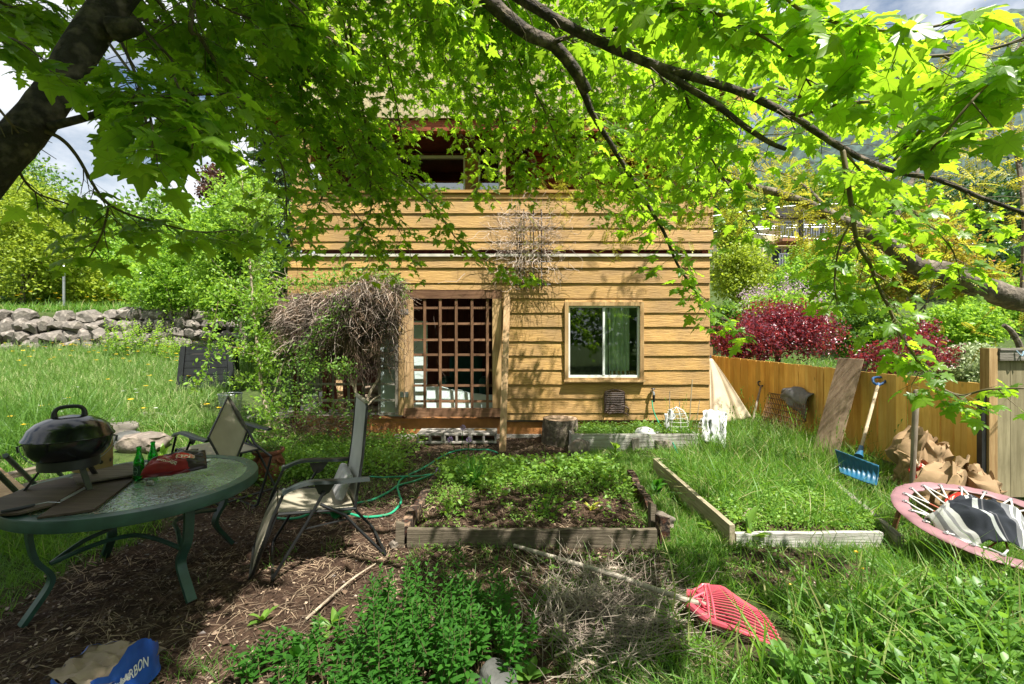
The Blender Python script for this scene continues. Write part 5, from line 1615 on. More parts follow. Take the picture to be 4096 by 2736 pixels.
# charcoal bag
cb = thing('charcoal_bag', 'crumpled red and black charcoal bag lying on the table', 'bag', tuple(onT(408, 1088)), R(0))
cb.rotation_euler = (R(36), 0, R(22)); cb.scale = (1.08, 1.08, 1.3); cb.location.z += .045
nu_, nv_ = 60, 34
Vb = []; Rb = []
for side in (1, -1):
 for j in range(nv_ + 1):
  for i in range(nu_ + 1):
   u = i / nu_ * 2 - 1; v = j / nv_ * 2 - 1
   e = max(0, (1 - abs(u) ** 3)) * max(0, (1 - abs(v) ** 2.6))
   x = u * .155 * (1 - .10 * v); y = v * .066 * (1 - .18 * max(0, -u)) + .022 * u
   nz = noise.noise(Vector((u * 2.2, v * 2.5, side * 3))) * .022 + noise.noise(Vector((u * 5, v * 5, side * 2))) * .009
   z = .045 + side * (.042 * e ** .5 * (1.15 - .3 * u)) + nz * e ** .3
   Vb.append((x, y, max(.001, z * (1 if side > 0 else .5)))); Rb.append(0)
Fb = []
off_ = (nu_ + 1) * (nv_ + 1)
for j in range(nv_):
 for i in range(nu_):
  a = j * (nu_ + 1) + i
  Fb.append((a, a + 1, a + nu_ + 2, a + nu_ + 1)); Fb.append((off_ + a + nu_ + 1, off_ + a + nu_ + 2, off_ + a + 1, off_ + a))
def bag_top(x, y):
 """height of the upper sheet at local x,y"""
 best = None
 u = x / .155; v = max(-1, min(1, (y - .022 * u) / .066))
 x2 = x; u = max(-1, min(1, x2 / .155 / (1 - .10 * v)))
 e = max(0, (1 - abs(u) ** 3)) * max(0, (1 - abs(v) ** 2.6))
 nz = noise.noise(Vector((u * 2.2, v * 2.5, 3))) * .022 + noise.noise(Vector((u * 5, v * 5, 2))) * .009
 return .045 + .042 * e ** .5 * (1.15 - .3 * u) + nz * e ** .3
bm0 = raw_mesh('bag_body', np.array(Vb), np.array(Fb), M['bagblack'], True, None)
bm0.materials.append(M['bagred'])
for p_ in bm0.polygons:
 c = p_.center
 if c.x < .05 - .5 * (c.y - .0) and c.y < .030 and not (c.x < -.09 and c.y > 0.0): p_.material_index = 1
link_mesh('bag_body', bm0, cb)
def on_bag(o, dx, dy, rot, lift=.002):
 import bmesh
 bm = bmesh.new(); bm.from_mesh(o.data); bmesh.ops.triangulate(bm, faces=bm.faces)
 bmesh.ops.subdivide_edges(bm, edges=[e for e in bm.edges if e.calc_length() > .012], cuts=2)
 bm.to_mesh(o.data); bm.free()
 for v in o.data.vertices:
  X = v.co.x * math.cos(rot) - v.co.y * math.sin(rot) + dx; Y = v.co.x * math.sin(rot) + v.co.y * math.cos(rot) + dy
  v.co = Vector((X, Y, bag_top(X, Y) + lift))
 o.data.update()
mbp = MB(); mbp.add([(.05 * math.cos(q), .024 * math.sin(q), 0) for q in np.linspace(0, 6.1, 24)], [tuple(range(24))]); o = mbp.build('logo_edge', M['cream'], cb); on_bag(o, .055, -.004, .0, .006)
mbp = MB(); mbp.add([(.047 * math.cos(q), .0215 * math.sin(q), 0) for q in np.linspace(0, 6.1, 24)], [tuple(range(24))]); o = mbp.build('logo_oval', M['redprint'], cb); on_bag(o, .055, -.004, .0, .0072)
o = text_part('lettering', 'KINGSFORD', .0165, M['cream'], cb, Matrix.Identity(4), depth=0, bold=.0006); on_bag(o, .055, -.004, 0, .0085)
o = text_part('lettering', 'MATCH LIGHT', .017, M['cream'], cb, Matrix.Identity(4), depth=0, bold=.0004); on_bag(o, -.035, -.036, -.28, .008)
o = text_part('lettering', 'STRAIGHT 12 LB', .009, M['cream'], cb, Matrix.Identity(4), depth=0); on_bag(o, -.03, -.014, -.28, .008)
mb = MB(); mb.box((0, 0, .004), (.05, .035, .008)); o = mb.build('matchbox', M['white'], None, loc=onT(472, 1057), rot=(0, 0, R(15)), smooth=False); tag(o, 'small pale matchbox lying behind the charcoal bag', 'matchbox')
# grill spatula
sp_ = thing('grill_spatula', 'long grill spatula with a dark handle lying across the dark boards', 'spatula', tuple(onT(80, 1165, .03)))
mb = MB(); mb.tube([onT(2, 1173, .035), onT(40, 1166, .035), onT(79, 1157, .035)], [.008, .010, .008], 8); ppart('handle', mb, M['handle'], sp_)
mb = MB(); mb.tube([onT(79, 1157, .035), onT(110, 1151, .037), onT(138, 1152, .034)], .0028, 6); ppart('shank', mb, M['steel'], sp_)
mb = MB(); a, b, c, d = onT(138, 1152, .034), onT(138, 1147, .034), onT(193, 1117, .034), onT(196, 1121, .034); th = Vector((0, 0, .003))
mb.hexa([a, d, c, b, a + th, d + th, c + th, b + th]); ppart('blade', mb, M['steel'], sp_)

# ================================================================ GRILL
gr = thing('charcoal_grill', 'small round black kettle grill on short legs standing on the patio table', 'grill', (-2.79, 2.87, TT), R(45)); gr.scale = (1.1, 1.1, 1.1)
g0 = .739
def gl_(z): return z - g0
mb = MB(); mb.lathe([(.196, gl_(1.035)), (.200, gl_(1.040)), (.196, gl_(1.048)), (.188, gl_(1.058)), (.172, gl_(1.095)), (.140, gl_(1.125)), (.095, gl_(1.148)), (.045, gl_(1.160)), (0, gl_(1.163))], 56); mb.build('lid', M['enamel'], gr, angle=60)
mb = MB(); mb.tube([(-.062, 0, gl_(1.150)), (-.060, 0, gl_(1.185)), (-.035, 0, gl_(1.208)), (.035, 0, gl_(1.208)), (.060, 0, gl_(1.185)), (.062, 0, gl_(1.150))], [.017, .012, .011, .011, .012, .017], 10, smooth_n=5); mb.build('lid_handle', M['handle'], gr)
mb = MB(); mb.lathe([(.190, gl_(1.036)), (.188, gl_(1.01)), (.176, gl_(.965)), (.150, gl_(.930)), (.128, gl_(.918)), (0, gl_(.915))], 56); mb.build('bowl', M['enamel'], gr, angle=60)
mb = MB(); mb.lathe([(.130, gl_(.922)), (.134, gl_(.920)), (.134, gl_(.868)), (.128, gl_(.866)), (.126, gl_(.92))], 48); mb.build('base_ring', M['black'], gr)
for a_ in (R(-150), R(-20), R(95)):
 a_ -= R(45); dx, dy = math.cos(a_), math.sin(a_)
 mb = MB(); tn = Vector((-dy, dx, 0)) * .014
 p0 = Vector((dx * .115, dy * .115, gl_(.872))); p1 = Vector((dx * .185, dy * .185, .004 + .014))
 ex = Vector((dx, dy, 0)) * .005
 mb.hexa([p1 - tn - ex, p1 + tn - ex, p1 + tn + ex, p1 - tn + ex, p0 - tn - ex, p0 + tn - ex, p0 + tn + ex, p0 - tn + ex]); mb.build('leg', M['black'], gr, smooth=False)
mb = MB(); bail = [(.198 * math.cos(q), -.03 + .0 * q, gl_(1.02) - .155 * math.sin(q)) for q in np.linspace(0, math.pi, 22)]
mb.tube(bail, .0022, 6); mb.build('wire_bail', M['steel'], gr)
for s_ in (-1, 1):
 mb = MB(); mb.tube([(s_ * .188, -.01, gl_(1.02)), (s_ * .205, -.02, gl_(1.015)), (s_ * .200, -.03, gl_(.985))], .005, 6); mb.build('bail_bracket', M['black'], gr)
# chimney starter
cs = thing('chimney_starter', 'tan scorched charcoal chimney with round air holes behind the grill', 'chimney starter', (-3.04, 3.3, TT)); cs.scale = (1.08, 1.08, 1.08)
mb = MB(); mb.lathe([(.100, 0), (.103, .002), (.103, .275), (.100, .278), (.097, .275), (.097, .004), (.100, 0)], 44); mb.build('drum', M['chimney'], cs)
hm_ = MB(); hm_.add([(.013 * math.cos(q), .013 * math.sin(q), 0) for q in np.linspace(0, 2 * math.pi, 13)[:-1]], [tuple(range(12))]); hme = hm_.mesh('air_hole', M['black'])
for k in range(10):
 a_ = 2 * math.pi * k / 10 + .2
 o = link_mesh('air_hole', hme, cs); o.matrix_local = Matrix.Translation((.1038 * math.cos(a_), .1038 * math.sin(a_), .055)) @ Matrix.Rotation(a_, 4, 'Z') @ Matrix.Rotation(R(90), 4, 'Y')

# ================================================================ RECLINING CHAIRS
def recliner(name, label, loc, rz, tilt_back=None):
 t = thing(name, label, 'folding chair', loc, rz, 'folding lounge chairs')
 W = .27
 rt = .0115
 # side profile: x forward, z up
 sb, sf = Vector((-.26, .385)), Vector((.30, .43))           # seat rail
 bt = Vector((-.35, 1.13)); bb = Vector((-.255, .40))
 kt, kb = Vector((.31, .43)), Vector((.485, .03))
 def V3(p, y): return Vector((p[0], y, p[1]))
 # seat frame
 for y in (-W, W):
  m = MB(); m.tube([V3(sb, y), V3(sf, y)], rt, 8); m.build('seat_rail', M['darkmetal'], t)
 m = MB(); m.tube([V3(sb, -W), V3(sb, W)], rt, 8); m.build('seat_crossbar', M['darkmetal'], t)
 # back frame: inverted U
 if tilt_back is None:
  m = MB(); b0 = V3(bb, -W); b1 = V3(bt + Vector((0, -.03)), -W + .005); b2 = V3(bt, -W + .05); b3 = V3(bt, W - .05); b4 = V3(bt + Vector((0, -.03)), W - .005); b5 = V3(bb, W)
  m.tube([b0, b0.lerp(b1, .5) + Vector((-.012, 0, 0)), b1, b2, b3, b4, b4.lerp(b5, .5) + Vector((-.012, 0, 0)), b5], rt, 8); m.build('back_frame', M['darkmetal'], t)
  def bf(u, v):
   y = (u - .5) * 2 * (W - .02); p = bb.lerp(bt, .03 + .965 * v)
   sag = -.03 * math.sin(math.pi * v) * (1 - (2 * u - 1) ** 2 * .6)
   return Vector((p.x + .0 + sag, y, p.y))
  m = MB(); m.grid(bf, 10, 24); o = m.build('back_sling', M['sling2'], t, angle=None); solid(o, .004)
  m = MB(); m.tube([V3(bt, -W + .03), V3(bt, W - .03)], .017, 10); m.build('back_top_wrap', M['sling'], t)
 else:
  A, L, Rr_, B = tilt_back
  m = MB(); m.tube([B, L, A, Rr_, Rr_.lerp(B, .9)], rt, 8); m.build('back_frame', M['darkmetal'], t)
  m = MB(); m.grid(lambda u, v: L.lerp(A, u).lerp(B.lerp(Rr_, u), v) + (A - L).cross(B - L).normalized() * .014 * math.sin(3.14 * v), 12, 12); o = m.build('back_sling', M['sling'], t, angle=None); solid(o, .004)
  m = MB(); m.tube([A, A.lerp(Rr_, .5) + Vector((0, 0, .01)), Rr_], [.012, .02, .012], 8); m.build('sling_binding', M['binding'], t)
 # seat sling
 def sf_(u, v):
  y = (u - .5) * 2 * (W - .025); p = sb.lerp(sf, v)
  return Vector((p.x, y, p.y - .035 * math.sin(math.pi * v) * (1 - (2 * u - 1) ** 2) + .004))
 m = MB(); m.grid(sf_, 12, 18); o = m.build('seat_sling', M['sling'], t, angle=None); solid(o, .004)
 def kf(u, v):
  y = (u - .5) * 2 * (W - .025); p = kt.lerp(kb, v * .92)
  return Vector((p.x + .02 * math.sin(v * 3.14), y, p.y))
 m = MB(); m.grid(kf, 10, 14); o = m.build('leg_sling', M['sling'], t, angle=None); solid(o, .004)
 m = MB(); m.tube([V3(kt, -W), V3(kb + Vector((-.02, .04)), -W), V3(kb, -W + .03), V3(kb, W - .03), V3(kb + Vector((-.02, .04)), W), V3(kt, W)], rt, 8); m.build('leg_rest_frame', M['darkmetal'], t)
 # lacing cord in short loops down both sides
 m = MB()
 for y in (-1, 1):
  for k in range(26):
   v = (k + .5) / 26
   if tilt_back is None:
    p = bf(0.5 + y * .5, v); q = V3(bb.lerp(bt, v) + Vector((-.012 * math.sin(math.pi * v), 0)), y * W)
    m.tube([p, q + Vector((0, 0, .012))], .0035, 4)
  for k in range(16):
   v = (k + .5) / 16; p = sf_(0.5 + y * .5, v); q = V3(sb.lerp(sf, v), y * W); m.tube([p, q + Vector((.012, 0, 0))], .0035, 4)
   p = kf(0.5 + y * .5, v); q = V3(kt.lerp(kb, v * .92), y * W); m.tube([p, q], .0035, 4)
 o = m.build('lacing', M['black'], t); o['kind'] = 'stuff'
 # arms, legs on both sides
 for y in (-1, 1):
  yo = y * (W + .035)
  m = MB()
  prof = [(-.36, .595), (-.30, .60), (-.15, .607), (0, .622), (.12, .625), (.22, .60), (.27, .58)]
  pts = crom([Vector((a, yo, b)) for a, b in prof], 4); vs = []; fs = []
  for j, p in enumerate(pts):
   w_ = .026 + .010 * math.sin(j / len(pts) * 3.1); h_ = .013
   vs += [p + Vector((0, -w_, -h_)), p + Vector((0, w_, -h_)), p + Vector((0, w_ * .8, h_ * .6)), p + Vector((0, 0, h_)), p + Vector((0, -w_ * .8, h_ * .6))]
  n_ = len(pts)
  for j in range(n_ - 1):
   for q in range(5): fs.append((j * 5 + q, j * 5 + (q + 1) % 5, j * 5 + 5 + (q + 1) % 5, j * 5 + 5 + q))
  fs += [(4, 3, 2, 1, 0), tuple((n_ - 1) * 5 + q for q in range(5))]
  m.add(vs, fs); m.build('armrest', M['greenmetal'] if False else plain('dark grey green plastic', (.018, .024, .024), .4, var=.2), t, angle=50)
  # front arm strut down to the leg rest
  m = MB(); m.tube([(.255, yo - y * .012, .585), (.345, yo - y * .015, .40), (.40, yo - y * .02, .24)], rt, 8); m.build('arm_strut', M['darkmetal'], t)
  m = MB(); m.lathe([(0, -.012), (.02, -.012), (.02, .012), (0, .012)], 14); o = m.build('knob', M['steel'], t, loc=(.255, yo, .585), rot=(R(90), 0, 0))
  # pivot plate under the arm
  m = MB(); Mm = Matrix.Translation((0, yo - y * .02 - .004, 0)) @ Matrix.Rotation(R(90), 4, 'X')
  m.prism([(-.11, .595), (-.06, .53), (-.02, .51), (.02, .53), (.05, .60)], .007, Mm); m.build('pivot_plate', M['black'], t, smooth=False)
  # crossed legs
  m = MB(); m.tube([(-.02, yo - y * .01, .545), (.10, yo, .36), (.32, yo, .05), (.335, yo, .02)], rt, 8); m.build('front_leg', M['darkmetal'], t)
  m = MB(); m.tube([(.005, yo - y * .03, .455), (-.18, yo - y * .03, .35), (-.26, yo - y * .02, .26), (-.49, yo - y * .02, .015)], rt, 8); m.build('rear_leg', M['darkmetal'], t)
  m = MB(); m.tube([(.12, yo - y * .015, .31), (-.2, yo - y * .02, .325)], .006, 6); m.build('link_bar', M['darkmetal'], t)
 m = MB(); m.tube([(.335, -W - .035, .02), (.34, -W + .02, .012), (.34, W - .02, .012), (.335, W + .035, .02)], rt, 8); m.build('front_foot_bar', M['darkmetal'], t)
 m = MB(); m.tube([(-.49, -W - .015, .015), (-.50, -W + .03, .012), (-.50, W - .03, .012), (-.49, W + .015, .015)], rt, 8); m.build('rear_foot_bar', M['darkmetal'], t)
 return t
c1 = recliner('folding_lounge_chair', 'black framed folding lounge chair with taupe sling seat in front of the left bed', (-1.44, 3.38, .0), R(207)); c1.scale = (.88, 1, 1)
# folded cushion on the near chair
m = MB(); m.box((0, 0, 0), (.06, .36, .20)); o = m.build('seat_cushion', M['cushion'], None, loc=Vector((-1.44, 3.38, .51)) + Vector((math.cos(R(207)) * -.165, math.sin(R(207)) * -.165, .0)), rot=(0, R(-24), R(207)))
bevel(o, .022, 3); tag(o, 'folded grey cushion pushed against the back of the near folding chair', 'cushion')
a143 = R(150); L2 = Vector((-3.02, 4.72, .03))
Rm = Matrix.Rotation(-a143, 3, 'Z')
def loc2(v): return Rm @ (Vector(v) - L2)
Aw, Lw, Rw = P(522, 909, 4.65), P(477, 1003, 4.25), P(567, 989, 4.62)
Bw = Lw + (Rw - Aw)
c2 = recliner('folding_lounge_chair', 'black framed folding lounge chair with a twisted tan back behind the patio table', tuple(L2), a143, tilt_back=(loc2(Aw), loc2(Lw), loc2(Rw), loc2(Bw)))
# big U tube at its right
m = MB(); m.tube([loc2(P(567, 985, 4.6)), loc2(P(584, 1018, 4.5)), loc2(P(621, 1046, 4.35)), loc2(P(607, 1100, 4.33)), loc2(P(590, 1156, 4.3)), loc2(P(583, 1161, 4.3)), loc2(P(512, 1131, 4.6))], .0125, 8); m.build('side_frame', M['darkmetal'], c2)

# ================================================================ POTS, BASKET, BIN, LUMBER
tpp = thing('terracotta_pot', 'brown terracotta strawberry pot with moss on top behind the table', 'pot', tuple(PG(615, 1100, 0)))
m = MB(); m.lathe([(0, 0), (.10, 0), (.135, .05), (.165, .13), (.165, .19), (.14, .25), (.125, .285), (.15, .30), (.165, .32), (.16, .345), (.145, .345), (.13, .30), (0, .29)], 36); m.build('body', M['terracotta'], tpp, angle=50)
for a_, z_ in ((R(-20), .20), (R(-105), .22), (R(-60), .12)):
 m = MB(); m.lathe([(.028, 0), (.04, .03), (.045, .055), (.038, .055), (.02, .01)], 14); o = m.build('pocket', M['terracotta'], tpp, loc=(.145 * math.cos(a_), .145 * math.sin(a_), z_)); o.rotation_euler = (0, R(40), a_)
m = MB(); m.grid(lambda u, v: Vector((.13 * (u * 2 - 1) * .95, .13 * (v * 2 - 1) * math.sqrt(max(0, 1 - (u * 2 - 1) ** 2)), .32)), 12, 12); m.build('soil_top', M['chip'], tpp)
gp = thing('plastic_pot', 'green plastic flower pot tipped on its side under the near chair', 'pot', tuple(PG(781, 1188, 0) + Vector((0, 0.05, .085))))
gp.rotation_euler = (R(88), R(8), R(-38))
m = MB(); m.lathe([(0, -.07), (.062, -.07), (.080, .065), (.086, .065), (.086, .085), (.076, .085), (.058, -.06), (0, -.06)], 30); m.build('body', M['potgreen'], gp, angle=40)
wb = P(527, 903, 7.3)
wbk = thing('mesh_basket', 'silver wire mesh waste basket standing behind the twisted chair', 'basket', (wb.x, 7.3, wb.z - .36))
m = MB()
for k in range(36):
 a_ = 2 * math.pi * k / 36
 m.tube([(.13 * math.cos(a_), .13 * math.sin(a_), 0), (.168 * math.cos(a_), .168 * math.sin(a_), .36)], .0025, 4)
for k in range(16):
 z_ = .36 * k / 15; rr_ = .13 + .038 * k / 15
 m.tube([(rr_ * math.cos(a_), rr_ * math.sin(a_), z_) for a_ in np.linspace(0, 2 * math.pi, 25)], .0022, 4)
o = m.build('mesh_wall', M['steel'], wbk); o['kind'] = 'stuff'
m = MB(); m.tube([(.17 * math.cos(a_), .17 * math.sin(a_), .362) for a_ in np.linspace(0, 2 * math.pi, 31)], .007, 6); m.build('rim', M['steel'], wbk)
# compost bin
bx, by = P(482, 890, 9.3).x, 9.3
bzz = float(gz(bx, by))
bin_ = thing('compost_bin', 'black slatted plastic compost bin standing in the long grass', 'compost bin', (bx, by, bzz), R(24))
S0, S1, Hh = .44, .38, .86
for k, (dx, dy) in enumerate([(0, -1), (1, 0), (0, 1), (-1, 0)]):
 ang = math.atan2(dy, dx) + math.pi / 2
 for j in range(6):
  z0_, z1_ = .04 + j * .135, .04 + j * .135 + .126
  if k == 1 and j == 0: continue
  s_0 = S0 + (S1 - S0) * z0_ / Hh; s_1 = S0 + (S1 - S0) * z1_ / Hh
  m = MB()
  def L(x, y, z): return Matrix.Rotation(ang, 3, 'Z') @ Vector((x, y, z))
  hw0, hw1 = s_0 - .05, s_1 - .05
  m.hexa([L(-hw0, -s_0, z0_), L(hw0, -s_0, z0_), L(hw0, -s_0 + .02, z0_), L(-hw0, -s_0 + .02, z0_), L(-hw1, -s_1 - .004, z1_), L(hw1, -s_1 - .004, z1_), L(hw1, -s_1 + .02, z1_), L(-hw1, -s_1 + .02, z1_)])
  m.build('slat', M['plasticblack'], bin_, smooth=False)
 m = MB(); cx, cy = (Matrix.Rotation(ang, 3, 'Z') @ Vector((1, -1, 0))).xy
 m.hexa([(cx * (S0 + s1 * 0) + a, cy * S0 + b, 0) for a, b in ((-.045, -.045), (.045, -.045), (.045, .045), (-.045, .045))] + [(cx * S1 + a, cy * S1 + b, Hh) for a, b in ((-.04, -.04), (.04, -.04), (.04, .04), (-.04, .04))]) if False else m.hexa([(cx * S0 + a, cy * S0 + b, 0) for a, b in ((-.045, -.045), (.045, -.045), (.045, .045), (-.045, .045))] + [(cx * S1 + a, cy * S1 + b, Hh) for a, b in ((-.04, -.04), (.04, -.04), (.04, .04), (-.04, .04))])
 m.build('corner_rail', M['plasticblack'], bin_, smooth=False)
m = MB()
m.span((-.3, -.3, .4), (.3, .3, .7)); o = m.build('compost', plain('dark compost', (.04, .028, .02), .95), bin_, smooth=False)
# loose boards in the grass and the lumber pile at the left
lg = 'loose planks in the grass at the left'
def plank(a, b, w_, t_, lab, mat='greyX', lift=.03):
 a = Vector(a); b = Vector(b); d = (b - a)
 m = MB(); m.box((0, 0, 0), (d.length, w_, t_)); o = m.build('loose_plank', M[mat], None, loc=(a + b) / 2 + Vector((0, 0, lift)), smooth=False)
 o.rotation_euler = d.to_track_quat('X', 'Z').to_euler(); tag(o, lab, 'plank', lg); return o
plank(GH(262, 938), GH(345, 950), .14, .03, 'short reddish plank lying in the grass behind the rocks', 'trim')
plank(GH(330, 950), GH(420, 963), .13, .03, 'grey plank in the grass, right of the reddish one', 'greyX')
plank(GH(320, 958), GH(380, 968), .10, .03, 'narrow brown plank end half sunk in the grass', 'oldX')
plank(GH(0, 985), GH(100, 955), .12, .04, 'long brown plank lying in the grass at the left edge of the photo', 'trim')
plank(PG(-60, 1070, .1), PG(70, 1030, .12), .14, .05, 'dark plank on the lumber pile behind the grill', 'oldX')
plank(PG(-60, 1115, .15), PG(130, 1072, .16), .12, .05, 'lower dark plank of the lumber pile behind the grill', 'oldX')
plank(PG(-80, 1150, .1), PG(150, 1105, .1), .16, .04, 'nearest dark plank of the lumber pile by the table edge', 'oldX')
def pole(a, b, r_, lab, mat='steel'):
 m = MB(); m.tube([a, b], r_, 10); o = place('metal_bar', m, M[mat]); tag(o, lab, 'bar', 'bars on the lumber pile'); return o
bl_ = plain('bluish grey bar', (.16, .18, .21), .5, metal=.3, var=.3, scale=14); M['bluebar'] = bl_
pole(P(12, 1044, 3.25), PG(88, 1118, .30), .017, 'bluish grey bar slanting down behind the left side of the grill', 'bluebar')
pole(P(-8, 1082, 3.0), PG(50, 1140, .35), .017, 'bluish grey bar nearest the left edge of the photo', 'bluebar')
pole(P(100, 1046, 3.4), PG(150, 1100, .3), .015, 'bluish grey bar half hidden behind the legs of the grill', 'bluebar')
m = MB(); a, b, c, d = PG(-40, 1185, .35), PG(60, 1128, .35), PG(0, 1078, .30), PG(-60, 1090, .30)
m.hexa([a, b, c, d] + [v + Vector((0, 0, .03)) for v in (a, b, c, d)]); o = place('pale_board', m, M['newwood'], smooth=False); tag(o, 'pale flat board on the lumber pile at the left edge of the photo', 'board')

# ================================================================ BLUE PAPER SACK (bottom left)
bs = thing('blue_sack', 'torn blue and white paper charcoal sack lying open on the ground', 'sack', tuple(PG(245, 1556, .03)), R(-16))
def sack(u, v, k=1.0):
 a = u * 2 * math.pi
 n_ = 3.2; ca, sa = math.cos(a), math.sin(a); r = (abs(ca) ** n_ + abs(sa) ** n_) ** (-1 / n_)
 w_, d_ = .215 * k, .15 * k
 tear = .035 * noise.noise(Vector((ca * 3, sa * 3, 4))) + .02 * noise.noise(Vector((ca * 11, sa * 11, 2))) + .05 * max(0, ca)
 h = (.085 + tear * .6 + .10 * max(0, ca) ** 3 * (1 if sa > -.6 else .4) - .03 * max(0, -sa)) * v
 q = noise.noise_vector(Vector((ca * 2.2, sa * 2.2, v * 2))) * .02
 return Vector((ca * r * w_ * (1 - .10 * v), sa * r * d_ * (1 - .1 * v), h)) + q * (0.3 + v)
m = MB(); m.grid(lambda u, v: sack(u, v), 80, 14); m.build('blue_outside', M['blueprint'], bs, angle=30)
m = MB(); m.grid(lambda u, v: sack(u, v, .985) + Vector((0, 0, -.001)), 80, 14)
m.grid(lambda u, v: Vector((.38 * (u - .5), .27 * (v - .5), .055 + .03 * u + .045 * abs(noise.noise(Vector((u * 3, v * 4, 0)))) + .02 * noise.noise(Vector((u * 8, v * 9, 0))))), 20, 16)
m.build('paper_lining', M['kraftin'], bs, angle=30)
for (body, size, a0, v0) in [('CHARBON', .040, -.25, .45), ('NATUREL', .024, -.55, .45)]:
 o = text_part('lettering', body, size, M['white'], bs, Matrix.Identity(4), depth=0, bold=.0006)
 import bmesh
 bm = bmesh.new(); bm.from_mesh(o.data); bmesh.ops.triangulate(bm, faces=bm.faces); bmesh.ops.subdivide_edges(bm, edges=[e for e in bm.edges if e.calc_length() > .012], cuts=2); bm.to_mesh(o.data); bm.free()
 for v in o.data.vertices:
  u = (a0 + v.co.x * 5.2) / (2 * math.pi); vv = v0 + v.co.y * 7
  p = sack(u, vv); n__ = Vector((p.x, p.y * 2, 0)).normalized(); v.co = p + n__ * .003
 o.data.update()
m = MB()
for k in range(5):
 m.tube([sack((-1.75 + q * 1.1) / 6.283, .25 + .13 * k) * 1.008 for q in np.linspace(0, 1, 14)], .0012, 4)
m.build('print_lines', M['white'], bs)

# ================================================================ LEAF AND BLADE SHAPES
def tri_fan(outline, c):
 V = [c] + outline; n_ = len(outline)
 return np.array(V, float), np.array([(0, i + 1, (i + 1) % n_ + 1) for i in range(n_)])
def maple_tmpl(curl):
 half = [(0.0, 0.0), (.10, .02), (.30, -.06), (.36, .02), (.24, .12), (.33, .17), (.52, .18), (.50, .27), (.56, .36), (.43, .37), (.24, .36), (.30, .50), (.27, .60), (.17, .62), (.12, .72), (.09, .86), (0.0, 1.0)]
 pts = [(x, y) for x, y in half] + [(-x, y) for x, y in half[-2:0:-1]]
 out = [(x, y, -curl * abs(x) * .5 - curl * .55 * (y - .3) ** 2 + (.04 if i % 2 else 0)) for i, (x, y) in enumerate(pts)]
 return tri_fan(out, (0, .30, .03))
MAP = [maple_tmpl(.15), maple_tmpl(.45), maple_tmpl(.8)]
OV = (np.array([(0, 0, 0), (.26, .3, .06), (.22, .7, .05), (0, 1, -.1), (-.22, .7, .05), (-.26, .3, .06), (0, .5, 0)]), np.array([(0, 1, 6), (1, 2, 6), (2, 3, 6), (3, 4, 6), (4, 5, 6), (5, 0, 6)]))
DI = (np.array([(0, 0, 0), (.32, .5, .08), (0, 1, -.08), (-.32, .5, .08)]), np.array([(0, 1, 2), (0, 2, 3)]))
LA = (np.array([(0, 0, 0), (.10, .3, .03), (.08, .7, -.03), (0, 1, -.16), (-.08, .7, -.03), (-.10, .3, .03)]), np.array([(0, 1, 5), (1, 2, 4), (1, 4, 5), (2, 3, 4)]))
def pinnate():
 V = [(0, 0, 0), (.008, .5, .02), (-.008, .5, .02), (0, 1, -.1)]; F = [(0, 1, 2), (1, 3, 2)]
 for k in range(7):
  y = .12 + k * .12; z = .02 - .1 * y * y
  for s in (-1, 1):
   b = len(V); l = .17 * (1 - .25 * abs(k - 3) / 3)
   V += [(0, y, z), (s * l * .5, y - .02, z + .01), (s * l, y + .045, z - .04), (s * l * .5, y + .075, z + .01)]; F += [(b, b + 1, b + 2), (b, b + 2, b + 3)]
 b = len(V); V += [(0, .95, -.08), (.05, 1.03, -.09), (0, 1.13, -.14), (-.05, 1.03, -.09)]; F += [(b, b + 1, b + 2), (b, b + 2, b + 3)]
 return np.array(V, float), np.array(F)
PIN = pinnate()
def blade_t(bend):
 ys = [0, .38, .72, 1.0]; ws = [.5, .46, .3, 0]
 V = []
 for y, w_ in zip(ys, ws):
  z = -bend * y ** 2.2; yy = y * (1 - bend * .25 * y)
  V += [(-w_, yy, z), (w_, yy, z)] if w_ else [(0, yy, z)]
 return np.array(V, float), np.array([(0, 1, 3), (0, 3, 2), (2, 3, 5), (2, 5, 4), (4, 5, 6)])
BL = [blade_t(.12), blade_t(.4), blade_t(.85)]
def seedhead():
 V, F = [], []
 V += [(-.5, 0, 0), (.5, 0, 0), (0, 1, -.05)]; F += [(0, 1, 2)]
 for k in range(6):
  y = .72 + k * .05; b = len(V); s = 1 if k % 2 else -1
  V += [(0, y, 0), (s * 2.6, y + .05, .015), (s * 1, y + .08, 0)]; F += [(b, b + 1, b + 2)]
 return np.array(V, float), np.array(F)
SEED = seedhead()

def in_house(x, y):
 return ((x > -3.62) & (x < 3.2) & (y > 7.13)) | ((x > -5.35) & (x < -3.6) & (y > 7.25) & (y < 10.65))
def near_rake(x, y):
 d = []
 for (px, py, r) in [(1600, 1380, .17), (1650, 1385, .20), (1700, 1410, .22), (1755, 1450, .16), (1795, 1485, .10), (1420, 1400, .16), (1350, 1400, .2), (1300, 1430, .15), (1450, 1440, .14), (1500, 1350, .07), (1400, 1312, .06), (1300, 1285, .06), (1640, 1440, .16), (1700, 1480, .14), (330, 1045, .36), (262, 1010, .3), (290, 1030, .3), (245, 985, .2), (1165, 1560, .12)]:
  q = GH(px, py) if px < 400 else PG(px, py); d.append((x - q.x) ** 2 + (y - q.y) ** 2 < r * r)
 return np.any(d, axis=0)
def in_view(x, y, m=1.12):
 return (np.abs(x) < y * 1.125 * m + .3) & (y > 1.55)
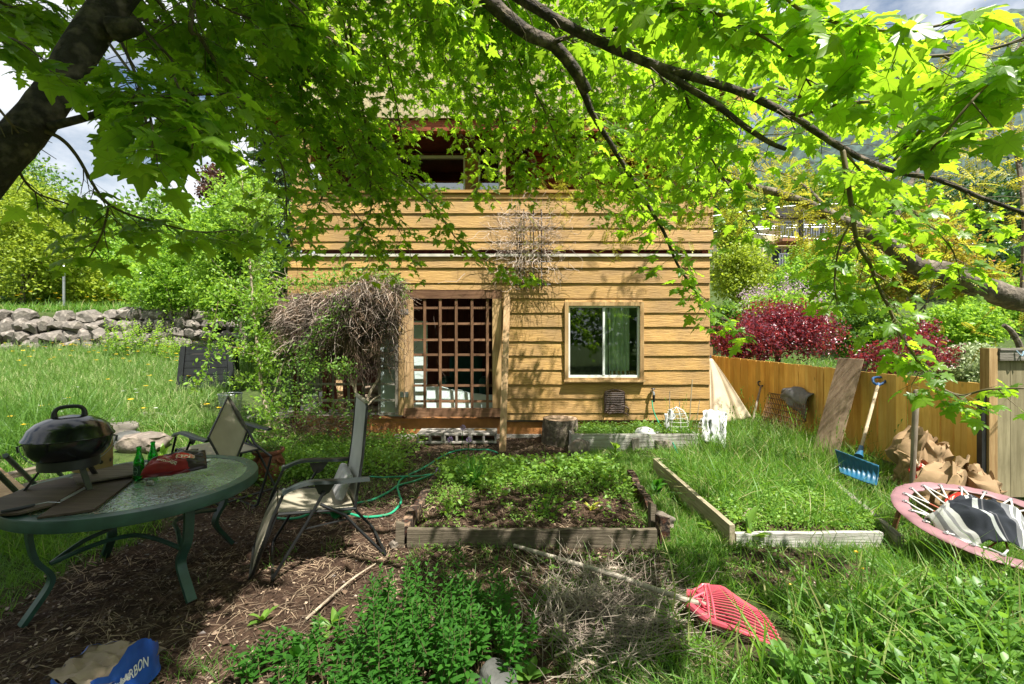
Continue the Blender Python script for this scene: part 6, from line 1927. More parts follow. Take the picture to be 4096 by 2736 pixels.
def scat(n_, x0, x1, y0, y1, dens=None, view=True, bare=False):
 x = rng.uniform(x0, x1, n_); y = rng.uniform(y0, y1, n_)
 k = ~in_house(x, y)
 if view: k &= in_view(x, y)
 k &= ~near_rake(x, y) & ~((x > -1.5 + .3 * vnoise(x, y, 3, 4)) & (x < .75) & (y > 5.75 + .25 * vnoise(x, y, 2, 6)) & (y < 7.2) & (rng.random(len(x)) < .93) & (x > -50) * (not bare))
 if dens is not None: k &= rng.random(n_) < dens(x, y)
 x, y = x[k], y[k]
 return np.stack([x, y, gz(x, y)], -1)
def blades(P_, h0, h1, w_, tm=None, lean=.35, up=1.0):
 n_ = len(P_)
 tip = rng.normal(0, lean, (n_, 3)); tip[:, 2] = up
 nm_ = rng.normal(0, 1, (n_, 3)); nm_[:, 2] = .3
 L = rng.uniform(h0, h1, n_) * rng.uniform(.6, 1, n_)
 return frames(tip, nm_, L, wid=w_ * rng.uniform(.7, 1.3, n_), thick=L)
def grass_obj(name, P_, h0, h1, w_, mat, lab, lean=.35, seeds=0.0, parent=None, extra=None):
 which = rng.integers(0, 3, len(P_)); data = []
 for k in range(3):
  q = P_[which == k]
  if len(q): data.append(stamp_data(BL[k][0], BL[k][1], blades(q, h0, h1, w_, lean=lean), q))
 if seeds:
  q = P_[rng.random(len(P_)) < seeds]
  data.append(stamp_data(SEED[0], SEED[1], blades(q, h1, h1 * 1.5, w_ * .55, lean=lean * .6), q))
 if extra: data += extra
 o = link_mesh(name, join_raw(name, data, M[mat]), parent)
 return tag(o, lab, 'grass', kind='stuff') if parent is None else o
def low_leaves(P_, per, spread, h, s0, s1, tm, flat=1.0):
 """leaf tufts: per leaves around each point"""
 n_ = len(P_) * per
 c = np.repeat(P_, per, axis=0)
 a = rng.random(n_) * 2 * math.pi; r = spread * np.sqrt(rng.random(n_))
 q = c + np.stack([np.cos(a) * r, np.sin(a) * r, rng.random(n_) * h], -1)
 tip = np.stack([np.cos(a), np.sin(a), rng.normal(.1, .35, n_)], -1) + rng.normal(0, .3, (n_, 3))
 nm_ = rng.normal(0, .45, (n_, 3)); nm_[:, 2] += flat
 return stamp_data(tm[0], tm[1], frames(tip, nm_, rng.uniform(s0, s1, n_)), q)

# ================================================================ GRASS AND WEEDS
turf = lambda x, y: np.clip(1.05 - soil(x, y) * 1.1, 0.0, 1)
sparse = lambda x, y: 0.05 + 0.0 * x
# back lawn at the left: tall seeding meadow
pts = scat(120000, -17, -3.2, 6.6, 15, lambda x, y: turf(x, y) * np.clip(.25 + .75 * (9 / y), 0, 1) * (y < wall_y(x) - .3))
grass_obj('meadow_grass', pts, .14, .34, .011, 'grasspale', 'long seeding meadow grass of the left lawn', .4, .10)
pts = scat(60000, -9, -2.4, 3.2, 7.2, lambda x, y: turf(x, y) * np.clip(.55 + .5 * vnoise(x, y, 1.1, 8), .12, 1))
grass_obj('lawn_grass', pts, .08, .24, .006, 'grassbright', 'green grass with taller tufts between the table and the meadow', .45, .02)
# dark bushy grass at the left edge
pts = scat(9000, -8.2, -5.0, 4.8, 7.4, lambda x, y: (((x + 6.9) / 1.3) ** 2 + ((y - 6.2) / 1.0) ** 2 < 1 + .3 * vnoise(x, y, 2, 2)) * 1.0)
grass_obj('tall_grass_clump', pts, .40, .85, .012, 'grass', 'tall dark grass clump at the left edge behind the planks', .5)
# terrace above the wall
pts = scat(50000, -22, -4, 14.7, 20, lambda x, y: (y > wall_y(x) + .15) * np.clip(.5 + .5 * vnoise(x, y, .8, 9), .15, 1))
grass_obj('terrace_grass', pts, .25, .6, .02, 'grassbright', 'rank bright growth on the terrace above the stone wall', .4)
# front left: shaded short grass left of the table and sparse tufts in the mulch
pts = scat(30000, -4.6, -2.3, 1.6, 4.2, lambda x, y: turf(x, y) * .8)
grass_obj('shade_grass', pts, .04, .11, .005, 'grass', 'short dark grass at the left of the patio table', .5)
tufts = lambda x, y: np.clip(vnoise(x, y, 2.4, 12) * 1.6 - .75, 0, 1) * .5
pts = scat(36000, -2.6, 1.6, 1.6, 3.5, lambda x, y: np.where(x > -.75, np.clip(.34 + .5 * vnoise(x, y, 3.1, 6), 0.03, 1) * (1 - .6 * soil(x, y)), tufts(x, y)))
grass_obj('thin_grass', pts, .04, .13, .0042, 'grass', 'thin patchy grass growing through the mulch', .55)
# between and right of the beds
pts = scat(30000, 1.15, 4.7, 2.1, 3.55, lambda x, y: np.clip(turf(x, y) * (.75 + .35 * vnoise(x, y, 2.2, 5)), .10, 1))
grass_obj('front_grass', pts, .05, .17, .0045, 'grassbright', 'bright grass in front of the right bed', .5, .01)
pts = scat(30000, 1.1, 1.65, 3.4, 7, lambda x, y: np.clip(.5 + .5 * vnoise(x, y, 3, 5), .1, 1) * .8)
pts = np.concatenate([pts, scat(30000, .2, 4.6, 5.15, 6.35, lambda x, y: np.clip(.1 + .75 * sst(1.2, 2.6, x) + .25 * vnoise(x, y, 2.3, 4), .03, 1))])
grass_obj('gap_grass', pts, .05, .17, .0045, 'grassbright', 'grass growing round the beds', .5)
rbed = lambda x, y: sst(1.68, 1.75, x) * (x < 2.86 + (y - 3.5) * .31)
pts = scat(15000, 1.7, 3.6, 3.55, 5.6, lambda x, y: rbed(x, y) * np.clip(.05 + .6 * sst(3.8, 4.9, y) + .45 * vnoise(x, y, 2.6, 7), .02, 1))
grass_obj('bed_grass', pts, .14, .42, .0072, 'grassbright', 'tall fresh grass overgrowing the right bed', .55, .01)
pts = scat(32000, 2.4, 4.62, 5.2, 11, lambda x, y: np.clip(.6 + .5 * vnoise(x, y, 1.9, 7), .15, 1) * ((x > 3.3) | (y < 7)) * sst(4.66, 4.25, x))
grass_obj('fence_grass', pts, .12, .50, .007, 'grassbright', 'tall grass between the planter box and the fence', .45, .02)
pts = scat(9000, 2.9, 4.6, 3.3, 5.4, lambda x, y: .7 * sst(4.5, 3.7, x + 0 * y) + .05)
grass_obj('corner_grass', pts, .08, .26, .006, 'grassbright', 'grass round the foot of the paper bags', .5)
# long arching blades in the near right corner
pts = scat(3000, .9, 3.6, 1.62, 2.85, lambda x, y: np.clip(.35 + .6 * sst(1.0, 2.2, x) + .3 * vnoise(x, y, 3, 2), .08, 1))
grass_obj('near_grass', pts, .22, .55, .010, 'grassbright', 'long arching grass blades in the near right corner', .5)
pts = scat(15000, .2, 3.2, 1.62, 2.9, lambda x, y: np.clip(.45 + .4 * vnoise(x, y, 3.4, 2), .05, 1))
grass_obj('near_short_grass', pts, .05, .16, .0046, 'grassbright', 'shorter grass under the broad leaves in the near right corner', .6)
# whole strip of grass beyond the right fence
pts = scat(22000, 4.85, 16, 4.5, 15, lambda x, y: .8 + 0 * x)
grass_obj('neighbour_grass', pts, .1, .35, .018, 'grassbright', 'grass of the garden beyond the fence', .4)

# ground cover and weeds
def stuff_leaves(name, data, mat, lab, cat='weeds'):
 o = link_mesh(name, join_raw(name, data, M[mat])); return tag(o, lab, cat, kind='stuff')
b1 = lambda x, y: np.clip(.10 + .75 * sst(3.9, 4.9, y + .25 * vnoise(x, y, 2.2, 3)) + .35 * vnoise(x, y, 4.2, 3), .02, 1)
p1 = scat(3600, -.78, 1.16, 3.55, 5.15, b1)
p1b = scat(900, -.75, 1.15, 3.75, 5.15, lambda x, y: np.clip(.9 * sst(4.0, 5.0, y) + .3 * vnoise(x, y, 2.6, 1), 0, 1))
stuff_leaves('bed_weeds', [low_leaves(p1, 9, .035, .05, .012, .028, OV), low_leaves(p1b, 12, .06, .16, .03, .06, OV, .6)], 'clover', 'small leafy weeds covering the back of the left bed')
p2 = scat(6000, 1.7, 3.6, 3.52, 5.5, lambda x, y: rbed(x, y) * np.clip(.8 + .4 * vnoise(x, y, 4, 2), .2, 1))
p2b = scat(700, 1.7, 3.5, 3.6, 5.5, lambda x, y: rbed(x, y) * .5)
stuff_leaves('clover_cover', [low_leaves(p2, 7, .04, .05, .012, .030, OV), low_leaves(p2b, 8, .05, .10, .025, .05, OV, .6)], 'clover', 'bright clover like ground cover in the right bed', 'ground cover')
p3 = scat(5000, -1.0, 3.8, 2.3, 3.6, lambda x, y: np.clip(vnoise(x, y, 3.4, 14) * .8 - .05 + .25 * sst(1.2, 2.5, x), 0, 1))
p3b = scat(2600, .9, 2.8, 5.3, 6.3, lambda x, y: .5 + 0 * x)
p3c = scat(2000, .9, 2.6, 6.42, 7.1, lambda x, y: .25 + .3 * vnoise(x, y, 5, 2))
stuff_leaves('path_weeds', [low_leaves(np.concatenate([p3, p3b]), 7, .035, .04, .012, .032, OV), low_leaves(p3c, 9, .05, .12, .02, .05, OV, .5)], 'weed', 'small weeds in front of the beds and in the planter')
p4 = scat(1700, -3.4, -1.2, 4.3, 6.9, lambda x, y: np.clip(.9 * sst(1.5, .6, ((x + 2.3) / 1.15) ** 2 + ((y - 5.9) / .9) ** 2) + .25 * vnoise(x, y, 2.4, 3), .0, 1))
stuff_leaves('corner_weeds', [low_leaves(p4, 12, .10, .22, .025, .055, OV, .6)], 'clover', 'bright leafy weeds under the vine at the left corner of the house')
pts = scat(13000, -3.0, .2, 4.2, 6.3, lambda x, y: np.clip(.35 + .5 * vnoise(x, y, 2.1, 31), 0.03, 1) * .5)
grass_obj('trodden_grass', pts, .04, .13, .0048, 'grasspale', 'thin trodden grass between the near chair and the step', .7)

# stalks and chips on bare soil
def straw(n_, x0, x1, y0, y1, l0, l1, w_, dens=None):
 q = scat(n_, x0, x1, y0, y1, dens, bare=True); m_ = len(q); q[:, 2] += rng.uniform(.004, .02, m_)
 d = rng.normal(0, 1, (m_, 3)); d[:, 2] *= .12
 nm_ = rng.normal(0, .3, (m_, 3)); nm_[:, 2] += 1
 L = rng.uniform(l0, l1, m_)
 return stamp_data(BL[1][0], BL[1][1], frames(d, nm_, L, wid=w_ * rng.uniform(.6, 1.5, m_), thick=L * .5), q)
sl = lambda x, y: soil(x, y) * .9 + .08
V_, F_s, r_ = straw(22000, -3.4, 1.5, 1.6, 6.9, .03, .20, .0032, sl)
o = link_mesh('dry_straw', raw_mesh('dry_straw', V_, F_s, M['drygrass'], False, r_)); tag(o, 'dry stalks and straw strewn over the bare soil', 'straw', kind='stuff')
q = scat(30000, -3.6, 3.2, 1.6, 7.1, sl, bare=True); m_ = len(q); q[:, 2] += rng.uniform(.002, .014, m_)
nm_ = rng.normal(0, .45, (m_, 3)); nm_[:, 2] += 1
d_ = stamp_data(DI[0], DI[1], frames(rng.normal(0, 1, (m_, 3)) * [1, 1, .15], nm_, rng.uniform(.006, .030, m_) * (1 + (rng.random(m_) < .04))), q)
o = link_mesh('bark_mulch', raw_mesh('bark_mulch', *d_[:2], M['chip'], False, d_[2])); tag(o, 'bark chips and dead leaf bits over the trodden soil', 'mulch', kind='stuff')

# flowers in the grass
def dots(name, P_, h0, h1, s, mat, lab, cat='flowers'):
 n_ = len(P_); q = P_.copy(); q[:, 2] += rng.uniform(h0, h1, n_)
 c = np.repeat(q, 5, axis=0); a = np.tile(np.arange(5) * 2 * math.pi / 5, n_) + np.repeat(rng.random(n_) * 6, 5)
 tip = np.stack([np.cos(a), np.sin(a), np.full(n_ * 5, .25)], -1); nm_ = np.tile([0, 0, 1.0], (n_ * 5, 1)) + rng.normal(0, .2, (n_ * 5, 3))
 d = stamp_data(DI[0] * [1.6, 1, 1], DI[1], frames(tip, nm_, np.full(n_ * 5, s)), c)
 o = link_mesh(name, raw_mesh(name, *d[:2], M[mat], False, d[2])); return tag(o, lab, cat, kind='stuff')
dots('buttercups', np.concatenate([scat(380, -15, -5, 10, 14.2, lambda x, y: (y < wall_y(x) - .5) * .5), scat(30, -8, -4, 5, 9)]), .28, .42, .045, 'yellow', 'yellow buttercups in the meadow below the stone wall')
dots('terrace_flowers', scat(60, -20, -6, 15, 18), .5, .7, .06, 'yellow', 'yellow flowers on the terrace above the wall')
dots('seed_heads', scat(26, -8, -3.8, 6.5, 10), .28, .40, .03, 'fluff', 'white dandelion seed heads in the meadow')
for (px, py, h, lab) in [(1975, 1318, .05, 'yellow dandelion in the grass below the right bed, nearer the rake'), (1962, 1300, .10, 'yellow dandelion in the grass in front of the trampoline'), (1812, 1352, .03, 'lone yellow dandelion beside the red rake head')]:
 p = GP(px, py)
 t = thing('dandelion', lab, 'flower', tuple(p), 0, 'dandelions by the rake')
 a = np.arange(22) * 2.4; tip = np.stack([np.cos(a), np.sin(a), np.linspace(.1, 1.2, 22)], -1)
 d = stamp_data(DI[0], DI[1], frames(tip, np.tile([0, 0, 1.0], (22, 1)), np.full(22, .016)), np.tile([0, 0, h], (22, 1)))
 link_mesh('bloom', raw_mesh('bloom', *d[:2], M['yellow'], False, d[2]), t)
 m = MB(); m.tube([(0, 0, 0), (0.004, 0, h)], .002, 5); m.build('stem', M['twig'], t)

# ---------------------------------------------------------------- single plants
def rosette(px, py, n_, L, wid, mat, lab, name='weed_plant', up=.45, cat='weed', grp=None, h=0.0):
 p = GP(px, py); t = thing(name, lab, cat, tuple(p), 0, grp)
 a = rng.random(n_) * 6.283; tip = np.stack([np.cos(a), np.sin(a), rng.uniform(up * .3, up * 2, n_)], -1)
 nm_ = np.tile([0, 0, 1.0], (n_, 1)) + rng.normal(0, .25, (n_, 3))
 LLL = rng.uniform(.6, 1, n_) * L
 me_t = (OV[0] * [wid, 1, 1], OV[1]); q = rng.normal(0, .006, (n_, 3)); q[:, 2] = rng.uniform(0, h + .01, n_)
 V1, F1, R1 = stamp_data(*me_t, frames(tip, nm_, LLL), q)
 leafobj = []
 per = len(me_t[0]); pf = len(me_t[1])
 for i in range(n_):
  me = raw_mesh('leaf', V1[i * per:(i + 1) * per], me_t[1], M[mat], True, R1[i * per:(i + 1) * per])
  link_mesh('leaf', me, t)
 if h > .05:
  m = MB(); m.tube([(0, 0, 0), (0, 0, h)], .004, 5); m.build('stem', M['twig'], t)
 return t
rosette(1715, 1250, 9, .20, .55, 'weed', 'tall dandelion weed with long toothed leaves at the front corner of the right bed', up=1.2, h=.12)
rosette(1640, 1225, 8, .17, .7, 'weed', 'dandelion rosette on the grass between the two beds', up=.9)
rosette(1505, 1140, 10, .16, .8, 'herb', 'dark broad leaved plant near the right edge of the left bed', up=.7, h=.12)
rosette(1420, 1120, 8, .13, .8, 'herb', 'broad leaved plant in the middle of the left bed', up=.7, h=.1)
rosette(1230, 1130, 8, .12, .7, 'weed', 'small weed rosette in the centre of the left bed', up=.6, h=.06)
rosette(1355, 1200, 9, .11, .35, 'gold', 'yellowing plant just behind the front board of the left bed', up=.5)
rosette(760, 1430, 7, .13, .6, 'weed', 'dandelion leaves on the mulch right of the blue sack', up=.6, grp=None)
rosette(600, 1430, 6, .12, .6, 'weed', 'small dandelion leaves on the mulch near the table leg', up=.5)
rosette(690, 1520, 9, .16, .7, 'herb', 'leafy weed at the bottom edge left of the herb clump', up=.7, h=.05)
rosette(1290, 1470, 6, .12, .6, 'weed', 'dandelion leaves in front of the brush pile', up=.5)
rosette(370, 1075, 10, .18, .6, 'weed', 'light green leafy weed behind the green bottles', up=1.0, h=.15)
rosette(1210, 1545, 8, .13, .9, 'nettle', 'round leaved seedling beside the dark rock', up=.6)
rosette(880, 985, 16, .16, .9, 'clover', 'light green vine leaves at the foot of the foundation left of the step', up=.8, h=.12)
rosette(1410, 1055, 12, .18, .6, 'clover', 'big toothed weed in front of the stump', up=1.0, h=.14)
rosette(1485, 990, 9, .09, .9, 'clover', 'strawberry leaves in the low white pot', up=.8, h=.05)
# flowering chives: a clump of tall tubular leaves in the left bed
def chives(px, py, n_, h, lab):
 p = GP(px, py); t = thing('chive_clump', lab, 'chives', tuple(p), 0, 'allium clumps in the left bed')
 q = np.zeros((n_, 3)); q[:, :2] = rng.normal(0, .03, (n_, 2))
 data = [stamp_data(BL[1][0], BL[1][1], blades(q, h * .6, h, .007, lean=.35), q)]
 o = link_mesh('leaves', join_raw('leaves', data, M['herb']), t); o['kind'] = 'stuff'
 return t
ch = chives(1085, 1150, 90, .48, 'tall dark green allium clump near the left end of the left bed')
chives(1250, 1215, 14, .40, 'few arching onion leaves leaning over the front board of the left bed')
for i, (px, py) in enumerate([(1060, 980), (1031, 1007), (1074, 1008), (1004, 1078)]):
 tp_ = P(px, py, 4.5 if i < 3 else 4.7); b_ = GP(1060 + (i - 1) * 8, 1125)
 t = thing('allium_flower', ['tallest purple allium flower in front of the concrete step', 'left purple allium flower in front of the concrete step', 'right purple allium flower in front of the concrete step', 'lowest purple allium flower beside the green hose'][i], 'flower', tuple(b_), 0, 'purple allium flowers')
 m = MB(); r0 = tp_ - b_; m.tube([(0, 0, 0), r0 * .5 + Vector((.01, 0, .02)), r0], .0035, 5, smooth_n=3); m.build('stem', M['herb'], t)
 a = rdir(60); d = stamp_data(DI[0], DI[1], frames(a, rdir(60), np.full(60, .018)), np.array(r0)[None, :] + a * .014)
 link_mesh('flower_head', raw_mesh('flower_head', *d[:2], M['purpleflower'], False, d[2]), t)

# herb clump in the foreground: upright stems with whorls of narrow leaves
def stems_plant(name, lab, cat, bases, h0, h1, leaf, nl, mat, tm=LA, spread=.16, grp=None, taper=.5):
 c = np.mean(bases, axis=0); t = thing(name, lab, cat, tuple(c), 0, grp)
 Q, T_, Nn, S = [], [], [], []
 m = MB()
 for b in bases:
  h = random.uniform(h0, h1); lean = Vector((random.gauss(0, spread), random.gauss(0, spread), 1)).normalized()
  b = Vector(b) - Vector(c)
  top = b + lean * h
  m.tube([b, b.lerp(top, .5) + Vector((random.gauss(0, .01), random.gauss(0, .01), 0)), top], [.004, .0015], 4)
  for k in range(nl):
   f = (k + .5) / nl; f = .18 + .82 * f ** .8
   p = b.lerp(top, f); a = k * 2.4 + random.random()
   T_.append((math.cos(a), math.sin(a), .35 + 1.2 * max(0, f - .75) * 3 + random.gauss(0, .15))); Q.append(p); Nn.append((random.gauss(0, .2), random.gauss(0, .2), 1)); S.append(leaf * (1 - taper * f * f) * random.uniform(.7, 1.15))
 m.build('stems', M['twig'], t)['kind'] = 'stuff'
 d = stamp_data(tm[0], tm[1], frames(np.array(T_), np.array(Nn), np.array(S)), np.array(Q))
 o = link_mesh('foliage', raw_mesh('foliage', *d[:2], M[mat], False, d[2]), t); o['kind'] = 'stuff'
 return t
def disc(cx, cy, rx, ry, n_):
 a = rng.random(n_) * 6.283; r = np.sqrt(rng.random(n_)); x = cx + rx * r * np.cos(a); y = cy + ry * r * np.sin(a)
 return np.stack([x, y, gz(x, y)], -1)
WL = (LA[0] * [1.9, 1, 1], LA[1])
stems_plant('herb_clump', 'large deep green clump of upright herbs in the middle foreground', 'herb', disc(-.36, 2.28, .46, .34, 120), .18, .42, .060, 30, 'herb', WL)
stems_plant('herb_clump', 'lower deep green herbs at the bottom edge in front of the big clump', 'herb', disc(-.50, 1.90, .50, .15, 48), .10, .24, .055, 22, 'herb', WL)
stems_plant('herb_clump', 'sparser green herbs trailing left of the big clump', 'herb', disc(-.95, 2.15, .30, .28, 42), .08, .22, .06, 16, 'herb', WL)
stems_plant('lawn_shrub', 'light green bushy shrub standing in front of the stone wall', 'shrub', disc(P(300, 800, 12.4).x, 12.6, .8, .35, 60), .6, 1.2, .11, 26, 'tree1', (LA[0] * [2.4, 1, 1], LA[1]), .3)
stems_plant('lawn_shrub', 'lower shrub growing right of the first in front of the stone wall', 'shrub', disc(P(380, 800, 12.0).x, 12.2, .6, .3, 30), .35, .7, .10, 20, 'tree1', (LA[0] * [2.4, 1, 1], LA[1]), .3)
# broad leaves in the near right corner
bases = scat(420, .95, 3.0, 1.65, 2.6, lambda x, y: np.clip(.08 + .9 * sst(1.2, 2.0, x - .8 * (y - 2.0)) + .2 * vnoise(x, y, 3, 9), 0, 1))
t_ = stems_plant('broad_weeds', 'thick patch of broad pointed leaves in the near right corner', 'weeds', bases, .10, .28, .085, 13, 'nettle', (OV[0] * [1.25, 1, 1], OV[1]), .25, taper=.35)
# a few green stems at the trampoline front
stems_plant('herb_clump', 'leafy stems rising in front of the trampoline ring', 'herb', disc(2.62, 2.55, .35, .12, 12), .2, .38, .055, 20, 'weed', WL)
# moss in the strawberry pot
d = low_leaves(disc(0, 0, .12, .12, 140) * [1, 1, 0] + [0, 0, .33], 6, .02, .09, .012, .025, OV, .5)
o = link_mesh('moss', raw_mesh('moss', *d[:2], M['grasspale'], False, d[2]), tpp); o['kind'] = 'stuff'

# ================================================================ BRUSH AND DEAD VINES
def squiggle(p, d, L, n_, wob, grav=0.0):
 p = Vector(p); d = Vector(d).normalized(); out = [p.copy()]
 for k in range(n_):
  d = (d + Vector((random.gauss(0, wob), random.gauss(0, wob), random.gauss(0, wob) - grav))).normalized(); p = p + d * (L / n_); out.append(p.copy())
 return out
m = MB()
for k in range(1000):
 px = random.gauss(1375, 85); py = random.gauss(1400, 55)
 if not (1180 < px < 1590 and 1295 < py < 1560): continue
 p = GP(px, py, abs(random.gauss(0, .035))); a = random.gauss(0.1, .8) + (0 if random.random() < .6 else 1.6)
 pts = squiggle(p, (math.cos(a), math.sin(a), random.gauss(0, .12)), random.uniform(.12, .5), 6, .16)
 for q in pts: q.z = max(q.z, float(gz(q.x, q.y)) + .006)
 m.tube(pts, [random.uniform(.0016, .004), .0009], 3, caps=False)
o = m.build('brush_pile', plain('grey brush', (.42, .35, .28), .85, var=.4, scale=4, stain=(.20, .15, .12)), None); tag(o, 'pile of dry grey twigs lying under the rake handle', 'brush pile', kind='stuff')
for i, (x0, y0, x1, y1, r_, lab) in enumerate([(1285, 1380, 1290, 1470, .010, 'thick brown stick at the left side of the brush pile'), (1370, 1525, 1290, 1540, .009, 'pale broken branch end at the bottom of the brush pile'), (1270, 1500, 1480, 1465, .006, 'long bent grey stick along the bottom of the brush pile'), (700, 1420, 860, 1290, .008, 'long thin stick lying on the mulch left of the herb clump'), (1700, 1215, 1730, 1195, .008, 'short red brown stick in the right bed')]):
 a, b = GP(x0, y0, .02), GP(x1, y1, .03 if i != 4 else .06); m = MB(); mid_ = (a + b) / 2 + Vector((.02, .03, .03)); m.tube([a, mid_, b], [r_, r_ * .6], 7, smooth_n=4); o = place('stick', m, M['oldvine']); tag(o, lab, 'stick', 'loose sticks')

# dead climber over the left lattice
vine = thing('dead_climber', 'old climber with a thick mat of dead twigs and new leaves over the left lattice', 'climber', (HX(835), 6.9, 0))
vb = Vector(vine.location)
m = MB()
for (pts, r_) in [([(832, 975, 6.85), (826, 930, 6.9), (812, 890, 6.95), (800, 850, 7.0), (790, 800, 7.0), (800, 740, 6.95)], [.03, .014]),
    ([(834, 975, 6.84), (838, 930, 6.88), (850, 895, 6.92), (868, 860, 6.98), (862, 800, 7.0), (845, 745, 6.95)], [.028, .012]),
    ([(828, 940, 6.87), (815, 905, 6.9), (818, 860, 6.98), (835, 800, 7.0), (830, 740, 6.96)], [.02, .010]),
    ([(836, 935, 6.86), (856, 915, 6.9), (872, 905, 6.92)], [.018, .006]), ([(812, 890, 6.93), (795, 868, 6.95), (780, 850, 6.97)], [.012, .005])]:
 m.tube([P(*q) - vb for q in pts], r_, 8, smooth_n=4)
m.build('stem', M['oldvine'], vine)
m = MB(); m2 = MB()
for k in range(3400):
 # twigs of the overhanging mat, flowing outwards and down
 u = random.random()
 cx = 640 + 275 * u; top = 655 + 22 * math.sin(u * 6) + (25 if u < .15 else 0)
 py = top + abs(random.gauss(0, 1)) * 58 * (1 if u < .5 else .9)
 if py > 830: continue
 Y = 6.95 - random.random() * .45
 p = P(cx + random.gauss(0, 8), py, Y)
 dx = (u - .5) * 1.3 + random.gauss(0, .5)
 pts = squiggle(p - vb, (dx, -random.random() * .8, random.gauss(.0, .5)), random.uniform(.12, .38), 6, .22, .16)
 (m if k % 3 else m2).tube(pts, [random.uniform(.0024, .0055), .0013], 3, caps=False)
for k in range(1700):
 px = random.gauss(800, 50); p = P(px, random.uniform(720, 835), 7.05 - random.random() * .25)
 pts = squiggle(p - vb, (random.gauss(0, .5), -.1, -.8), random.uniform(.2, .5), 7, .20, .05)
 m.tube(pts, [.003, .001], 3, caps=False)
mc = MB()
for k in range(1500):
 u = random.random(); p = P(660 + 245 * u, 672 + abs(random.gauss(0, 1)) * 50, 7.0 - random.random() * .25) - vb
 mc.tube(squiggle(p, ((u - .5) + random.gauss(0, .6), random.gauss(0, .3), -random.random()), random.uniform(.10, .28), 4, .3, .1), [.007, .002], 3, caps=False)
mc.build('inner_twigs', plain('shade toned inner twigs', (.10, .065, .045), .9, var=.4), vine)['kind'] = 'stuff'  # darker copy of the twig colour gives the shade inside the mat
m.build('dead_twigs', M['drytwig'], vine)['kind'] = 'stuff'
m2.build('bleached_twigs', M['palevine'], vine)['kind'] = 'stuff'
m = MB()
for k in range(14):
 a = P(random.uniform(655, 690), random.uniform(640, 660), 6.9) - vb
 m.tube(squiggle(a, (-.8, -.2, .6), random.uniform(.4, .7), 10, .30, .12), [.0045, .002], 4)
m.build('curling_stems', M['oldvine'], vine)['kind'] = 'stuff'
# leaves of the climber: on top of the mat, and trailing down the left side
def along(pts, n_, sd):
 pts = crom([P(*q) for q in pts], 8); out = []
 for _ in range(n_):
  k = random.random() * (len(pts) - 1); i = int(k); p = pts[i].lerp(pts[min(i + 1, len(pts) - 1)], k - i)
  out.append(p + Vector((random.gauss(0, sd), random.gauss(0, sd), random.gauss(0, sd))))
 return np.array(out)
def leafcloud(Q, s0, s1, tm, mat, parent, name='foliage', up=.5):
 n_ = len(Q); q = Q - np.array(parent.location) if parent else Q
 nm_ = rng.normal(0, .7, (n_, 3)); nm_[:, 2] += up; nm_[:, 1] -= .35
 tip = rng.normal(0, 1, (n_, 3)); tip[:, 2] -= .35
 d = stamp_data(tm[0], tm[1], frames(tip, nm_, rng.uniform(s0, s1, n_)), q)
 o = link_mesh(name, raw_mesh(name, *d[:2], M[mat], False, d[2]), parent); o['kind'] = 'stuff'; return o
Q = np.concatenate([along([(690, 655, 6.7), (760, 640, 6.7), (850, 632, 6.75), (905, 650, 6.8), (915, 680, 6.85)], 1300, .085),
     along([(905, 650, 6.8), (912, 690, 6.9), (925, 700, 6.95)], 60, .05), along([(868, 575, 7.05), (880, 610, 7.0), (885, 640, 6.9)], 40, .03), along([(905, 625, 7.0), (906, 660, 6.9)], 40, .03)])
leafcloud(Q, .03, .06, OV, 'clover', vine)
Q = np.concatenate([along([(790, 690, 6.45), (760, 720, 6.45), (735, 760, 6.4), (700, 800, 6.4), (690, 840, 6.4)], 500, .09),
     along([(690, 800, 6.4), (700, 850, 6.4), (690, 900, 6.4), (720, 940, 6.3)], 380, .12), along([(700, 850, 6.35), (760, 835, 6.35), (805, 850, 6.3)], 380, .065),
     along([(640, 840, 6.5), (650, 900, 6.5), (640, 960, 6.4)], 300, .12), along([(700, 930, 6.2), (770, 940, 6.2), (830, 960, 6.2)], 420, .12)])
leafcloud(Q, .028, .055, OV, 'weed', vine, 'young_foliage')
m = MB()
for pts in [[(700, 960, 6.4), (692, 900, 6.4), (696, 850, 6.4), (705, 800, 6.4), (740, 750, 6.4), (790, 690, 6.45)], [(692, 900, 6.4), (740, 850, 6.35), (805, 852, 6.3)], [(660, 990, 6.4), (645, 920, 6.5), (640, 850, 6.5)]]:
 m.tube([P(*q) - vb for q in pts], [.009, .003], 6, smooth_n=5)
m.build('runner', M['twig'], vine)
# heap of dead twigs at the foot of the vine
m = MB()
for k in range(420):
 px = random.gauss(745, 60); py = random.gauss(975, 22); p = P(px, py, random.uniform(5.9, 6.6)); p.z = max(p.z, .03)
 pts = squiggle(p, (random.gauss(0, 1), random.gauss(0, .6), random.gauss(.0, .35)), random.uniform(.15, .5), 6, .2)
 for q in pts: q.z = max(q.z, .01)
 m.tube(pts, [random.uniform(.002, .004), .001], 3, caps=False)
o = m.build('twig_heap', M['drytwig'], None); tag(o, 'heap of dead vine twigs at the left foundation of the house', 'twig heap', kind='stuff')
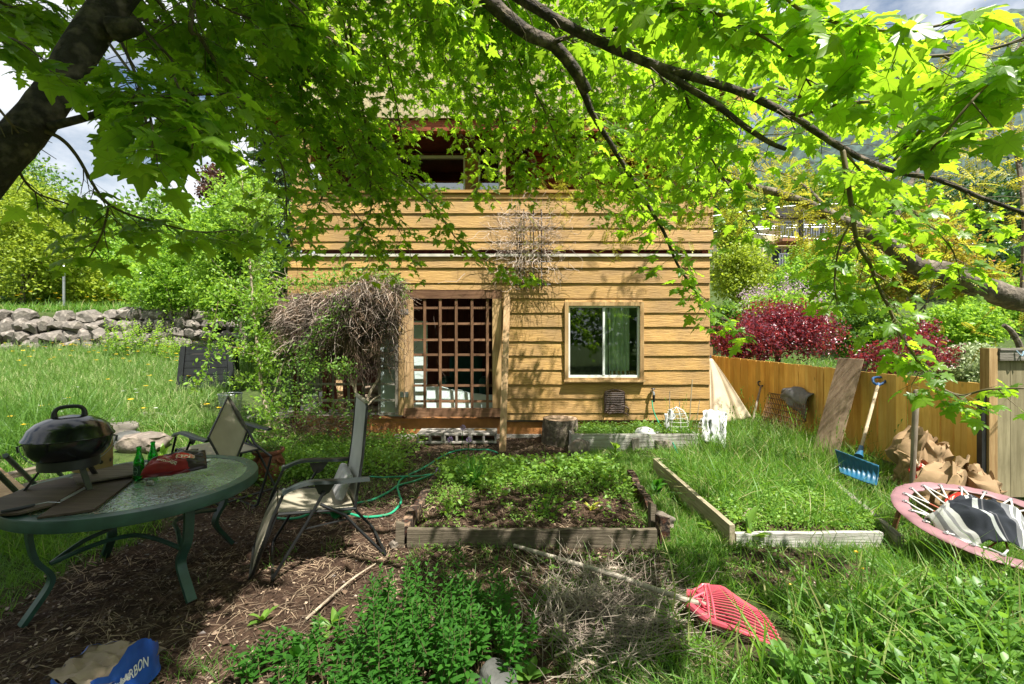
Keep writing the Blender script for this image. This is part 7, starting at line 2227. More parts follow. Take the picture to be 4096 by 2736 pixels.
# second dead climber on the wall
v2 = thing('wall_climber', 'bleached dead climber on a small trellis across the balcony edge', 'climber', (HX(1205), 7.1, HZ(640)))
vb = Vector(v2.location)
m = MB()
for k in range(400):
 px = random.gauss(1208, 36); py = random.gauss(548, 36)
 if py > 640: continue
 p = P(px, py, 7.0 - random.random() * .12)
 d = Vector((px - 1205, 0, -(py - 560))) * .02 + Vector((random.gauss(0, .5), -random.random() * .8, random.gauss(0, .5)))
 pts = squiggle(p - vb, d, random.uniform(.12, .55), 8, .42)
 m.tube(pts, [random.uniform(.003, .005), .0018], 3, caps=False)
m.build('dead_twigs', M['palevine'], v2)['kind'] = 'stuff'
m = MB()
for px in (1190, 1200, 1222, 1240): m.tube([P(px, 480 if px != 1190 else 510, 7.13) - vb, P(px + 1, 664, 7.13) - vb], .010, 5)
for py in (500, 560, 600, 652): m.tube([P(1172, py, 7.12) - vb, P(1262, py, 7.12) - vb], .008, 5)
m.build('trellis', M['black'], v2)
m = MB()
for k in range(26):
 p = P(random.gauss(1215, 25), random.uniform(590, 640), 7.08); m.tube(squiggle(p - vb, (random.gauss(0, .3), -.1, -1), random.uniform(.15, .35), 6, .25), [.004, .002], 4)
m.build('hanging_stems', M['oldvine'], v2)['kind'] = 'stuff'
leafcloud(np.concatenate([along([(1190, 520, 6.95), (1225, 560, 6.95), (1200, 590, 6.95)], 60, .06)]), .05, .09, PIN, 'gold', v2, 'yellow_leaves')

# ================================================================ TREES AND SHRUBS BEHIND
def crown_pts(blobs, n_, clump=.16, per=26):
 out = []; vol = np.array([b[1][0] * b[1][1] * b[1][2] for b in blobs]) ** .7; vol /= vol.sum()
 centers = []
 for (c, r), f in zip(blobs, vol):
  k = max(3, int(n_ * f / per))
  d = rdir(k); rad = rng.random(k) ** .38
  cc = np.array(c) + d * rad[:, None] * np.array(r); centers.append(cc)
  rs = (r[0] * r[1] * r[2]) ** (1 / 3) * clump
  q = np.repeat(cc, per, axis=0) + rng.normal(0, 1, (k * per, 3)) * rs * np.array([1, 1, .6])
  out.append(q)
 return np.concatenate(out), np.concatenate(centers)
def tree(name, lab, cat, base, blobs, n_, s0, s1, mat, tm=DI, trunk_r=.08, bark='barkgrey', limbs=7, grp=None, clump=.16, up=.55, extra=None, trunk_top=.6):
 base = Vector(base); base.z = float(gz(base.x, base.y)) - .1
 t = thing(name, lab, cat, tuple(base), 0, grp)
 Q, C_ = crown_pts(blobs, n_, clump); n2 = len(Q)
 nm_ = rng.normal(0, .6, (n2, 3)); nm_[:, 2] += up
 tip = rng.normal(0, 1, (n2, 3)); tip[:, 2] -= .2
 d = stamp_data(tm[0], tm[1], frames(tip, nm_, rng.uniform(s0, s1, n2)), Q - np.array(base))
 o = link_mesh('crown', raw_mesh('crown', *d[:2], M[mat], False, d[2]), t); o['kind'] = 'stuff'
 zt = max(b[0][2] for b in blobs); cx = np.mean([b[0][0] for b in blobs]); cy = np.mean([b[0][1] for b in blobs])
 topp = Vector((cx, cy, zt)) - base
 midp = topp * .5 + Vector((random.gauss(0, .1), random.gauss(0, .1), 0))
 m = MB(); m.tube([(0, 0, 0), midp, topp], [trunk_r, trunk_r * .7, trunk_r * .3], 8, smooth_n=4); m.build('trunk', M[bark], t)
 tr = crom([Vector((0, 0, 0)), midp, topp], 4)
 for k in range(limbs):
  c = Vector(C_[rng.integers(len(C_))]) - base; s = tr[random.randint(2, len(tr) - 2)]
  if c.z < s.z: s = tr[2]
  m = MB(); m.tube([s, s.lerp(c, .5) + Vector((0, 0, .1)), c], [trunk_r * .4, trunk_r * .12], 5, smooth_n=3); m.build('limb', M[bark], t)
 if extra:
  for (nm, Q2, a, b, tm2, mt) in extra:
   n3 = len(Q2); dd = stamp_data(tm2[0], tm2[1], frames(rdir(n3, .6), rdir(n3), rng.uniform(a, b, n3)), Q2 - np.array(base))
   o = link_mesh(nm, raw_mesh(nm, *dd[:2], M[mt], False, dd[2]), t); o['kind'] = 'stuff'
 return t
def blob(x0, x1, y0, y1, Y, dy=1.0):
 """crown lobe covering a photo rectangle at depth Y"""
 a = P(x0, y1, Y); b = P(x1, y0, Y)
 return (((a.x + b.x) / 2, Y, (a.z + b.z) / 2), ((b.x - a.x) / 2, (b.x - a.x) / 2 * dy, (b.z - a.z) / 2))
def T(name, lab, cat, rects, Y, n_, s0, s1, mat, **k):
 bl = [blob(*r, Y + (i % 3 - 1) * .3, k.get('dy', .8)) for i, r in enumerate(rects)]
 k.pop('dy', None)
 c = bl[0][0]
 return tree(name, lab, cat, (c[0], c[1], 0), bl, n_, s0, s1, mat, **k)
TW = {'grp': 'trees behind the left lawn'}
T('round_shrub', 'big round yellow green shrub at the left edge above the stone wall', 'shrub', [(-60, 160, 400, 690), (30, 190, 470, 640), (-80, 90, 420, 560)], 17.0, 17000, .08, .16, 'tree2', grp='trees behind the left lawn', clump=.13)
T('broadleaf_tree', 'tall green tree behind the round shrub at the left edge', 'tree', [(-150, 130, 330, 600), (-60, 60, 300, 420)], 22, 9000, .14, .24, 'tree3', trunk_r=.2, **TW)
T('broadleaf_tree', 'pale green tree left of the second fence post', 'tree', [(130, 330, 500, 700), (160, 300, 560, 700)], 21, 9000, .12, .20, 'tree1', trunk_r=.1, **TW)
T('broadleaf_tree', 'light green leaning tree over the right fence post', 'tree', [(330, 480, 470, 720), (300, 420, 590, 720), (380, 520, 560, 760)], 14.6, 16000, .07, .13, 'tree1', trunk_r=.09, clump=.14, **TW)
T('broadleaf_tree', 'tallest light green tree in front of the spruces left of the house', 'tree', [(490, 640, 385, 560), (420, 600, 470, 650), (500, 660, 560, 760), (440, 560, 620, 740)], 12.5, 26000, .06, .12, 'tree1', trunk_r=.08, clump=.13, **TW)
T('broadleaf_tree', 'copper brown tree far behind the tallest light green tree', 'tree', [(460, 580, 385, 470)], 30, 2600, .2, .35, 'copper', trunk_r=.2, **TW)
T('broadleaf_tree', 'mid green tree filling the gap beside the left wall of the house', 'tree', [(560, 680, 620, 900), (600, 680, 560, 700)], 11.5, 10000, .06, .11, 'tree3', **TW)
for i, (x0, x1, y0, y1, Y) in enumerate([(-200, 60, 520, 700, 30), (90, 330, 470, 690, 31), (260, 480, 440, 680, 29), (430, 660, 480, 700, 27)]):
 T('dark_tree', ['dark tree mass at the far left behind the round shrub', 'dark green tree behind the left fence post', 'dark green tree behind the light leaning tree', 'dark green tree behind the copper tree'][i], 'tree', [(x0, x1, y0, y1)], Y, 6000, .25, .42, 'tree4' if i % 2 else 'tree3', trunk_r=.2, grp='dark trees behind the left lawn')
def spruce(lab, x, ytop, ybot, Y, wpx, n_):
 b = P(x, ybot, Y); t_ = P(x, ytop, Y); H = t_.z - b.z; Wd = wpx / F_ * Y
 base = Vector((b.x, Y, float(gz(b.x, Y)) - .1)); t = thing('spruce_tree', lab, 'spruce', tuple(base), 0, 'blue spruces left of the house')
 u = rng.random(n_) ** .8; a = rng.random(n_) * 6.283; z = b.z + H * u; r = Wd * (1 - u) ** .8 * (.25 + .75 * np.sqrt(rng.random(n_))) * (.75 + .35 * np.sin(z * 7))
 Q = np.stack([b.x + r * np.cos(a), Y + r * np.sin(a), z - r * .25], -1) - np.array(base)
 tip = np.stack([np.cos(a), np.sin(a), np.full(n_, -.3)], -1) + rng.normal(0, .4, (n_, 3))
 d = stamp_data(LA[0] * [2, 1, 1], LA[1], frames(tip, rdir(n_, 1), rng.uniform(.25, .5, n_)), Q)
 o = link_mesh('crown', raw_mesh('crown', *d[:2], M['spruce'], False, d[2]), t); o['kind'] = 'stuff'
 m = MB(); m.tube([(0, 0, 0), (0, 0, t_.z - base.z)], [.22, .03], 8); m.build('trunk', M['bark'], t)
spruce('tall blue grey spruce rising behind the left eave of the house', 632, 105, 620, 26, 78, 9000)
spruce('lower blue grey spruce left of the tall one', 590, 400, 640, 30, 60, 4000)
RG = 'shrubs beyond the right fence'
T('purple_shrub', 'dark red purple shrub spilling over the far end of the fence', 'shrub', [(1640, 1800, 735, 828), (1750, 1915, 706, 822), (1700, 1880, 692, 790), (1650, 1740, 770, 835)], 11.2, 19000, .045, .085, 'purple', grp=RG, clump=.2, bark='bark', tm=OV)
T('purple_shrub', 'smaller red purple shrub behind the plywood and the blue shovel', 'shrub', [(1955, 2080, 775, 860), (2030, 2180, 760, 850), (2080, 2150, 720, 800)], 8.6, 4200, .04, .07, 'purple', grp=RG, clump=.15, bark='bark', tm=OV)
lq = []
for k in range(70):
 p = P(random.uniform(1695, 1885), random.gauss(690, 17), 12.8 + random.gauss(0, .3)); q = np.array(p) + rng.normal(0, 1, (60, 3)) * [.07, .07, .11]; lq.append(q)
T('lilac_bush', 'lilac bush with pale pink blossom behind the dark red shrub', 'shrub', [(1690, 1890, 668, 760)], 13.0, 5000, .07, .12, 'tree1', grp=RG, extra=[('blossom', np.concatenate(lq), .035, .06, DI, 'lilac')])
T('garden_tree', 'yellow green tree right of the house wall, in front of the apartment block', 'tree', [(1628, 1760, 545, 700), (1640, 1720, 480, 600)], 17, 9000, .08, .16, 'tree2', grp='trees beyond the right fence')
T('garden_tree', 'bright green bush right below the apartment block balconies', 'tree', [(1770, 1960, 590, 700), (1800, 1900, 555, 650)], 17.5, 12000, .08, .15, 'tree1', grp='trees beyond the right fence')
T('garden_tree', 'green bush low behind the lilac beside the house wall', 'tree', [(1628, 1720, 690, 800)], 14, 5000, .07, .13, 'tree3', grp='trees beyond the right fence')
T('garden_tree', 'mid green bush between the two purple shrubs', 'tree', [(1900, 2060, 690, 830), (1930, 2000, 640, 760)], 12.2, 9000, .06, .12, 'tree3', grp='trees beyond the right fence')
T('variegated_shrub', 'cream and green variegated shrub left of the gate post', 'shrub', [(2165, 2300, 790, 885), (2120, 2240, 810, 880)], 8.8, 8000, .04, .08, 'variegated', grp=RG, tm=OV)
T('garden_tree', 'green bush with brown flower heads behind the gate', 'tree', [(2110, 2290, 690, 800), (2230, 2400, 640, 760)], 11, 12000, .07, .12, 'tree1', grp='trees beyond the right fence')
T('red_tipped_tree', 'yellow green maple with red leaf tips at the right behind the near branches', 'tree', [(1990, 2220, 520, 640), (2060, 2190, 470, 560), (1960, 2120, 600, 700), (2150, 2300, 600, 690)], 14.5, 14000, .08, .14, 'redtip', grp='trees beyond the right fence')
T('dark_tree', 'tall dark green tree behind the red tipped maple', 'tree', [(1960, 2200, 420, 640), (2120, 2420, 380, 640)], 27, 13000, .2, .34, 'tree4', trunk_r=.25, grp='dark trees on the right hillside')
T('dark_tree', 'dark green tree right of the apartment block', 'tree', [(1880, 2080, 450, 600)], 36, 6000, .25, .4, 'tree4', trunk_r=.25, grp='dark trees on the right hillside')
T('dark_tree', 'bluish green tree left of the apartment block against the sky', 'tree', [(1600, 1720, 425, 560), (1650, 1760, 470, 580)], 46, 5000, .3, .5, 'tree3', trunk_r=.25, grp='dark trees on the right hillside')
T('dark_tree', 'dark hedge like tree at the right edge behind the thick limb', 'tree', [(2200, 2420, 560, 730)], 19, 9000, .12, .22, 'tree4', trunk_r=.2, grp='dark trees on the right hillside')
T('dark_tree', 'far green tree above the apartment block roof', 'tree', [(1720, 1990, 400, 500)], 55, 6000, .35, .6, 'tree3', trunk_r=.25, grp='dark trees on the right hillside')
# curved thin trunk above the gate
m = MB(); m.tube([P(2345, 830, 9), P(2335, 790, 9), P(2318, 760, 9), P(2300, 745, 9)], [.06, .04], 8, smooth_n=4); o = place('bare_trunk', m, M['barkgrey']); tag(o, 'leaning bare grey trunk above the gate', 'trunk')

# young tree at the left corner of the house
yt = thing('young_tree', 'slender young tree with bright leaves at the left corner of the house', 'tree', tuple(P(617, 1000, 6.6).xy.to_3d()))
vb = Vector(yt.location)
tr_pts = [P(625, 1005, 6.6), P(608, 935, 6.6), P(597, 870, 6.6), P(590, 800, 6.6), P(582, 730, 6.6), P(576, 650, 6.6), P(570, 560, 6.6), P(560, 470, 6.6), P(553, 400, 6.6)]
m = MB(); m.tube([p - vb for p in tr_pts], [.03, .022, .015, .006], 8, smooth_n=4); m.build('trunk', M['oldvine'], yt)
m = MB(); m.tube([P(608, 990, 6.6) - vb, P(628, 900, 6.55) - vb, P(650, 830, 6.5) - vb], [.014, .006], 6, smooth_n=4); m.build('stem', M['oldvine'], yt)
Ql = []
for k in range(46):
 i = random.uniform(1.5, 8); s = tr_pts[int(i)].lerp(tr_pts[min(8, int(i) + 1)], i % 1)
 d = Vector((random.gauss(0, 1), random.gauss(0, .7), random.uniform(.1, .9))); pts = squiggle(s - vb, d, random.uniform(.25, .75), 6, .12, .04)
 m = MB(); m.tube(pts, [.005, .0015], 4); m.build('branch', M['oldvine'], yt)
 for p in pts[1:]:
  Ql.append(np.array(p + vb) + rng.normal(0, 1, (11, 3)) * .06)
Ql.append(along([(600, 930, 6.5), (640, 940, 6.4), (620, 980, 6.4)], 350, .13))
leafcloud(np.concatenate(Ql), .035, .075, OV, 'tree1', yt)
# hanging spray in front of the compost bin
hs_ = thing('hanging_spray', 'leafy spray hanging down in front of the compost bin', 'branch', tuple(P(470, 700, 6.0)))
vb = Vector(hs_.location); cp = [P(500, 690, 6.0), P(486, 760, 6.0), P(478, 810, 6.0), P(462, 850, 6.0), P(450, 890, 6.0)]
m = MB(); m.tube([p - vb for p in cp], [.006, .002], 5, smooth_n=5); m.build('twig', M['twig'], hs_)
leafcloud(along([(500, 690, 6.0), (486, 760, 6.0), (478, 810, 6.0), (462, 850, 6.0), (450, 890, 6.0)], 150, .055), .04, .08, OV, 'tree1', hs_)

# ================================================================ APARTMENT BLOCK, POLE, WIRES
AY = 32.0
apt = thing('apartment_block', 'pale yellow apartment block with grey balconies on the hillside at the right', 'building', (P(1850, 560, AY).x, AY, float(gz(20, AY)) - 1))
def ap(name, x0, x1, y0, y1, d0, d1, mat, parent=None):
 a = P(x0, y1, AY); b = P(x1, y0, AY)
 m = MB(); m.span((a.x, AY + d0, a.z), (b.x, AY + d1, b.z)); return ppart(name, m, mat, parent or apt, smooth=False)
ayw = plain('pale yellow siding', (.62, .55, .33), .8, var=.05); agr = plain('grey balcony paint', (.20, .22, .26), .6)
gl_dark = plain('dark window glass', (.05, .06, .07), .08, spec=.9)
w1 = ap('wall', 1748, 1965, 500, 700, 0, 8, ayw)
ap('roof', 1742, 1970, 478, 499.5, -.5, 8.5, M['roof'])
for (x0, x1, y0, y1) in [(1790, 1822, 510, 548), (1858, 1885, 510, 548), (1905, 1935, 510, 548), (1768, 1788, 572, 606), (1800, 1830, 572, 606), (1880, 1920, 572, 606)]:
 wdo = ap('window', x0 - 2, x1 + 2, y0 - 2, y1 + 2, -.06, -.002, M['vinyl']); ap('pane', x0, x1, y0, y1, -.09, -.062, gl_dark, wdo)
for (x0, x1, y0, y1) in [(1762, 1965, 526, 560), (1755, 1840, 590, 622)]:
 bal = ap('balcony', x0, x1, y1 - 4, y1 + 3, -1.6, -.1, plain('balcony edge', (.35, .16, .08), .8))
 ap('rail', x0, x1, y0, y0 + 2.4, -1.62, -1.52, agr, bal)
 x = x0
 while x < x1:
  ap('baluster', x, x + 2.6, y0 + 2.5, y1 - 4.2, -1.61, -1.53, agr, bal); x += 5.6
pl_ = thing('utility_pole', 'brown wooden utility pole in front of the apartment block', 'pole', (P(1836, 600, 29).x, 29, 3))
m = MB(); a = P(1836, 700, 29); b = P(1836, 470, 29); m.tube([a, b], .16, 10); ppart('post', m, M['bark'], pl_)
m = MB(); m.box(b + Vector((0, 0, -.8)), (2.4, .12, .14)); ppart('crossarm', m, M['bark'], pl_, smooth=False)
m = MB(); m.tube([P(1842, 640, 28.8), P(1842, 480, 28.8)], .04, 6); ppart('conduit', m, M['steel'], pl_)
for i, (y0, y1, y2) in enumerate([(523, 516, 500), (529, 521, 512), (500, 470, 462), (512, 545, 552)]):
 m = MB(); m.tube([P(1560, y0 + 6, 30), P(1836, y1, 29), P(2100, y2 + 8, 27), P(2420, y2, 25)], .018, 5, smooth_n=8); o = place('power_line', m, M['steel']); tag(o, ['highest of the two close grey power lines passing the utility pole', 'lower of the two close grey power lines passing the utility pole', 'power line rising above the apartment block roof', 'power line running low across the dark trees'][i], 'power line', 'power lines at the utility pole')

# ================================================================ THE MAPLE OVERHEAD
maple = thing('maple_tree', 'leaning maple whose limbs and big lobed leaves hang over the whole yard', 'tree', (-3.2, 1.45, 0))
mo = Vector(maple.location)
trunk = [Vector((-3.25, 1.45, -.1)), Vector((-2.85, 1.55, .8)), Vector((-2.42, 1.66, 1.6)), P(-30, 400, 1.78), P(105, 240, 1.88), P(262, 0, 2.0), Vector((-1.30, 2.05, 3.75)), Vector((-.95, 1.9, 4.6)), Vector((-.75, 1.6, 5.6))]
def bark_tube(name, pts, rs, seg=20, n_=8, amp=.07, mat='bark', parent=maple):
 mb = MB(); mb.tube([Vector(p) - Vector(parent.location) for p in pts], rs, seg, smooth_n=n_)
 for i, v in enumerate(mb.v):
  q = Vector(v); mb.v[i] = tuple(q + noise.noise_vector(q * 9) * rs[0] * amp * .5 + noise.noise_vector(q * 40) * rs[0] * amp * .5)
 return mb.build(name, M[mat], parent, angle=None)
bark_tube('trunk', trunk, [.13, .10, .08, .070, .066, .066, .066, .06, .05], 24, 9, .08)
m = MB(); c = P(292, 62, 1.95) - mo; m.tube([c - Vector((.06, 0, .01)), c + Vector((.02, 0, .0)), c + Vector((.05, 0, .005))], [.05, .036, .026], 10, smooth_n=3); m.build('branch_stub', M['bark'], maple)

MBr = []   # (points, r0, r1, twig spacing, twig length range, leaf size range)
def br(pts, r0, r1, sp=.085, tl=(.10, .32), ls=(.085, .14), start=0.0, pre=None, hang=.25):
 w_ = [P(*p) for p in pts]
 if pre: w_ = [Vector(q) for q in pre] + w_
 MBr.append((w_, r0, r1, sp, tl, ls, start, hang))
S_ = [(-1.30, 2.05, 3.75)]
# the heavy limbs at the top centre
br([(1110, -5, 2.40), (1200, 70, 2.45), (1270, 105, 2.52), (1320, 165, 2.6), (1345, 210, 2.68)], .044, .030, .16, (.08, .2), (.07, .12), .45, pre=[(-1.30, 2.05, 3.75), (-.75, 2.2, 3.78)])
br([(1310, 150, 2.58), (1338, 215, 2.72), (1362, 270, 2.85), (1400, 330, 3.0), (1460, 430, 3.2), (1520, 530, 3.4), (1560, 620, 3.55), (1640, 720, 3.7), (1690, 740, 3.7)], .024, .006, .075, (.10, .34), (.075, .125), .12)
br([(1190, -5, 2.0), (1300, 60, 2.0), (1400, 108, 2.02), (1500, 150, 2.05), (1600, 180, 2.08), (1700, 212, 2.1), (1820, 270, 2.15), (1930, 340, 2.2), (2040, 390, 2.3), (2150, 412, 2.35), (2240, 450, 2.4), (2347, 490, 2.4), (2460, 540, 2.4)], .027, .009, .075, (.08, .26), (.075, .12), .30, pre=[(-1.30, 2.05, 3.75), (-.65, 2.05, 3.55)])
br([(1490, 146, 2.05), (1560, 190, 2.08), (1640, 240, 2.12), (1700, 285, 2.16), (1760, 325, 2.2), (1800, 342, 2.22)], .018, .010, .07, (.08, .26), (.07, .11), .1)
br([(1262, 100, 2.5), (1330, 76, 2.4), (1420, 66, 2.3), (1500, 55, 2.2), (1640, 20, 2.0), (1760, -40, 1.9)], .013, .005, .07, (.1, .25), (.07, .11))
# right side sprays
br([(1930, 342, 2.2), (1943, 418, 2.2), (1955, 500, 2.25), (1966, 561, 2.3), (1993, 605, 2.35), (2014, 660, 2.4), (2038, 708, 2.4), (2058, 759, 2.4), (2092, 810, 2.35), (2126, 860, 2.3), (2160, 891, 2.25), (2204, 906, 2.2), (2262, 893, 2.1), (2347, 890, 2.0)], .012, .004, .070, (.06, .20), (.065, .11), .05, hang=.35)
br([(1955, 500, 2.25), (1925, 560, 2.25), (1912, 640, 2.3), (1918, 700, 2.3)], .006, .003, .06, (.06, .18), (.06, .10), .15)
br([(2360, 145, 1.6), (2285, 185, 1.62), (2156, 249, 1.7), (2100, 310, 1.8), (2048, 368, 1.9)], .009, .006, .065, (.06, .2), (.08, .12))
br([(1640, 20, 1.7), (1800, 60, 1.7), (1950, 110, 1.6), (2100, 130, 1.5), (2280, 110, 1.4), (2400, 60, 1.35)], .009, .004, .06, (.06, .22), (.08, .12), .05, pre=[(.4, 2.0, 3.2)])
br([(1560, 190, 2.1), (1600, 300, 2.4), (1640, 380, 2.6), (1700, 470, 2.8), (1740, 540, 2.9)], .008, .003, .065, (.08, .28), (.065, .10))
br([(1700, 212, 2.1), (1780, 200, 2.3), (1880, 240, 2.6), (1980, 260, 2.9), (2080, 300, 3.1)], .009, .004, .07, (.10, .30), (.07, .11))
br([(1500, 60, 2.3), (1620, 110, 2.7), (1740, 150, 3.1), (1860, 170, 3.4), (1990, 150, 3.6)], .009, .004, .07, (.10, .34), (.07, .11))
br([(1820, 270, 2.15), (1920, 240, 1.9), (2030, 230, 1.7), (2150, 200, 1.55), (2300, 190, 1.4)], .008, .004, .065, (.06, .2), (.08, .12))
# long drooping branches in the centre, towards the balcony
C0 = (-1.05, 1.95, 4.4)
def droop(pts, r0=.012, sp=.066, tl=(.12, .42), ls=(.062, .105), st=.12, hang=.3):
 p0 = P(*pts[0]); br(pts, r0, .003, sp, tl, ls, st, pre=[C0, tuple((Vector(C0) + p0) / 2 + Vector((0, 0, .25)))], hang=hang)
droop([(300, -60, 2.1), (360, 0, 2.2), (430, 100, 2.4), (500, 190, 2.6), (590, 270, 2.9), (660, 350, 3.2), (720, 420, 3.4)])
droop([(420, -60, 2.3), (453, 0, 2.4), (548, 69, 2.6), (621, 110, 2.8), (694, 150, 3.0), (760, 230, 3.3), (800, 330, 3.6), (850, 420, 3.9)])
droop([(440, 20, 2.0), (460, 88, 2.1), (541, 216, 2.3), (585, 278, 2.5), (643, 373, 2.8), (655, 440, 3.0), (658, 520, 3.2), (672, 570, 3.3)], sp=.085)
droop([(600, -80, 2.6), (680, 40, 2.9), (763, 173, 3.3), (803, 249, 3.6), (843, 318, 3.8), (848, 370, 4.0), (891, 482, 4.4), (931, 560, 4.7), (945, 600, 4.8)])
droop([(760, -80, 2.9), (807, 0, 3.1), (879, 120, 3.5), (911, 257, 4.0), (925, 340, 4.3), (940, 420, 4.5)])
droop([(840, -90, 2.9), (927, 0, 3.2), (1032, 160, 3.8), (1120, 257, 4.2), (1180, 330, 4.5), (1230, 400, 4.7)])
droop([(1040, -60, 3.0), (1072, 40, 3.3), (1124, 181, 3.8), (1156, 293, 4.2), (1180, 380, 4.5), (1195, 440, 4.7)])
droop([(1120, -40, 3.0), (1189, 137, 3.5), (1249, 257, 3.9), (1289, 350, 4.2), (1340, 420, 4.4), (1380, 480, 4.6)])
droop([(850, 330, 3.9), (943, 426, 4.2), (1000, 480, 4.4), (1032, 530, 4.6), (1070, 570, 4.8), (1128, 603, 4.9), (1190, 622, 5.0), (1235, 640, 5.1)], sp=.07, tl=(.08, .26), st=.35)
droop([(640, 200, 3.2), (700, 300, 3.6), (760, 400, 4.0), (800, 470, 4.3), (850, 540, 4.6), (870, 600, 4.8)])
droop([(500, 100, 2.8), (620, 200, 3.3), (700, 240, 3.7), (780, 280, 4.1), (900, 380, 4.6), (1000, 440, 5.0)])
droop([(700, 0, 3.2), (800, 100, 3.7), (950, 180, 4.2), (1050, 270, 4.7), (1100, 380, 5.0), (1090, 450, 5.1)])
droop([(900, 0, 3.4), (1000, 60, 3.8), (1180, 180, 4.4), (1300, 300, 4.8), (1400, 370, 5.0), (1470, 440, 5.1)])
droop([(1100, 0, 3.3), (1260, 120, 3.9), (1380, 230, 4.4), (1480, 330, 4.8), (1560, 420, 5.0)])
droop([(1250, 40, 3.2), (1400, 150, 3.8), (1500, 260, 4.3), (1560, 360, 4.6), (1600, 440, 4.8)])
droop([(560, -40, 2.9), (640, 60, 3.4), (760, 110, 3.9), (900, 160, 4.4), (1000, 200, 4.8), (1060, 240, 5.0)])
droop([(980, -60, 3.6), (1150, 20, 4.0), (1300, 80, 4.5), (1420, 180, 4.9), (1500, 240, 5.1)])
droop([(700, -60, 3.6), (820, 0, 4.0), (920, 60, 4.5), (1020, 110, 4.9), (1120, 150, 5.2)])
droop([(1300, -60, 3.4), (1400, 20, 3.8), (1520, 90, 4.2), (1600, 180, 4.5), (1620, 280, 4.7)])
droop([(1420, -60, 3.0), (1560, 0, 3.3), (1700, 60, 3.6), (1800, 100, 3.9), (1900, 120, 4.1)], st=.3)
droop([(700, 350, 3.5), (740, 440, 3.8), (700, 520, 4.0), (690, 560, 4.1)], st=.4)
droop([(850, 440, 4.2), (830, 520, 4.4), (800, 590, 4.5)], st=.5, sp=.09)
droop([(640, -60, 4.0), (720, 20, 4.4), (800, 90, 4.9), (880, 150, 5.3)])
droop([(900, -60, 4.2), (1000, 10, 4.7), (1080, 90, 5.2), (1160, 200, 5.6)])
droop([(1120, -60, 4.2), (1230, 10, 4.7), (1330, 100, 5.2), (1400, 200, 5.6), (1450, 300, 5.8)])
droop([(1300, -40, 4.2), (1420, 60, 4.7), (1520, 140, 5.1), (1580, 230, 5.4)])
droop([(560, 0, 3.4), (660, 110, 3.9), (740, 200, 4.4), (840, 260, 4.9), (960, 300, 5.3)])
droop([(1000, 100, 4.3), (1090, 200, 4.8), (1200, 270, 5.2), (1300, 370, 5.5), (1360, 440, 5.6)])
droop([(1150, 100, 4.0), (1220, 220, 4.4), (1330, 300, 4.8), (1420, 420, 5.1), (1440, 480, 5.2)])
droop([(1345, 215, 4.2), (1380, 300, 4.5), (1420, 380, 4.8), (1440, 450, 5.0), (1430, 490, 5.1)], st=.3)
droop([(1450, 200, 4.4), (1520, 300, 4.7), (1560, 400, 5.0), (1590, 480, 5.2)], st=.3)
droop([(1280, 150, 4.4), (1300, 260, 4.8), (1330, 360, 5.1), (1380, 420, 5.3)], st=.3)
droop([(1480, 150, 3.6), (1500, 300, 4.0), (1530, 400, 4.2), (1500, 470, 4.4)], st=.3)
droop([(1560, 160, 4.2), (1600, 260, 4.6), (1640, 360, 4.9), (1660, 430, 5.1)], st=.3)
# left side: around the trunk
L0 = (-1.65, 1.95, 3.1)
def leftbr(pts, r0=.012, sp=.08, tl=(.08, .26), ls=(.085, .135), st=.15, pre=None):
 br(pts, r0, .003, sp, tl, ls, st, pre=pre, hang=.3)
leftbr([(115, 290, 1.85), (219, 263, 1.85), (292, 238, 1.85), (402, 219, 1.9), (512, 216, 2.0), (560, 230, 2.1)], .017, .10, st=.3)
leftbr([(100, 300, 1.85), (139, 318, 1.9), (176, 358, 1.95), (249, 468, 2.05), (366, 512, 2.15), (460, 532, 2.25), (540, 526, 2.4)], .009, .075, (.06, .22), (.07, .11), .2)
leftbr([(249, 468, 2.05), (235, 530, 2.1), (205, 590, 2.15)], .005, .07, (.06, .18), (.06, .10))
leftbr([(-60, -40, 2.2), (0, 5, 2.2), (73, 36, 2.3), (120, 77, 2.4), (180, 120, 2.5)], .009, .075)
leftbr([(60, 330, 1.8), (40, 380, 1.9), (80, 440, 2.0), (160, 470, 2.1), (200, 500, 2.2)], .006, .075, ls=(.07, .11))
leftbr([(290, 20, 2.15), (350, 90, 2.15), (400, 150, 2.1), (430, 250, 2.1), (420, 330, 2.1)], .009, .085, pre=None)
leftbr([(260, 40, 2.0), (360, 50, 2.2), (470, 90, 2.4), (560, 160, 2.6), (620, 200, 2.8)], .009, .075)
leftbr([(270, 80, 2.1), (310, 170, 2.0), (330, 260, 1.8), (350, 340, 1.7)], .008, .09)
leftbr([(-80, 60, 1.7), (-20, 90, 1.6), (30, 90, 1.5), (90, 130, 1.5)], .006, .085)
leftbr([(-100, 160, 1.7), (-30, 220, 1.7), (30, 290, 1.75), (70, 340, 1.9)], .006, .09)
leftbr([(300, -40, 2.3), (360, 30, 2.6), (400, 100, 2.9), (440, 140, 3.2), (520, 160, 3.4)], .009, .085)
leftbr([(100, 60, 2.5), (80, 20, 2.7), (40, 0, 2.9), (-40, -20, 3.1)], .008, .08)
br([(1700, -60, 1.5), (1830, 20, 1.4), (1950, 60, 1.3), (2080, 70, 1.25), (2230, 40, 1.2)], .006, .003, .07, (.05, .16), (.10, .14), .0, pre=[(.4, 2.0, 3.2)])
br([(2480, 60, 1.4), (2380, 130, 1.35), (2260, 200, 1.35), (2170, 300, 1.4), (2120, 360, 1.5)], .006, .003, .075, (.05, .16), (.10, .14), .0)
br([(1400, 108, 2.02), (1480, 40, 1.8), (1600, 20, 1.6), (1700, 60, 1.5), (1800, 120, 1.5), (1860, 200, 1.55)], .008, .003, .075, (.05, .18), (.09, .13), .1)
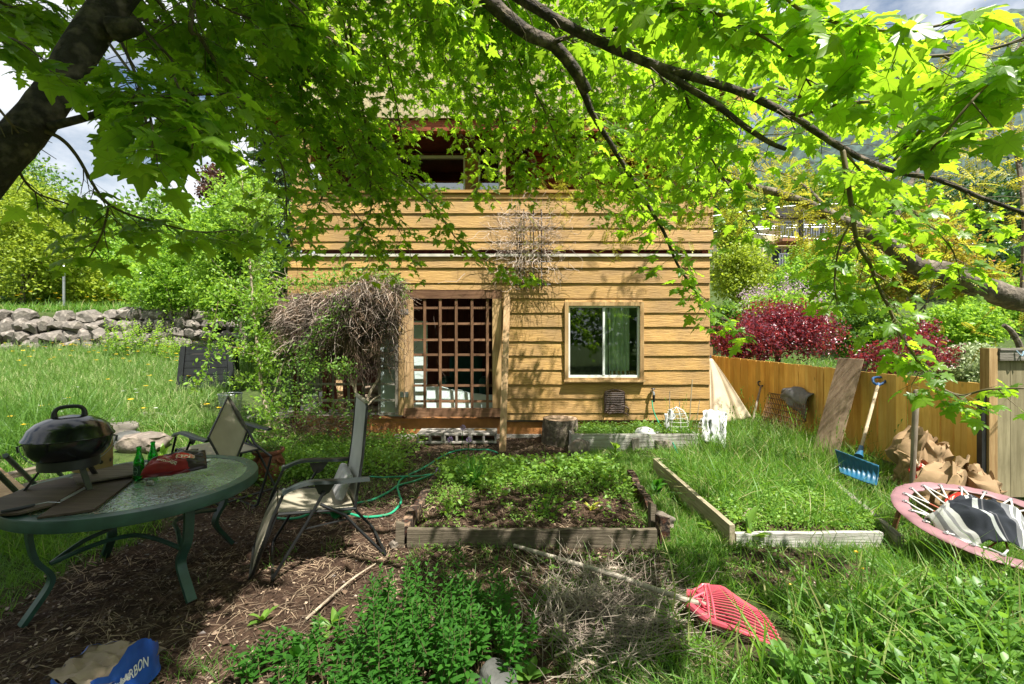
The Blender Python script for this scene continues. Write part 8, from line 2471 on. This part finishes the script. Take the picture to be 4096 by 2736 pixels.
br([(1820, 270, 2.15), (1850, 180, 1.9), (1900, 100, 1.75), (1980, 40, 1.6)], .007, .003, .075, (.05, .2), (.09, .13), .1)
br([(1930, 342, 2.2), (2020, 440, 2.3), (2110, 500, 2.4), (2180, 570, 2.5), (2200, 640, 2.5)], .007, .003, .07, (.08, .26), (.075, .12), .1)
br([(1500, 150, 2.05), (1560, 260, 2.5), (1590, 330, 2.9), (1600, 420, 3.2)], .008, .003, .07, (.08, .3), (.075, .12), .1)
leftbr([(250, 100, 1.9), (320, 200, 1.7), (350, 300, 1.5), (345, 350, 1.4)], .006, .09, (.04, .12), (.10, .14), .3)
leftbr([(400, 180, 1.8), (440, 280, 1.6), (440, 340, 1.5)], .005, .09, (.04, .12), (.10, .14), .3)
leftbr([(-80, -20, 1.9), (0, 20, 2.1), (60, 20, 2.3), (110, -20, 2.4)], .006, .08, (.05, .16), (.10, .14), .0)
leftbr([(430, -60, 2.1), (500, 10, 2.1), (600, 50, 2.15), (680, 60, 2.2), (760, 90, 2.3)], .007, .075, (.06, .2), (.09, .13), .0)
leftbr([(560, -80, 2.0), (660, 0, 2.1), (740, 70, 2.3), (800, 140, 2.5)], .007, .075, (.06, .22), (.08, .12), .0)
leftbr([(900, -90, 2.2), (1000, -10, 2.3), (1080, 50, 2.5), (1100, 110, 2.6)], .007, .08, (.06, .22), (.08, .12), .0)
leftbr([(150, 0, 2.6), (180, 60, 2.8), (150, 130, 3.0), (90, 160, 3.2)], .007, .085, (.06, .22), (.08, .12), .0)
# crown above and behind the camera (outside the frame): it shades the left foreground
hub = Vector((-.95, 1.9, 4.6))
for k in range(84):
 a = random.uniform(0, 2 * math.pi)
 ex = Vector((random.uniform(-4.4, .25), random.uniform(-1.6, 2.6), 0)); ex.z = random.uniform(3.9, 6.6) - .12 * (Vector((ex.x + .9, ex.y - 1.0)).length) ** 2 * .5
 # keep it above the frame
 lim = EYE + max(.05, ex.y) * .76 + .25
 ex.z = max(ex.z, lim, 3.3)
 s = trunk[random.choice((6, 7, 8))]
 mid_ = s.lerp(ex, .5) + Vector((0, 0, .35))
 MBr.append(([s, mid_, ex], .018, .004, .08, (.15, .55), (.08, .13), .2, .15))

TQ, TT_, TN, TS, ST = [], [], [], [], []
tw = MB(); bseg = 0
for bi, (pts, r0, r1, sp, tl, ls, start, hang) in enumerate(MBr):
 cp = crom(pts, 6)
 n_ = len(cp)
 mb = MB(); mb.tube([p - mo for p in cp], [r0, (r0 + r1) / 2, r1], 8 if r0 < .03 else 16)
 if r0 > .02:
  for i, v in enumerate(mb.v):
   q = Vector(v); mb.v[i] = tuple(q + noise.noise_vector(q * 22) * r0 * .10)
 mb.build('branch', M['bark'] if r0 > .012 else M['twig'], maple, angle=None)
 # arc length walk
 seg = [(cp[i + 1] - cp[i]).length for i in range(n_ - 1)]; tot = sum(seg)
 s = start * tot; side = 1
 while s < tot:
  acc = 0; i = 0
  while i < n_ - 2 and acc + seg[i] < s: acc += seg[i]; i += 1
  p = cp[i].lerp(cp[i + 1], min(1, (s - acc) / max(seg[i], 1e-6))); tg = (cp[i + 1] - cp[i]).normalized()
  for sd in (1, -1):
   if random.random() < .12: continue
   lat = tg.cross(Vector((0, 0, 1)))
   lat = lat.normalized() if lat.length > .1 else Vector((1, 0, 0))
   d = (tg * .65 + lat * sd * random.uniform(.4, 1.0) + Vector((random.gauss(0, .25), random.gauss(0, .25), random.gauss(-hang * .5, .30)))).normalized()
   L = random.uniform(*tl) * (1 - .35 * s / tot)
   k_ = max(2, int(L / .07))
   q = p.copy(); path = [q.copy()]
   for j in range(k_):
    d = (d + Vector((random.gauss(0, .12), random.gauss(0, .12), random.gauss(-hang * .35, .08)))).normalized()
    q = q + d * (L / k_); path.append(q.copy())
    l2 = d.cross(Vector((0, 0, 1))); l2 = l2.normalized() if l2.length > .1 else Vector((0, 1, 0))
    for s2 in ((1, -1) if j < k_ - 1 else (1, -1, 0)):
     if random.random() < .10: continue
     pd = (d * .5 + l2 * s2 + Vector((random.gauss(0, .3), random.gauss(0, .3), random.gauss(-.15, .25)))).normalized()
     pl = random.uniform(.03, .08); st = q; en = q + pd * pl
     ST.append((st, en))
     size = random.uniform(*ls) * (.8 if s2 == 0 else 1) * (1 - .25 * random.random() ** 2)
     tip = Vector((pd.x, pd.y, pd.z * .3 - random.uniform(.1, .9))).normalized()
     TQ.append(en); TT_.append(tip); TN.append((random.gauss(0, .48), random.gauss(0, .48) - .12, 1)); TS.append(size)
   tw.tube([v - mo for v in path], [.0026, .0013], 4, caps=False)
  s += sp * (1.25 if pts[-1].x > 1.0 else 1.0) * random.uniform(.75, 1.3)
tw.build('twigs', M['twig'], maple, angle=None)['kind'] = 'stuff'
TQ = np.array(TQ); TT_ = np.array(TT_); TN = np.array(TN, float); TS = np.array(TS)
# leave a little air in front of the lens and inside the wall
keep = (TQ[:, 1] < 7.0) & ((TQ[:, 1] > .95) | (TQ[:, 2] > 2.9)) & ~((TQ[:, 2] < 1.9) & (TQ[:, 1] < 1.4))
# thin places where the sky shows between the leaves
def seen(q):
 return 1173 + F_ * q[:, 0] / q[:, 1], 768 - F_ * (q[:, 2] - EYE) / q[:, 1]
tp_ = np.array([list(p) for p in crom(trunk, 6)])
dmin = np.full(len(TQ), 9.0)
for a_ in tp_[12:40]: dmin = np.minimum(dmin, np.linalg.norm(TQ - a_, axis=1))
keep &= (dmin > .26) | (TQ[:, 1] > 2.15)
with np.errstate(all='ignore'):
 qx, qy = seen(TQ)
lim_ = np.array([[*p] for m_ in (MBr[0], MBr[2], MBr[3]) for p in crom(m_[0], 8) if p.y > 1.0])
lx, ly = seen(lim_)
for a_, b_, c_ in zip(lx, ly, lim_[:, 1]):
 if -50 < a_ < 2400 and -50 < b_ < 1500:
  keep &= ~((np.hypot(qx - a_, qy - b_ + 14) < 34) & (TQ[:, 1] < c_ + .03) & (rng.random(len(TQ)) < .6))
TQ, TT_, TN, TS = TQ[keep], TT_[keep], TN[keep], TS[keep]
ST = [s for s, k in zip(ST, keep) if k]
Mx = frames(TT_, TN, TS)
with np.errstate(all='ignore'):
 sxp, syp = seen(TQ)
vis = (TQ[:, 1] > .5) & (sxp > 0) & (sxp < 2347) & (syp > 0) & (syp < 1568)
app = np.where(vis, TS / np.maximum(TQ[:, 1], .1), 0)
order = np.argsort(-app)
big = set(order[:300].tolist())
print('maple leaves', len(TQ), 'visible', int(vis.sum()))
which = rng.integers(0, 3, len(TQ))
lobe = np.zeros(len(MAP[0][0])); lobe[0] = 1
for i_, v_ in enumerate(MAP[0][0]):
 if (abs(abs(v_[0]) - .56) < .01) or (abs(abs(v_[0]) - .36) < .01 and v_[1] < .1) or (abs(v_[0]) < .001): lobe[i_] = 1
def add_lobe(me, k_):
 a = me.attributes.new('lobe', 'FLOAT', 'POINT'); a.data.foreach_set('value', np.tile(lobe, k_).astype(np.float32))
leafmesh = []
for k in range(3):
 for j in range(4):
  add_lobe(leafmesh[-1], 1) if leafmesh else None
  leafmesh.append(raw_mesh('leaf', MAP[k][0] * [rng.uniform(.9, 1.1), 1, 1], MAP[k][1], M['maple'], False, np.full(len(MAP[k][0]), rng.random())))
add_lobe(leafmesh[-1], 1)
for i in sorted(big):
 o = bpy.data.objects.new('leaf', leafmesh[which[i] * 4 + (i % 4)]); COL.objects.link(o); o.parent = maple
 A = Matrix([list(Mx[i][r]) + [TQ[i][r] - mo[r]] for r in range(3)] + [[0, 0, 0, 1]]); o.matrix_local = A
rest = np.array([i not in big for i in range(len(TQ))])
data = []
for k in range(3):
 q = rest & (which == k)
 data.append(stamp_data(MAP[k][0], MAP[k][1], Mx[q], TQ[q] - np.array(mo)))
o = link_mesh('foliage', join_raw('foliage', data, M['maple']), maple); o['kind'] = 'stuff'; add_lobe(o.data, int(rest.sum()))
S0_ = np.array([list(s[0]) for s in ST]); S1_ = np.array([list(s[1]) for s in ST]); L_ = np.linalg.norm(S1_ - S0_, axis=1)
PV = np.array([(1, 0, 0), (-.5, 0, .87), (-.5, 0, -.87), (.8, 1, 0), (-.4, 1, .7), (-.4, 1, -.7)], float)
PF = np.array([(0, 1, 4, 3), (1, 2, 5, 4), (2, 0, 3, 5)])
Mp = frames(S1_ - S0_, rng.normal(0, 1, (len(ST), 3)), L_, wid=np.full(len(ST), .0011), thick=np.full(len(ST), .0011))
d = stamp_data(PV, PF, Mp, S0_ - np.array(mo))
stalkm = plain('reddish leaf stalk', (.16, .17, .05), .6, var=.3)
o = link_mesh('leaf_stalks', raw_mesh('leaf_stalks', d[0], d[1], stalkm, True, d[2]), maple); o['kind'] = 'stuff'

# ================================================================ GOLDEN LOCUST (right)
loc_ = thing('locust_tree', 'golden leaved locust with a thick grey limb reaching in from the right', 'tree', (6.5, 4.7, 0))
lo = Vector(loc_.location)
bark_tube('trunk', [(6.5, 4.7, -.1), (6.35, 4.7, 1.0), (6.2, 4.65, 1.6), (6.3, 4.7, 3.0), (6.4, 4.9, 5.2)], [.17, .14, .13, .11, .06], 16, 6, .1, 'barkgrey', loc_)
bark_tube('limb', [(6.22, 4.65, 1.55), P(2480, 700, 4.6), P(2347, 690, 4.5), P(2240, 655, 4.45), P(2170, 625, 4.4), P(2100, 610, 4.4), P(2040, 565, 4.42), P(1970, 525, 4.5), P(1900, 490, 4.6)], [.14, .12, .115, .105, .10, .085, .075, .06, .05], 16, 6, .14, 'barkgrey', loc_)
bark_tube('limb', [P(1900, 490, 4.6), P(1850, 468, 4.7), P(1790, 445, 4.8), P(1740, 432, 4.9), P(1690, 415, 5.0), P(1640, 402, 5.05), P(1590, 385, 5.1), P(1550, 352, 5.15), P(1535, 345, 5.2)], [.05, .045, .042, .038, .035, .03, .022, .014], 12, 6, .14, 'barkgrey', loc_)
Q = []
def lb(pts, r0, n_, sd=.14, mat='barkgrey'):
 w_ = [P(*p) for p in pts]; m = MB(); m.tube([p - lo for p in w_], [r0, r0 * .3], 7, smooth_n=5); m.build('branch', M[mat], loc_)
 q = along(pts, n_, sd); Q.append(q)
lb([(1970, 525, 4.5), (1930, 500, 4.6), (1860, 500, 4.7), (1790, 500, 4.8), (1730, 480, 4.9), (1680, 460, 5.0)], .014, 120)
lb([(1900, 490, 4.6), (1860, 440, 4.8), (1800, 400, 5.0), (1740, 390, 5.2), (1690, 350, 5.4)], .016, 150, .22)
lb([(1640, 402, 5.05), (1600, 430, 5.1), (1570, 480, 5.2), (1540, 540, 5.3)], .008, 90, .16)
lb([(1590, 385, 5.1), (1560, 330, 5.3), (1500, 280, 5.5), (1450, 260, 5.6), (1380, 290, 5.7)], .010, 170, .22)
lb([(1550, 352, 5.15), (1500, 400, 5.3), (1450, 460, 5.5), (1420, 520, 5.6), (1400, 570, 5.7)], .007, 110, .16)
lb([(1535, 345, 5.2), (1450, 350, 5.5), (1350, 400, 5.7), (1270, 450, 5.9), (1310, 490, 5.9)], .008, 130, .16)
lb([(2040, 565, 4.42), (2060, 480, 4.8), (2110, 380, 5.2), (2180, 300, 5.5), (2240, 200, 5.8), (2300, 130, 6.0)], .03, 330, .35)
lb([(2180, 300, 5.5), (2260, 320, 5.6), (2347, 330, 5.7)], .014, 160, .3)
lb([(2347, 690, 4.6), (2350, 500, 5.0), (2330, 350, 5.4), (2300, 200, 5.8), (2347, 80, 6.0)], .04, 300, .4)
lb([(1900, 490, 4.6), (1880, 540, 4.6), (1890, 590, 4.6)], .01, 40, .1)
lb([(1690, 350, 5.4), (1700, 290, 5.6), (1660, 200, 5.8), (1640, 120, 6.0)], .012, 150, .25)
Q = np.concatenate(Q); n_ = len(Q)
tip = rng.normal(0, 1, (n_, 3)); tip[:, 2] -= .35; nm_ = rng.normal(0, .4, (n_, 3)); nm_[:, 2] += 1
Mq = frames(tip, nm_, rng.uniform(.14, .24, n_))
ap_ = 1 / Q[:, 1]
sel = np.argsort(-ap_)[:260]; mk = np.zeros(n_, bool); mk[sel] = True
lm_ = [raw_mesh('compound_leaf', PIN[0], PIN[1], M['gold'], False, np.full(len(PIN[0]), r_)) for r_ in (.1, .4, .7)]
for i in sel:
 o = bpy.data.objects.new('compound_leaf', lm_[i % 3]); COL.objects.link(o); o.parent = loc_
 o.matrix_local = Matrix([list(Mq[i][r]) + [Q[i][r] - lo[r]] for r in range(3)] + [[0, 0, 0, 1]])
d = stamp_data(PIN[0], PIN[1], Mq[~mk], Q[~mk] - np.array(lo))
o = link_mesh('foliage', raw_mesh('foliage', *d[:2], M['gold'], False, d[2]), loc_); o['kind'] = 'stuff'

# ================================================================ REST OF THE GARDEN BEHIND THE CAMERA
for i, (x, y, h, r, lab) in enumerate([(-6, -8, 8.5, 3.8, 'broad green tree behind the viewer on the left'), (0.5, -9.5, 9.5, 4.2, 'broad green tree behind the viewer in the middle'), (8, -8.5, 8.0, 3.8, 'broad green tree behind the viewer on the right'), (-12, -3, 6.0, 3.0, 'green tree left of the viewer'), (12, -10, 6.5, 3.4, 'green tree far behind the viewer on the right')]):
 tree('rear_tree', lab, 'tree', (x, y, 0), [((x, y, h * .55), (r, r, h * .48)), ((x + 1, y, h * .8), (r * .6, r * .6, h * .25)), ((x - 1, y + .5, 1.8), (r, r, 1.9))], 5000, .25, .45, 'tree3', trunk_r=.18, grp='trees behind the viewer')
# bushes that close the view under the left trees
for i, (x0, x1, y0, y1, Y) in enumerate([(-120, 120, 640, 712, 18.5), (90, 300, 610, 706, 19), (280, 470, 600, 706, 18.5), (-60, 200, 560, 700, 26), (180, 420, 560, 700, 25)]):
 T('terrace_bush', ['low dark bush under the round shrub', 'low bush between the two fence posts', 'low bush right of the right fence post', 'far hedge at the left edge behind the terrace', 'far hedge behind the fence posts'][i], 'bush', [(x0, x1, y0, y1)], Y, 5000, .12, .24, ['tree3', 'tree2', 'tree1', 'tree3', 'tree4'][i], grp='bushes on the terrace', limbs=3)
